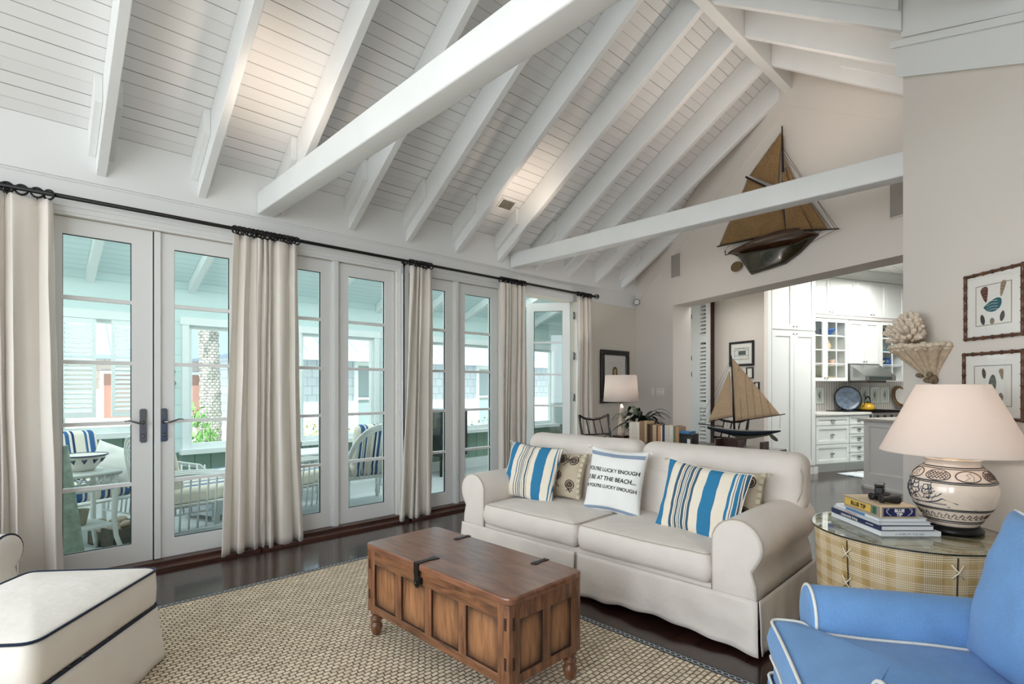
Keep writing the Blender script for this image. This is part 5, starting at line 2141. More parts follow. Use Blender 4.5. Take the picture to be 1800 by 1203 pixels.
bcol = [rgb(222, 212, 196), rgb(216, 206, 190), rgb(226, 218, 204), rgb(146, 114, 88), rgb(188, 160, 126), rgb(58, 44, 36), rgb(110, 78, 56), rgb(196, 172, 140), rgb(96, 66, 48), rgb(204, 150, 106), rgb(226, 222, 212), rgb(44, 62, 84), rgb(214, 204, 190), rgb(224, 216, 204), rgb(120, 124, 96), rgb(182, 146, 112)]
bnam = ['cream', 'ivory', 'off-white', 'tall brown', 'tan', 'near-black', 'dark tan', 'beige', 'chestnut', 'orange-tan', 'white-spined', 'navy-spined', 'wide pale', 'second wide pale', 'olive', 'ochre']
bwid = [.044, .050, .040, .062, .034, .040, .030, .046, .018, .036, .016, .030, .054, .046, .026, .038]
bh = [.215, .215, .212, .235, .235, .205, .205, .200, .198, .195, .198, .205, .205, .203, .2, .195]
x = 1.285
for k in range(16):
    w_ = bwid[k] * 0.985
    o = thing('book', '%s old hardback, %s from the left in the row behind the sofa' % (bnam[k], ORD[k]), 'book', (x + w_ / 2, 5.10, TZ + .0006), R(random.uniform(-1.5, 1.5)), 'hardbacks in a row on the long table')
    mb = plain('book_cloth_%s' % bnam[k].replace(' ', '_'), bcol[k], .8, nscale=30, nstr=.08)
    h, d_ = bh[k], .15
    g = G()
    g.box(-w_ / 2, -w_ / 2 + .003, 0, d_, 0, h)
    g.box(w_ / 2 - .003, w_ / 2, 0, d_, 0, h)
    g.rbox((0, 0.002, h / 2), (w_, .008, h), .004, 2, 2)
    g.build('cover', mb, o)
    G().box(-w_ / 2 + .003, w_ / 2 - .003, .006, d_ - .004, .003, h - .004).build('pages', plain('aged_pages', rgb(206, 192, 164), .9) if k == 0 else bpy.data.materials['aged_pages'], o)
    x += bwid[k]
o = thing('keepsake_box', 'dark leather box with small pale label at the right end of the books', 'box', (x + .075, 5.12, TZ + .0006), R(4))
G().bbox(-.065, .065, -.01, .15, 0, .105, .004).build('body', leather, o)
G().bbox(-.067, .067, -.012, .152, .105, .125, .004).build('lid', leather, o)
G().box(.012, .045, -.0125, -.0095, .02, .075).build('label_card', M['paper'], o)
o = thing('book', 'blue book lying flat on the dark leather box', 'book', (x + .05, 5.12, TZ + .1262), R(-3), 'hardbacks in a row on the long table')
G().bbox(-.055, .055, 0, .13, 0, .026, .002).build('cover', bluec, o)

# ---- driftwood lamp with square-shouldered shade
sl_ = thing('table_lamp', 'small table lamp with driftwood stem and white drum shade, lit', 'lamp', (0.965, 5.40, TZ + .0006))
G().bbox(-.085, .085, -.06, .06, 0, .028, .004).build('base', M['darkwood'], sl_)
drift = plain('bleached_driftwood', rgb(214, 196, 178), .85, nscale=30, nstr=.22, bump=.6)
g = G()
pts = [(0, 0, .028), (.018, .004, .08), (-.012, 0, .15), (.016, -.006, .23), (.004, .004, .30), (.018, 0, .35), (.002, 0, .40)]
g.tube(pts, [.04, .034, .028, .03, .02, .026, .012], 10)
g.tube([(.03, 0, .03), (.045, 0, .09), (.02, 0, .14)], [.016, .013, .008], 7)
g.tube([(-.03, 0, .03), (-.035, .01, .10), (-.01, .01, .17)], [.018, .012, .007], 7)
g.ball((.016, 0, .335), .026, 9, (1, 1, 1.3))
g.build('driftwood_stem', drift, sl_)
g = G()
g.tube([(0, 0, .39), (0, 0, .56)], .006, 6)
for k in range(2):
    g.tube([(-.187 * cos(k * pi / 2), -.187 * sin(k * pi / 2), .735), (.187 * cos(k * pi / 2), .187 * sin(k * pi / 2), .735)], .002, 5)
g.tube([(0, 0, .56), (0.03, 0, .64), (0, 0, .735)], .002, 5)
g.build('fitting', M['brass'], sl_)
G().lathe([(0.208, .435), (0.186, .752)], 48, True, False).build('shade', shade_m.m, sl_, solid=.002)
G().ball((0, 0, .585), .028, 10).build('bulb', bl_m, sl_)
light('lamp_glow', 'POINT', (0.965, 5.40, TZ + .60), 34, (1.0, 0.91, 0.84), 0.035)

# ---- potted plant
random.seed(21)
pl_ = thing('potted_plant', 'dark strap-leaved potted plant behind the small lamp', 'plant', (1.15, 5.53, TZ + .0006))
G().lathe([(.06, 0), (.075, .005), (.095, .13), (.10, .145), (.09, .145), (.085, .12)], 24).build('pot', plain('dark_pot', rgb(52, 42, 38), .6), pl_)
leafm = plain('dark_green_leaf', rgb(26, 38, 24), .65, spec=.2, nscale=20, nstr=.25)
g = G()
for k in range(72):
    a = random.uniform(0, 2 * pi)
    L = random.uniform(.22, .46)
    up = random.uniform(.6, 1.7)
    w_ = random.uniform(.020, .034)
    pts = []
    for i in range(8):
        t = i / 7
        rr = L * (t * .85)
        zz = .12 + L * (up * t - (up * .55 + .35) * t * t)
        pts.append(Vector((rr * cos(a), rr * sin(a), zz)))
    side = Vector((-sin(a), cos(a), 0))
    vs_, fs = [], []
    for i, p in enumerate(pts):
        ww = w_ * (sin(pi * (.12 + .86 * i / 7)) ** .7)
        vs_ += [p - side * ww + Vector((0, 0, .004)), p, p + side * ww + Vector((0, 0, .004))]
    for i in range(7):
        fs += [(3 * i, 3 * i + 1, 3 * i + 4, 3 * i + 3), (3 * i + 1, 3 * i + 2, 3 * i + 5, 3 * i + 4)]
    g.put(vs_, fs, True)
g.build('leaves', leafm, pl_)

# ---- model sailing boat on its stand
Wx = lambda x_, z_: (x_ - 2.5, 0, z_ - TZ)
mb_ = thing('model_boat', 'model sailing boat with tan sails on a wooden stand behind the sofa', 'model boat', (2.5, 5.2, TZ + .0006))
M['sail_l'] = fabric('tan_sailcloth', rgb(196, 168, 136), 70, 0.12, 0.4, 0.4, transl=0.2)
hb = plain('navy_black_hull', rgb(30, 40, 50), .3, coat=.2)
kb = plain('olive_keel', rgb(62, 54, 34), .35)
g = G()


def hullf(u, v):
    # u along bow->stern, v around the section from one rail, under the keel, to the other
    xs = 2.16 + (2.862 - 2.16) * u
    beam_ = .075 * sin(pi * min(1, u * .93 + .035)) ** .75
    deck = .945 - .02 * sin(pi * u) + .018 * u * 0
    depth = .05 * sin(pi * min(1, u * .9 + .08)) ** .7 + .006
    a = pi * v
    return (xs - 2.5, beam_ * cos(a), deck - TZ - depth * sin(a) ** .8)


g.grid(hullf, 32, 14)
g.build('hull', hb, mb_)
g = G().grid(lambda u, v: (2.16 + .702 * u - 2.5, .075 * sin(pi * min(1, u * .93 + .035)) ** .75 * (2 * v - 1) * .99, .944 - .02 * sin(pi * u) - TZ), 30, 4)
g.build('deck', M['darkwood'], mb_)
g = G().prism([(2.27, .895), (2.40, .87), (2.50, .835), (2.60, .85), (2.80, .90), (2.80, .905), (2.27, .905)], lambda a, b, d: (a - 2.5, d, b - TZ), -.008, .008)
g.build('keel', kb, mb_)
g = G().prism([(2.805 + .036 * cos(t) + .011 * sin(t), .872 - .027 * cos(t) + .015 * sin(t)) for t in [2 * pi * i / 16 for i in range(16)]], lambda a, b, d: (a - 2.5, d, b - TZ), -.004, .004)
g.tube([Wx(2.775, .915), Wx(2.79, .885)], .004, 5)
g.build('rudder', kb, mb_)
sail_par = mb_


def sail2(name, A, B, C_, D_, belly):
    def fn(u, v):
        p = (Vector(A) * (1 - u) + Vector(B) * u) * (1 - v) + (Vector(D_) * (1 - u) + Vector(C_) * u) * v
        return (p.x - 2.5, -belly * sin(pi * u) * sin(pi * (v * .9 + .05)) - .006, p.y - TZ)
    return G().grid(fn, 14, 14).build(name, M['sail_l'], mb_, solid=.002)


s1 = sail2('mainsail', (2.445, 1.012), (2.862, 1.092), (2.422, 1.628), (2.415, 1.628), .03)
s2 = sail2('jib', (2.17, 0.998), (2.425, 1.062), (2.392, 1.50), (2.386, 1.50), .025)
g = G()
for k in range(5):
    t = (k + 1) / 6
    a = Vector((2.445, 1.012)).lerp(Vector((2.862, 1.092)), t)
    b = Vector((2.42, 1.62)).lerp(Vector((2.862, 1.092)), t * .9)
    g.tube([(p[0] - 2.5, -.03 * sin(pi * t) * .9 - .012, p[1] - TZ) for p in (a, a.lerp(b, .5), b)], .0012, 4)
g.build('seams', plain('sail_stitching', rgb(110, 84, 60), .9), s1)
g = G()
g.tube([Wx(2.404, 1.655), Wx(2.42, 1.3), Wx(2.434, .93)], [.005, .010, .011], 8)
g.build('mast', spar, mb_)
g = G()
g.tube([Wx(2.44, 1.005), Wx(2.905, 1.097)], .005, 6)
g.build('boom', spar, mb_)
g = G()
g.tube([Wx(2.17, .99), Wx(2.425, 1.058)], .004, 6)
g.build('jib_boom', spar, mb_)
g = G()
g.tube([Wx(2.06, .965), Wx(2.32, .952)], .006, 6)
g.build('bowsprit', spar, mb_)
g = G()
for a, b in (((2.404, 1.63), (2.06, .967)), ((2.404, 1.60), (2.12, .962)), ((2.862, 1.09), (2.858, .962)), ((2.41, 1.5), (2.36, .95)), ((2.41, 1.5), (2.47, .95)), ((2.41, 1.35), (2.49, .95)), ((2.43, 1.1), (2.455, 1.0))):
    g.tube([Wx(*a), Wx(*b)], .0012, 4)
g.build('rigging_rope', spar, mb_)
st = thing('boat_stand', 'red-brown wooden cradle stand holding the model boat', 'stand', (2.5, 5.2, TZ + .0006))
g = G()
for x0, x1 in ((2.275, 2.29), (2.485, 2.50), (2.705, 2.735)):
    g = G()
    g.box(x0 - 2.5, x1 - 2.5, -.07, .07, 0, .095 if x0 < 2.4 or x0 > 2.6 else .088)
    g.build('upright', M['darkwood'], st)
G().box(-.24, .25, -.075, .075, 0, .018).build('base', M['darkwood'], st)
G().box(-.215, -.005, .045, .06, .018, .10).build('back_board', M['darkwood'], st)


# ---- black chairs round the table
def side_chair(label, loc, rz):
    o = thing('side_chair', label, 'chair', loc, rz, 'black chairs at the long table')
    m = M['blackwood']
    G().bbox(-.22, .22, -.21, .21, .43, .46, .008).build('seat', m, o)
    for x in (-.20, .20):
        G().tube([(x, -.19, 0), (x, -.19, .43)], [.013, .017], 8).build('leg', m, o)
        G().tube([(x, .20, 0), (x, .205, .44), (x * 1.02, .235, .72), (x * 1.08, .30, 1.0)], [.013, .017, .017, .015], 8).build('rear_post', m, o)
    g = G()
    g.tube([(-.218, .30, .995), (-.12, .315, .955), (0, .32, .94), (.12, .315, .955), (.218, .30, .995)], .015, 8)
    g.build('crest_rail', m, o)
    g = G()
    g.tube([(-.205, .245, .76), (.205, .245, .76)], .011, 6)
    g.tube([(-.202, .22, .58), (.202, .22, .58)], .011, 6)
    g.build('back_rail', m, o)
    for x in (-.10, 0, .10):
        G().tube([(x, .245, .76), (x, .316, .945)], .008, 6).build('spindle', m, o)
    g = G()
    for sgn in (-1, 1):
        g.tube([(sgn * .2, .22, .58), (0, .235, .67), (sgn * .2, .245, .76)], .008, 6)
    g.build('lattice', m, o)
    G().tube([(-.2, .0, .16), (.2, .0, .16)], .009, 6).build('stretcher', m, o)
    return o


side_chair('black lattice-back chair at the left end of the long table, near the lamp', (0.885, 5.25, 0), R(72))
side_chair('black lattice-back chair behind the tan-sailed model boat', (1.96, 5.80, 0), R(-8))

# ================================================================== KITCHEN
def shaker(g, s, w0, w1, z0, z1, rail=0.06, th=0.022):
    """framed door face in the (w, z) plane, facing +s; s is the face of the carcass"""
    e = 0.003
    a, b, c, d = w0 + e, w1 - e, z0 + e, z1 - e
    g.box(s, s + th, a, a + rail, c, d)
    g.box(s, s + th, b - rail, b, c, d)
    g.box(s, s + th, a + rail, b - rail, c, c + rail)
    g.box(s, s + th, a + rail, b - rail, d - rail, d)
    g.box(s, s + th * .35, a + rail, b - rail, c + rail, d - rail)
    return g


def butterfly(o, s, w, z):
    g = G()
    for dz in (-1, 1):
        g.tube([(s, w, z), (s + .02, w, z), (s + .026, w + .004, z + dz * .014)], .0035, 5)
    g.tube([(s + .02, w - .012, z - .006), (s + .022, w, z), (s + .02, w + .012, z + .006)], .004, 5)
    g.build('knob', M['black'], o)


KL = (KO.x, KO.y, 0)


def kunit(name, label, cat, group=None):
    return thing(name, label, cat, KL, KA, group)


tall = kunit('tall_cabinet', 'tall white pantry cabinet with four panelled doors right of the hall pictures', 'cabinet')
g = G().box(0.46, 1.048, 1.578, 2.57, 0.12, 3.29)
g.box(1.048, 1.066, 1.578, 1.67, 0.12, 3.29)
g.box(0.46, 1.0, 1.60, 2.57, 0.0, 0.12)
g.build('carcass', M['cab'], tall)
g = G().box(1.0, 1.075, 1.578, 2.575, 0.0, 0.105)
g.box(1.06, 1.085, 2.50, 2.60, 0.0, 0.105)
g.build('plinth', M['cab'], tall)
for (w0, w1, kw_) in ((1.67, 2.118, 2.085), (2.118, 2.566, 2.15)):
    d = shaker(G(), 1.048, w0, w1, 0.13, 2.19, 0.075).build('door', M['cab'], tall)
    butterfly(d, 1.07, kw_, 2.15)
    d = shaker(G(), 1.048, w0, w1, 2.215, 3.26, 0.075).build('door', M['cab'], tall)
    butterfly(d, 1.07, kw_, 2.262)


def cup_pull(o, s, w, z):
    g = G()
    g.grid(lambda u, v: (s + .026 * sin(pi * v * .5 + .0), w + .038 * cos(pi * u), z - .008 + .022 * sin(pi * u) * cos(pi * v * .5)), 14, 6)
    g.build('pull', M['chrome'], o, solid=.002)


b1 = kunit('base_cabinet', 'white base cabinet with three wide drawers beside the pantry', 'cabinet', 'kitchen base cabinets')
G().box(0.46, 1.045, 2.575, 3.31, 0.13, 0.895).build('carcass', M['cab'], b1)
G().box(0.46, 1.0, 2.575, 3.31, 0.0, 0.13).build('plinth', M['cab'], b1)
for z0, z1 in ((0.74, 0.885), (0.445, 0.735), (0.14, 0.44)):
    d = shaker(G(), 1.045, 2.58, 3.305, z0, z1, 0.05).build('drawer', M['cab'], b1)
    cup_pull(d, 1.068 if z1 - z0 < .2 else 1.056, 2.942, (z0 + z1) / 2 + (.0))
b2 = kunit('base_cabinet', 'white base cabinet with five narrow drawers half hidden by the island', 'cabinet', 'kitchen base cabinets')
G().box(0.46, 1.045, 3.315, 3.78, 0.13, 0.895).build('carcass', M['cab'], b2)
G().box(0.46, 1.0, 3.315, 3.78, 0.0, 0.13).build('plinth', M['cab'], b2)
for z0, z1 in ((0.74, 0.885), (0.59, 0.735), (0.44, 0.585), (0.29, 0.435), (0.14, 0.285)):
    d = shaker(G(), 1.045, 3.32, 3.775, z0, z1, 0.03).build('drawer', M['cab'], b2)
    cup_pull(d, 1.056, 3.548, (z0 + z1) / 2)
ct = G().bbox(0.455, 1.09, 2.575, 3.80, 0.897, 0.935, .004)
o = ct.build('countertop', M['counter'])
o.location, o.rotation_euler = KL, (0, 0, KA)
tag(o, 'pale stone countertop over the white drawers', 'countertop')

rg = kunit('range', 'stainless gas range with black grates and chrome towel bar', 'range')
G().bbox(0.46, 1.05, 3.805, 4.70, 0.02, 0.90, .004).build('body', M['steel'], rg)
G().bbox(1.05, 1.10, 3.81, 4.695, 0.80, 0.915, .01).build('control_panel', M['steel'], rg)
G().box(0.46, 1.06, 3.81, 4.695, 0.90, 0.925).build('cooktop', M['black'], rg)
g = G()
for k in range(10):
    w = 3.86 + k * .088
    g.box(0.50, 1.03, w - .006, w + .006, .935, .95)
for s in (.52, .70, .85, 1.01):
    g.box(s - .006, s + .006, 3.83, 4.68, .925, .948)
g.build('grates', M['black'], rg)
g = G().tube([(1.13, 3.86, .80), (1.13, 4.64, .80)], .011, 8)
for w in (3.9, 4.6):
    g.tube([(1.05, w, .80), (1.13, w, .80)], .008, 6)
g.build('oven_handle', M['chrome'], rg)
for k in range(5):
    q = G()
    q.T = Matrix.Translation((1.10, 3.92 + k * .165, .865)) @ Matrix.Rotation(R(90), 4, 'Y')
    q.lathe([(.02, 0), (.018, .02), (.001, .022)], 12)
    q.build('knob', M['black'], rg)
G().box(1.05, 1.075, 3.83, 4.675, .16, .76).build('oven_door', M['steel'], rg)

# upper cabinets
S0, S1 = 0.46, 0.78


def glazed(g, s, w0, w1, z0, z1, rail=.055, rows=4):
    e = .003
    a, b, c, d = w0 + e, w1 - e, z0 + e, z1 - e
    t = .022
    g.box(s, s + t, a, a + rail, c, d)
    g.box(s, s + t, b - rail, b, c, d)
    g.box(s, s + t, a + rail, b - rail, c, c + rail)
    g.box(s, s + t, a + rail, b - rail, d - rail, d)
    m = (a + b) / 2
    g.box(s + .003, s + t - .003, m - .008, m + .008, c + rail, d - rail)
    for k in range(1, rows):
        z = c + rail + (d - c - 2 * rail) * k / rows
        g.box(s + .003, s + t - .003, a + rail, b - rail, z - .008, z + .008)
    return g


cup_items = []


def glass_cab(label, w0, w1, doors):
    o = kunit('glass_cabinet', label, 'cabinet', 'glass-fronted upper cabinets')
    g = G()
    z0, z1 = 1.44, 2.47
    g.box(S0, S0 + .015, w0, w1, z0, z1)
    g.box(S0, S1, w0, w0 + .02, z0, z1)
    g.box(S0, S1, w1 - .02, w1, z0, z1)
    g.box(S0, S1, w0, w1, z0, z0 + .02)
    g.box(S0, S1, w0, w1, z1 - .02, z1)
    if len(doors) > 1:
        g.box(S1 - .02, S1, doors[0][1] - .02, doors[0][1] + .02, z0, z1)
    g.build('carcass', M['cab'], o)
    for z in (1.70, 1.95, 2.20):
        G().box(S0 + .02, S1 - .03, w0 + .02, w1 - .02, z - .006, z + .006).build('shelf', M['cab'], o)
    for i, (a, b) in enumerate(doors):
        d = glazed(G(), S1, a, b, z0, z1).build('door', M['cab'], o)
        G().box(S1 + .008, S1 + .011, a + .055, b - .055, z0 + .055, z1 - .055).build('glass', M['clear'], d)
        if len(doors) > 1:
            butterfly(d, S1 + .02, b - .03 if i == 0 else a + .03, z0 + .05)
    return o


glass_cab('white glass-fronted upper cabinet left of the range hood', 2.575, 3.64, [(2.58, 3.11), (3.11, 3.635)])
glass_cab('white glass-fronted upper cabinet right of the range hood', 4.42, 5.06, [(4.425, 5.055)])
hc = kunit('upper_cabinet', 'white two-door cabinet directly above the range hood', 'cabinet', 'solid upper cabinets')
G().box(S0, S1, 3.645, 4.415, 1.73, 2.47).build('carcass', M['cab'], hc)
for a, b, kw_ in ((3.645, 4.03, 4.0), (4.03, 4.415, 4.06)):
    d = shaker(G(), S1, a, b, 1.735, 2.465).build('door', M['cab'], hc)
    butterfly(d, S1 + .02, kw_, 1.775)
tc_ = kunit('upper_cabinet', 'long row of white cupboards along the kitchen ceiling', 'cabinet', 'solid upper cabinets')
G().box(S0, S1, 2.575, 5.06, 2.53, 3.15).build('carcass', M['cab'], tc_)
G().box(S0, S1 + .03, 2.575, 5.06, 2.475, 2.525).build('light_rail', plain('cab_rail', rgb(206, 202, 198), .45), tc_)
ws_ = (2.58, 3.22, 3.83, 4.21, 4.59, 5.055)
for i in range(5):
    d = shaker(G(), S1, ws_[i], ws_[i + 1], 2.535, 3.145).build('door', M['cab'], tc_)
for a in (3.19, 3.25, 4.18, 4.24):
    butterfly(tc_, S1 + .02, a, 2.575)
g = G().prism([(S0, 3.15), (S1 + .03, 3.15), (S1 + .05, 3.20), (S1 + .11, 3.27), (S1 + .12, 3.295), (S0, 3.295)], lambda a, b, d: (a, d, b), 2.575, 5.06)
g.build('crown', M['cab'], tc_)

hd = kunit('range_hood', 'stainless range hood over the cooktop', 'hood')
g = G().prism([(S0, 1.45), (1.08, 1.45), (1.08, 1.53), (0.80, 1.725), (S0, 1.725)], lambda a, b, d: (a, d, b), 3.66, 4.40)
g.build('canopy', M['steel'], hd)
G().box(1.079, 1.084, 3.75, 4.30, 1.462, 1.515).build('front_panel', plain('dark_steel', rgb(96, 112, 112), .25, .8), hd)
G().box(0.70, 1.02, 3.8, 4.25, 1.415, 1.45).build('filter', plain('filter_grey', rgb(110, 104, 98), .5, .4), hd)


def kput(o, s, w, z, rz=0):
    o.location = KM @ Vector((s, w, z))
    o.rotation_euler = (0, 0, KA + rz)
    return o


def crockery(name, prof, mat_, label, cat, s, w, z, handle=None, group='crockery in the glass cabinets', sc=1.0):
    g = G().lathe([(a * sc, b * sc) for a, b in prof], 20)
    if handle:
        r, zc, rr = handle
        g.tube([(0, -(r + rr * sin(t)) * sc, (zc + rr * 1.1 * cos(t)) * sc) for t in [pi * i / 8 for i in range(9)]], .006, 5)
    o = g.build(name, mat_)
    tag(o, label, cat, group)
    return kput(o, s, w, z)


BOWL = [(.04, 0), (.045, .01), (.09, .06), (.115, .10), (.108, .098), (.08, .055), (.03, .012)]
MUG = [(.035, 0), (.04, .005), (.045, .09), (.041, .09), (.037, .01)]
VASE = [(.05, 0), (.06, .01), (.085, .07), (.07, .12), (.05, .14), (.065, .165), (.06, .165), (.046, .14)]
PLATES = [(.06, 0), (.13, .012), (.13, .018), (.06, .012)]
kb_, kcr, kpk = plain('cobalt_bowl', rgb(34, 92, 158), .2), plain('cream_crock', rgb(224, 206, 164), .3), plain('pink_mug', rgb(216, 180, 160), .3)
crockery('bowl', BOWL, kb_, 'cobalt blue bowl on top shelf of the left glass cabinet', 'bowl', .63, 3.38, 2.207, sc=1.1)
crockery('vase', VASE, kcr, 'cream jug on second shelf of the left glass cabinet', 'vase', .62, 3.34, 1.957)
crockery('mug', MUG, kpk, 'left pinkish mug on the third shelf of the left glass cabinet', 'mug', .64, 3.27, 1.707, (.043, .045, .025))
crockery('mug', MUG, kpk, 'right pinkish mug on the third shelf of the left glass cabinet', 'mug', .64, 3.46, 1.707, (.043, .045, .025), sc=1.1)
for k in range(4):
    crockery('plate', PLATES, kcr, 'cream plate in the low stack on the bottom of the left glass cabinet', 'plate', .62, 3.38, 1.461 + k * .0145)
crockery('bowl', BOWL, kb_, 'cobalt bowl on the third shelf of the right glass cabinet', 'bowl', .62, 4.62, 1.752, sc=1.0).location.z += 0
crockery('bowl', BOWL, kcr, 'tan bowl under the cobalt bowl in the right glass cabinet', 'bowl', .62, 4.62, 1.707, sc=1.0)
crockery('jug', VASE, kb_, 'cobalt jug on the third shelf of the right glass cabinet', 'jug', .62, 4.86, 1.707, sc=.95)
for k in range(3):
    crockery('plate', PLATES, plain('aqua_plate', rgb(90, 160, 170), .3) if k == 0 else bpy.data.materials['aqua_plate'], 'aqua plate in the stack on the second shelf of the right glass cabinet', 'plate', .62, 4.74, 1.957 + k * .0145)
crockery('vase', VASE, plain('slate_vase', rgb(70, 100, 120), .3), 'slate blue vase on the top shelf of the right glass cabinet', 'vase', .62, 4.72, 2.207)

# things along the counter
for i, (w0, w1) in enumerate(((3.30, 3.50), (4.40, 4.62), (4.66, 4.88), (4.93, 5.15))):
    o = kunit('tile_picture', ('small white-framed botanical picture on the backsplash left of the blue platter', 'small white-framed botanical picture beside the yellow kettle', 'small white-framed botanical picture, middle of three behind the range', 'small white-framed botanical picture, rightmost behind the range')[i], 'picture', 'framed botanicals on the backsplash')
    z0, z1, s = 1.06, 1.34, .452
    g = G()
    fwid = .032
    g.bbox(s, s + .02, w0, w0 + fwid, z0, z1, .003)
    g.bbox(s, s + .02, w1 - fwid, w1, z0, z1, .003)
    g.bbox(s, s + .02, w0, w1, z0, z0 + fwid, .003)
    g.bbox(s, s + .02, w0, w1, z1 - fwid, z1, .003)
    g.build('frame', M['cab'], o)
    G().box(s, s + .008, w0 + .02, w1 - .02, z0 + .02, z1 - .02).build('print', plain('pale_green_print', rgb(206, 214, 206), .8), o)
    g = G()
    c = (w0 + w1) / 2
    for k in range(3):
        g.tube([(s + .009, c, z0 + .07 + k * .03), (s + .009, c + .02 * (-1) ** k, z0 + .12 + k * .03)], .004, 5)
        g.ball((s + .009, c + .015 * (-1) ** k, z0 + .13 + k * .03), .012, 8, (.2, 1, 1.3))
    g.build('plant_drawing', plain('drawing_green', rgb(90, 104, 90), .9), o)

o = thing('platter', 'round blue enamel platter with dark rim leaning behind the kettle', 'platter', KM @ Vector((.60, 3.90, 1.145)), 0, None, (0, 0, KA + R(-32)))
g = G()
g.T = Matrix.Rotation(R(78), 4, 'Y')
g.lathe([(.001, -.005), (.18, -.002), (.205, .012), (.205, .018), (.18, .006), (.001, .003)], 40)
g.build('dish', plain('blue_enamel', rgb(150, 168, 190), .2, coat=.5, nscale=14, nstr=.3), o)
q = G()
q.T = g.T
q.tube([(.207 * cos(2 * pi * k / 40), .207 * sin(2 * pi * k / 40), .014) for k in range(40)], .008, 6, True)
q.build('rim', M['black'], o)
o = thing('plate_stand', 'dark wire stand holding the blue platter', 'stand', KM @ Vector((.62, 3.90, .9505)), 0, None, (0, 0, KA + R(-32)))
g = G()
for y in (-.09, .09):
    g.tube([(.10, y, .03), (.08, y, 0), (-.06, y, 0), (-.10, y, .20)], .005, 6)
g.tube([(.02, -.09, 0), (.02, .09, 0)], .004, 6)
g.build('wire', M['black'], o)
tr_ = thing('serving_tray', 'black tray on the counter under the blue platter', 'tray', KM @ Vector((.76, 3.585, .9355)), KA)
G().bbox(-.19, .19, -.17, .2, 0, .012, .004).build('tray', M['black'], tr_)
kt = thing('kettle', 'yellow enamel kettle with black handle on the cooktop', 'kettle', KM @ Vector((.83, 4.07, .951)), KA)
G().lathe([(.06, 0), (.098, .004), (.108, .03), (.098, .075), (.066, .112), (.03, .125), (.001, .127)], 28).build('body', plain('yellow_enamel', rgb(212, 168, 46), .2, coat=.5), kt)
g = G().tube([(0, -.08, .06), (0, -.115, .10), (0, -.128, .118)], [.022, .015, .012], 10)
g.build('spout', plain('yellow_enamel_spout', rgb(206, 160, 44), .2, coat=.5), kt)
g = G().lathe([(.035, .122), (.03, .13), (.012, .134), (.012, .15), (.001, .155)], 16)
g.build('lid', M['black'], kt)
g = G().tube([(0, .075 * cos(t) + .0, .105 + .125 * sin(t)) for t in [pi * i / 14 for i in range(15)]], [.005] * 4 + [.011] * 7 + [.005] * 4, 8)
g.build('handle', M['black'], kt)
o = thing('plate', 'white round plate standing in a wicker charger at the far right of the range', 'plate', KM @ Vector((.50, 5.38, 1.17)), 0, None, (0, 0, KA))
g = G()
g.T = Matrix.Rotation(R(80), 4, 'Y')
g.lathe([(.001, .01), (.12, .012), (.145, .025), (.145, .03), (.12, .018), (.001, .016)], 30)
g.build('dish', M['white'], o)
q = G()
q.T = g.T
q.lathe([(.10, -.002), (.20, .0), (.20, .008), (.10, .008)], 30)
q.build('charger', plain('wicker_brown', rgb(120, 96, 66), .8, nscale=60, nstr=.3), o)
o = thing('plate_stand', 'small wire stand under the white plate at right of the range', 'stand', KM @ Vector((.53, 5.38, .936)), KA)
G().tube([(.06, -.07, .04), (.05, -.07, 0), (-.05, -.07, 0), (-.05, .07, 0), (.05, .07, 0), (.06, .07, .04)], .004, 6).build('wire', M['black'], o)
o = kunit('countertop', 'pale stone countertop right of the range', 'countertop')
G().bbox(0.455, 1.09, 4.705, 6.0, 0.897, 0.935, .004).build('slab', M['counter'], o)
o = kunit('base_cabinet', 'white base cabinet right of the range, hidden by the island', 'cabinet', 'kitchen base cabinets')
G().box(0.46, 1.045, 4.705, 6.0, 0.0, 0.895).build('carcass', M['cab'], o)

isl = kunit('kitchen_island', 'grey painted kitchen island seen past the sofa back', 'island')
G().box(2.14, 3.3, 2.19, 4.6, 0.10, 0.885).build('carcass', M['island'], isl)
g = G()
e = 2.17
g.box(2.12, 2.19, e, 2.19, 0.0, .885)
g.box(3.23, 3.3, e, 2.19, 0.0, .885)
g.box(2.19, 3.23, e, 2.19, .82, .885)
g.box(2.19, 3.23, e, 2.19, 0.0, .20)
g.box(2.12, 2.14, 2.19, 4.6, 0.0, .885)
g.build('panel_frame', M['island'], isl)
g = G().prism([(2.10, 0), (2.13, 0), (2.13, .10), (2.118, .11)], lambda a, b, d: (a, d, b), 2.15, 4.6)
g.box(2.10, 3.3, 2.15, 2.172, 0, .03)
g.build('base_moulding', M['island'], isl)
G().bbox(2.08, 3.35, 2.13, 4.65, .887, .928, .006).build('stone_top', M['counter2'], isl)

rn = kunit('kitchen_runner', 'blue and white patterned runner on the kitchen floor', 'rug')
G().box(1.20, 2.02, 2.85, 5.2, .0005, .01).build('weave', bricks('runner_pattern', rgb(226, 230, 228), rgb(120, 150, 178), rgb(206, 214, 214), .12, .10, .012, 'xyz', .9, .2), rn)

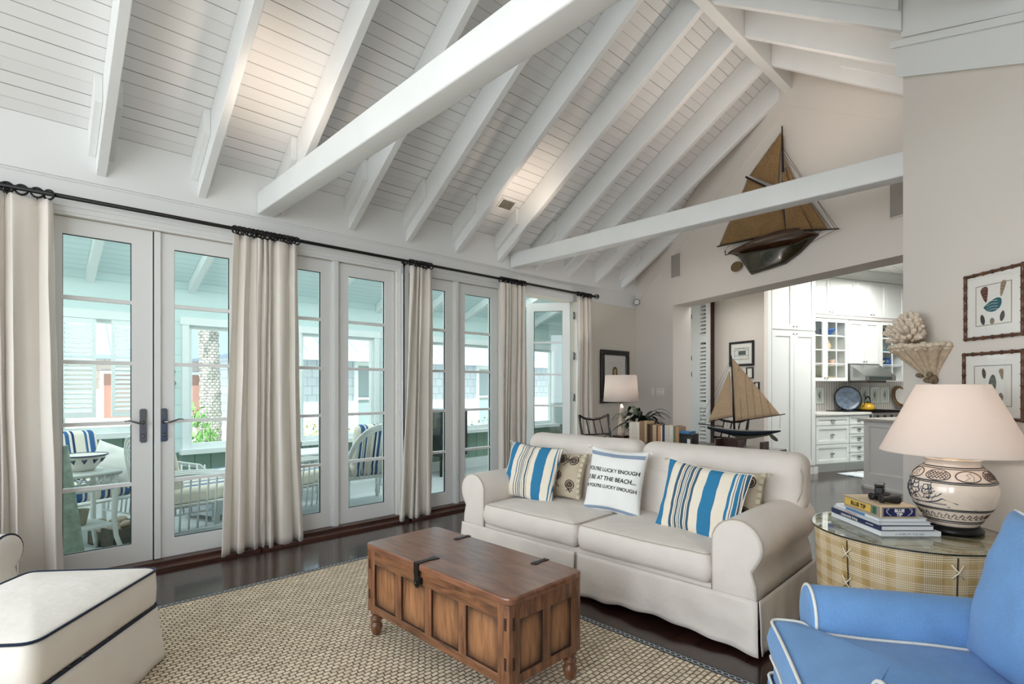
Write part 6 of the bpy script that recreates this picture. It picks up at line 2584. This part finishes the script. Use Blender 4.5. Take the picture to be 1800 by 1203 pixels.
# ================================================================== HALL BEHIND THE OPENING
lv = kunit('louvered_door', 'white louvered folding door in the hall beside the dark post', 'door panel')
g = G()
w0 = 1.30
for a, b in ((-.30, .155),):
    g.box(a, a + .24, w0, w0 + .035, .02, 2.84)
    g.box(b - .07, b, w0, w0 + .035, .02, 2.84)
    for z0, z1 in ((.02, .18), (1.0, 1.10), (2.08, 2.20), (2.74, 2.84)):
        g.box(a + .24, b - .07, w0, w0 + .035, z0, z1)
g.build('frame', M['trim'], lv)
q = G()
for z in [.20 + .062 * i for i in range(42)]:
    if .96 < z < 1.08 or 2.02 < z < 2.18 or z > 2.70:
        continue
    q.put([(-.06, w0 + .002, z), (.085, w0 + .002, z), (.085, w0 + .033, z + .05), (-.06, w0 + .033, z + .05), (-.06, w0 + .006, z), (.085, w0 + .006, z), (.085, w0 + .037, z + .05), (-.06, w0 + .037, z + .05)], [(0, 1, 2, 3), (4, 7, 6, 5), (0, 4, 5, 1), (3, 2, 6, 7)], False)
q.build('louvers', plain('louver_white', rgb(226, 228, 228), .5), lv)
g = G()
for z in (.5, 1.52, 1.80, 2.5):
    g.box(-.265, -.252, w0 - .004, w0 + .002, z, z + .075)
g.build('hinge', M['black'], lv)


def hall_pic(label, s, z, w, h, fw, mw):
    o = thing('framed_picture', label, 'picture', KM @ Vector((s, 1.498, z)), KA, 'framed pictures in the hall')
    a, b, y = picture(o, w, h, fw, .025, M['blackwood'], mw)
    return o, a, b, y


o, a, b, y = hall_pic('black-framed beach drawing in the hall above the model boat', .66, 1.86, .50, .385, .035, .05)
g = G()
f_ = lambda p, q, d: (p, y - d, q)
for x0, x1, z0, z1 in ((-a + .02, a - .02, b - .025, b - .02), (-a + .02, a - .02, -b + .02, -b + .025), (-a + .02, -a + .025, -b + .02, b - .02), (a - .025, a - .02, -b + .02, b - .02), (-a + .03, a - .03, -.035, -.03)):
    g.box(x0, x1, y - .001, y, z0, z1)
g.prism([(-.15, .045), (0, .09), (.14, .05), (.14, .046), (0, .084), (-.15, .040)], f_, 0, .001)
g.build('line_drawing', M['ink'], o)
g = G().box(-.06, .09, y - .0012, y, -.02, .045)
g.build('dark_wash', plain('grey_green_wash', rgb(76, 90, 88), .9), o)
G().box(-.22, .22, -.0135, -.0130, -.165, .165).build('glass', M['clear'], o)
hall_pic('tiny framed picture below the beach drawing, left one', .83, 1.56, .13, .17, .014, .02)
hall_pic('tiny framed picture lowest on the hall wall beside the pantry', .965, 1.36, .09, .12, .012, .012)

# ================================================================== PORCH FURNITURE
CRM, BLU = rgb(240, 234, 220), rgb(56, 104, 160)
M['porchstripe'] = stripes('porch_cushion_stripe', [(0, CRM), (.10, BLU), (.19, CRM), (.22, BLU), (.26, CRM), (.46, BLU), (.52, CRM), (.56, rgb(30, 60, 110)), (.60, CRM), (.76, BLU), (.80, CRM), (.83, BLU), (.92, CRM)], -.26, .26)


def wicker_chair(label, loc, rz, cushion=True):
    o = thing('wicker_chair', label, 'wicker chair', loc, rz, 'white wicker chairs on the porch')
    m = M['wicker']
    # origin at floor; seat front towards -y; back at +y
    back = [(-.30, .30, .40)] + [(.36 * cos(R(180 - 180 * i / 16)), .36 + .10 * sin(R(180 * i / 16)), .52 + .40 * sin(R(180 * i / 16))) for i in range(17)] + [(.30, .30, .40)]
    g = G()
    for dz, dy in ((0, 0), (.028, .012), (-.028, -.01)):
        g.tube([(p[0] * (1 + dz * .8), p[1] + dy, p[2] + dz) for p in back], .013, 6)
    g.build('back_hoop', m, o)
    g = G()
    for i in range(1, 12):
        x = -.33 + .055 * i
        h = .52 + .40 * sqrt(max(0, 1 - (x / .36) ** 2))
        yy = .36 + .10 * (h - .52) / .40
        g.tube([(x, .33, .36), (x, yy, h)], .009, 5)
    g.build('back_slats', m, o)
    for sx in (-1, 1):
        arm = [(sx * .34, .38, .66), (sx * .385, .20, .665), (sx * .40, 0, .65), (sx * .395, -.20, .60), (sx * .37, -.31, .48), (sx * .345, -.345, .30), (sx * .33, -.35, .05)]
        g = G()
        for k in range(3):
            g.tube([(p[0] + sx * .022 * k, p[1], p[2] - .012 * k) for p in arm], .013, 6)
        for k in range(9):
            y = -.24 + .068 * k
            zt__ = .60 + .06 * (k / 8)
            g.tube([(sx * .33, y, .16), (sx * .385, y, zt__)], .008, 5)
        g.tube([(sx * .33, -.33, .16), (sx * .33, .33, .16)], .010, 5)
        g.build('arm', m, o)
        for y in (-.33, .31):
            G().tube([(sx * .33, y, .40), (sx * .345, y * 1.04, 0)], [.02, .022], 8).build('leg', m, o)
    g = G()
    g.tube([(-.33, -.33, .37), (.33, -.33, .37), (.33, .33, .37), (-.33, .33, .37)], .018, 8, True)
    g.box(-.33, .33, -.33, .33, .355, .372)
    g.build('seat_frame', m, o)
    if cushion:
        G().rbox((0, -.01, .44), (.60, .60, .13), .05, 6, 3).build('seat_cushion', M['porchstripe'], o)
        g = G()
        g.T = Matrix.Translation((0, .27, .70)) @ Matrix.Rotation(R(-14), 4, 'X')
        g.rbox((0, 0, 0), (.52, .14, .50), .06, 6, 3)
        g.build('back_cushion', M['porchstripe'], o)
    return o


wicker_chair('white wicker chair with striped cushions behind the porch side table', (-1.38, 0.52, -.01), R(112))
wicker_chair('white wicker chair seen from behind through the second glass door', (-.70, 1.24, -.01), R(188))
wicker_chair('white wicker chair seen through the pair of doors right of the wide curtain', (-0.92, 3.02, -.01), R(268))
wicker_chair('white wicker chair by the green wall, mostly hidden by the wide curtain', (-.88, 2.22, -.01), R(200))
po = thing('throw_pillow', 'plain white pillow on the striped wicker chair on the porch', 'pillow', (-1.17, 0.72, .66), 0, None, (R(-24), R(24), R(85)))
pillow_geo(G(), pillow_surface(.36, .34, .13, .45, 4)).build('cushion', M['cushwhite'], po)
ot = thing('porch_ottoman', 'striped upholstered footstool on the porch near the green wainscot', 'footstool', (-1.50, 1.66, -.01), R(20))
G().rbox((0, 0, .40), (.52, .52, .14), .05, 6, 3).build('cushion', M['porchstripe'], ot)
G().rbox((0, 0, .20), (.50, .50, .28), .01, 4, 2).build('skirt', fabric('blue_white_base', rgb(206, 214, 222), 400, .05), ot)
for x in (-.2, .2):
    for y in (-.2, .2):
        G().tube([(x, y, 0), (x, y, .07)], .018, 8).build('leg', M['wicker'], ot)
# wicker side table with bowl and things on its lower shelf
wt = thing('wicker_table', 'white wicker side table just outside the left door holding a painted bowl', 'table', (-.72, .455, -.01), R(20))
g = G().bbox(-.18, .18, -.18, .18, .665, .69, .01)
g.tube([(-.185, -.185, .668), (.185, -.185, .668), (.185, .185, .668), (-.185, .185, .668)], .016, 8, True)
g.build('top', M['wicker'], wt)
g = G()
for sgn in (-1, 1):
    for k in range(6):
        x = -.15 + .06 * k
        for fx in ((lambda p, q: (p, sgn * .165, q)), (lambda p, q: (sgn * .165, p, q))):
            g.tube([fx(x - .03, .65), fx(x + .0, .60), fx(x + .03, .55)], .006, 5)
            g.tube([fx(x + .03, .65), fx(x + .0, .60), fx(x - .03, .55)], .006, 5)
    g.tube([(-.165, sgn * .165, .545), (.165, sgn * .165, .545)], .01, 6)
    g.tube([(sgn * .165, -.165, .545), (sgn * .165, .165, .545)], .01, 6)
g.build('woven_apron', M['wicker'], wt)
for x in (-1, 1):
    for y in (-1, 1):
        G().tube([(x * .16, y * .16, .665), (x * .155, y * .155, .30), (x * .165, y * .165, .15), (x * .20, y * .20, 0)], [.022, .02, .018, .018], 8).build('leg', M['wicker'], wt)
G().bbox(-.165, .165, -.165, .165, .235, .255, .006).build('shelf', M['wicker'], wt)
bo = thing('bowl', 'white bowl with blue painted rim on the wicker side table', 'bowl', (-.715, .46, .6805))
G().lathe([(.06, 0), (.075, .004), (.11, .05), (.135, .09), (.165, .125), (.158, .125), (.12, .08), (.06, .01)], 32).build('body', M['white'], bo)
g = G().tube([(.165 * cos(2 * pi * k / 32), .165 * sin(2 * pi * k / 32), .125) for k in range(32)], .006, 6, True)
g.build('rim', plain('navy_glaze', rgb(48, 66, 96), .2), bo)
g = G()
for k in range(12):
    a = 2 * pi * k / 12
    for da, zz in ((-.10, .095), (0, .09), (.10, .095)):
        r0, r1 = .142, .121
        g.tube([(r0 * cos(a + da), r0 * sin(a + da), zz + .003), ((r1 + .003) * cos(a), (r1 + .003) * sin(a), .062)], [.006, .002], 5)
g.build('painted_leaves', plain('dark_blue_glaze', rgb(36, 58, 92), .2), bo)
cu_ = thing('pot', 'small olive pot on the lower shelf of the wicker side table', 'pot', (-.73, .43, .2455))
G().lathe([(.05, 0), (.055, .005), (.075, .11), (.08, .12), (.07, .12), (.05, .02)], 20).build('body', plain('olive_pot', rgb(150, 150, 128), .6), cu_)
rk = thing('wooden_crate', 'low weathered wooden crate of shells under the wicker table', 'crate', (-1.00, .74, -.009), R(20))
g = G()
for x0, x1, y0, y1 in ((-.2, .2, -.15, -.135), (-.2, .2, .135, .15), (-.2, -.185, -.15, .15), (.185, .2, -.15, .15)):
    g.box(x0, x1, y0, y1, 0, .16)
g.box(-.2, .2, -.15, .15, 0, .015)
g.build('crate', plain('grey_driftwood', rgb(92, 92, 84), .85, nscale=14, nstr=.3), rk)
random.seed(3)
for k in range(9):
    o = G().ball((0, 0, 0), .05, 10, (1, .8, .62)).build('seashell', coral_m)
    o.location = (-1.02 + random.uniform(-.12, .12), .70 + random.uniform(-.09, .09), .135 + .03 * (k % 2))
    o.rotation_euler = (random.uniform(-.5, .5), random.uniform(-.5, .5), random.uniform(0, 6))
    tag(o, 'pale seashell heaped in the weathered crate on the porch', 'seashell', 'seashells in the crate')
gp = thing('weathered_post', 'weathered green plank leaning just outside the leftmost door', 'post', (-.34, .40, -.009), 0, None, (R(6), R(-4), R(10)))
G().bbox(-.022, .022, -.075, .055, 0.008, .93, .008).build('plank', plain('flaking_green_paint', rgb(164, 184, 170), .8, nscale=18, nstr=.3, bump=.4), gp)
pt = thing('porch_table', 'small white table with dark edge under the porch windows', 'table', (-1.72, 2.62, -.01))
G().bbox(-.3, .3, -.36, .36, .55, .575, .005).build('top', M['porchtrim'], pt)
G().box(-.26, .26, -.32, .32, .50, .55).build('apron', plain('slate_apron', rgb(60, 76, 84), .6), pt)
for x in (-.24, .24):
    for y in (-.3, .3):
        G().tube([(x, y, 0), (x, y, .5)], .02, 8).build('leg', M['porchtrim'], pt)
dc = thing('dark_gloss_item', 'dark glossy shape of unknown kind, built as a legged cabinet on the porch', 'cabinet', (-2.02, 5.02, -.01))  # cabinet invented for an unidentified dark glossy shape
G().bbox(-.22, .22, -.28, .24, .30, 1.02, .008).build('body', plain('dark_green_gloss', rgb(30, 36, 36), .15, coat=.5), dc)
for x in (-.18, .18):
    for y in (-.24, .20):
        G().tube([(x, y, 0), (x, y, .3)], .02, 6).build('leg', M['black'], dc)
g = G().bbox(.218, .228, -.27, -.025, .32, 1.0, .004)
g.build('door', plain('dark_door_gloss', rgb(26, 30, 32), .12, coat=.5), dc)


def shutter(label, y0, y1):
    o = thing('louvered_shutter', label, 'shutter', (PX0 + .03, (y0 + y1) / 2, 0), 0, 'louvered shutters on the porch')
    h = (y1 - y0) / 2
    z0, z1 = 1.03, 2.05
    g = G()
    g.box(0, .03, -h, -h + .03, z0, z1)
    g.box(0, .03, h - .03, h, z0, z1)
    g.box(0, .03, -h + .03, h - .03, z0, z0 + .06)
    g.box(0, .03, -h + .03, h - .03, z1 - .05, z1)
    g.build('frame', M['porchtrim'], o)
    q = G()
    z = z0 + .07
    while z < z1 - .06:
        q.put([(.028, -h + .03, z), (.028, h - .03, z), (.002, h - .03, z + .036), (.002, -h + .03, z + .036), (.031, -h + .03, z + .003), (.031, h - .03, z + .003), (.005, h - .03, z + .039), (.005, -h + .03, z + .039)], [(0, 1, 2, 3), (4, 7, 6, 5), (0, 4, 5, 1), (3, 2, 6, 7)], False)
        z += .047
    q.build('louvers', M['porchtrim'], o)


shutter('white louvered shutter left of the bare patch in the leftmost porch window', .415, .70)
shutter('white louvered shutter right of the bare patch in the leftmost porch window', .83, 1.10)
hk = thing('wall_ornament', 'small silver wire hook ornament on the aqua porch wall', 'ornament', (PX0 + .012, 1.40, 1.42))
G().tube([(0, -.03, .16), (.006, .012, .10), (.006, -.022, .04), (.006, .02, -.03), (.004, .0, -.07)], .006, 6).build('wire', M['chrome'], hk)

# ================================================================== OUTSIDE
struct('ground', G().put([(-40, -30, -.45), (-2.4, -30, -.45), (-2.4, 40, -.45), (-40, 40, -.45)], [(0, 1, 2, 3)]), plain('pale_sandy_ground', rgb(206, 200, 184), .9, nscale=2, nstr=.15))
hs = thing('neighbouring_house', 'pale shingled house with blue metal roof seen through the porch windows', 'house', (-7.2, 3.0, -.44))
shm = bricks('pale_shingles', rgb(206, 214, 224), rgb(196, 206, 218), rgb(160, 172, 188), .22, .20, .008, 'yzx', .8, .4)
g = G().box(-4, 0, .9, 14, 0, 2.55)
g.build('wall', shm, hs)
rfm = axis_lines('blue_metal_roof', rgb(150, 180, 214), rgb(104, 138, 178), 1, .40, .03, vary=False)
g = G().prism([(.45, 2.48), (.45, 2.56), (-2.0, 4.1), (-4.4, 2.56), (-4.4, 2.48)], lambda a, b, d: (a, d, b), .4, 14.4)
g.build('roof', rfm, hs)
g = G().box(.43, .47, .4, 14.4, 2.38, 2.56)
g.build('fascia', M['porchtrim'], hs)
for (y0, y1, z0, z1, mm) in ((3.05, 3.65, .7, 2.3, None), (-.0 + 6.2, 7.1, .7, 2.3, None), (10.0, 11.0, .7, 2.3, None)):
    y0 -= 3.0
    y1 -= 3.0
    if y0 < .9:
        y0, y1 = 1.0, 1.5
    g = G()
    for a, b, c, d in ((y0 - .09, y0, z0 - .09, z1 + .09), (y1, y1 + .09, z0 - .09, z1 + .09), (y0, y1, z1, z1 + .09), (y0, y1, z0 - .09, z0), (y0, y1, (z0 + z1) / 2 - .025, (z0 + z1) / 2 + .025), ((y0 + y1) / 2 - .012, (y0 + y1) / 2 + .012, z0, z1)):
        g.box(0, .05, a, b, c, d)
    w_ = g.build('window', M['porchtrim'], hs)
    G().box(.004, .012, y0, y1, z0, z1).build('pane', plain('window_sheen', rgb(150, 166, 172), .1), w_)
hs2 = thing('neighbouring_house', 'smaller pinkish house with blue roof behind the palm trunk', 'house', (-12.5, 2.2, -.44))
G().box(-3, 0, -3.5, 3.0, 0, 2.6).build('wall', bricks('rosy_shingles', rgb(222, 206, 200), rgb(214, 198, 192), rgb(190, 172, 166), .3, .22, .01, 'yzx', .8), hs2)
G().prism([(.4, 2.5), (.4, 2.6), (-1.5, 4.2), (-3.4, 2.6), (-3.4, 2.5)], lambda a, b, d: (a, d, b), -3.9, 3.4).build('roof', rfm, hs2)
g = G()
for y in (-2.6, -.4, 1.6):
    g = G().box(0, .05, y, y + .8, .9, 2.2)
    w_ = g.build('window', M['porchtrim'], hs2)
    G().box(.05, .06, y + .08, y + .72, .98, 2.12).build('pane', plain('red_shutter_pane', rgb(170, 128, 118), .4) if y < -2 else bpy.data.materials['red_shutter_pane'], w_)

random.seed(8)
pm = thing('palm_tree', 'grey palm trunk standing outside the porch window', 'palm tree', (-5.0, 2.44, -.45))
bark = bricks('palm_bark', rgb(222, 216, 212), rgb(206, 200, 196), rgb(172, 166, 164), .07, .045, .012, 'yzx', .95, .8, .02, 0, 20, .3, msmooth=1.0, warp=.05)
g = G()
pts, rs = [], []
for i in range(60):
    z = i * .08
    pts.append((.012 * sin(z * 2), .02 * sin(z * 1.3), z))
    rs.append(.165 - .008 * z + (.01 if i % 2 else -.006))
g.tube(pts, rs, 20)
g.build('trunk', bark, pm)
g = G()
for k in range(26):
    a = random.uniform(0, 2 * pi)
    L = random.uniform(1.1, 1.7)
    tl = random.uniform(-.2, 1.0)
    P_ = [Vector((L * t * cos(a), L * t * sin(a), 4.6 + L * (tl * t - 1.0 * t * t))) for t in [i / 10 for i in range(11)]]
    side = Vector((-sin(a), cos(a), 0))
    for i in range(1, 10):
        for sgn in (-1, 1):
            b0 = P_[i]
            tip = b0 + side * sgn * .42 * sin(pi * i / 11) + (P_[i + 1] - P_[i]) * 2.0 + Vector((0, 0, -.12))
            w_ = (P_[i + 1] - P_[i]).normalized() * .03
            g.put([b0 - w_, b0 + w_, tip], [(0, 1, 2)], False)
    g.tube(P_, .014, 4)
fr_o = g.build('fronds', plain('palm_frond_green', rgb(120, 150, 92), .6, nscale=6, nstr=.2), pm)


def bush(label, loc, r, n, col_, seed, zs=1.0):
    o = thing('shrub', label, 'shrub', loc, 0, 'shrubs outside the porch')
    o.scale = (1, 1, zs)
    rnd = random.Random(seed)
    g = G()
    for k in range(7):
        g.tube([(0, 0, 0), (rnd.uniform(-.3, .3) * r, rnd.uniform(-.3, .3) * r, r * .6), (rnd.uniform(-.7, .7) * r, rnd.uniform(-.7, .7) * r, r * rnd.uniform(1.0, 1.6))], [.02, .012, .004], 5)
    g.build('stems', plain('twig_brown', rgb(110, 92, 70), .9) if 'twig_brown' not in bpy.data.materials else bpy.data.materials['twig_brown'], o)
    g = G()
    for k in range(n):
        d = Vector((rnd.gauss(0, 1), rnd.gauss(0, 1), rnd.gauss(0, 1))).normalized()
        p = Vector((d.x * r, d.y * r, r * .95 + d.z * r * .95)) * rnd.uniform(.7, 1.02)
        u = Vector((rnd.gauss(0, 1), rnd.gauss(0, 1), rnd.gauss(0, 1))).normalized()
        v = d.cross(u).normalized()
        L, w_ = rnd.uniform(.05, .10), rnd.uniform(.015, .03)
        g.put([p, p + u * L * .5 + v * w_, p + u * L, p + u * L * .5 - v * w_], [(0, 1, 2, 3)], False)
    g.build('leaves', plain('shrub_leaf_%d' % seed, col_, .6, nscale=9, nstr=.25), o)


bush('bright green shrub left of the palm trunk', (-4.5, 1.92, -.45), .50, 1500, rgb(128, 176, 96), 1, 1.75)
bush('yellow-green shrub right of the palm trunk', (-4.9, 3.05, -.45), .36, 900, rgb(190, 196, 120), 2, 1.7)
bush('yellow-flecked shrub before the shingled wall outside the third door', (-4.3, 4.05, -.45), .52, 1000, rgb(196, 200, 130), 3, 1.3)
bush('spiky green shrub outside the porch window beyond the third pair of doors', (-3.6, 7.4, -.45), .62, 1300, rgb(120, 160, 110), 4)
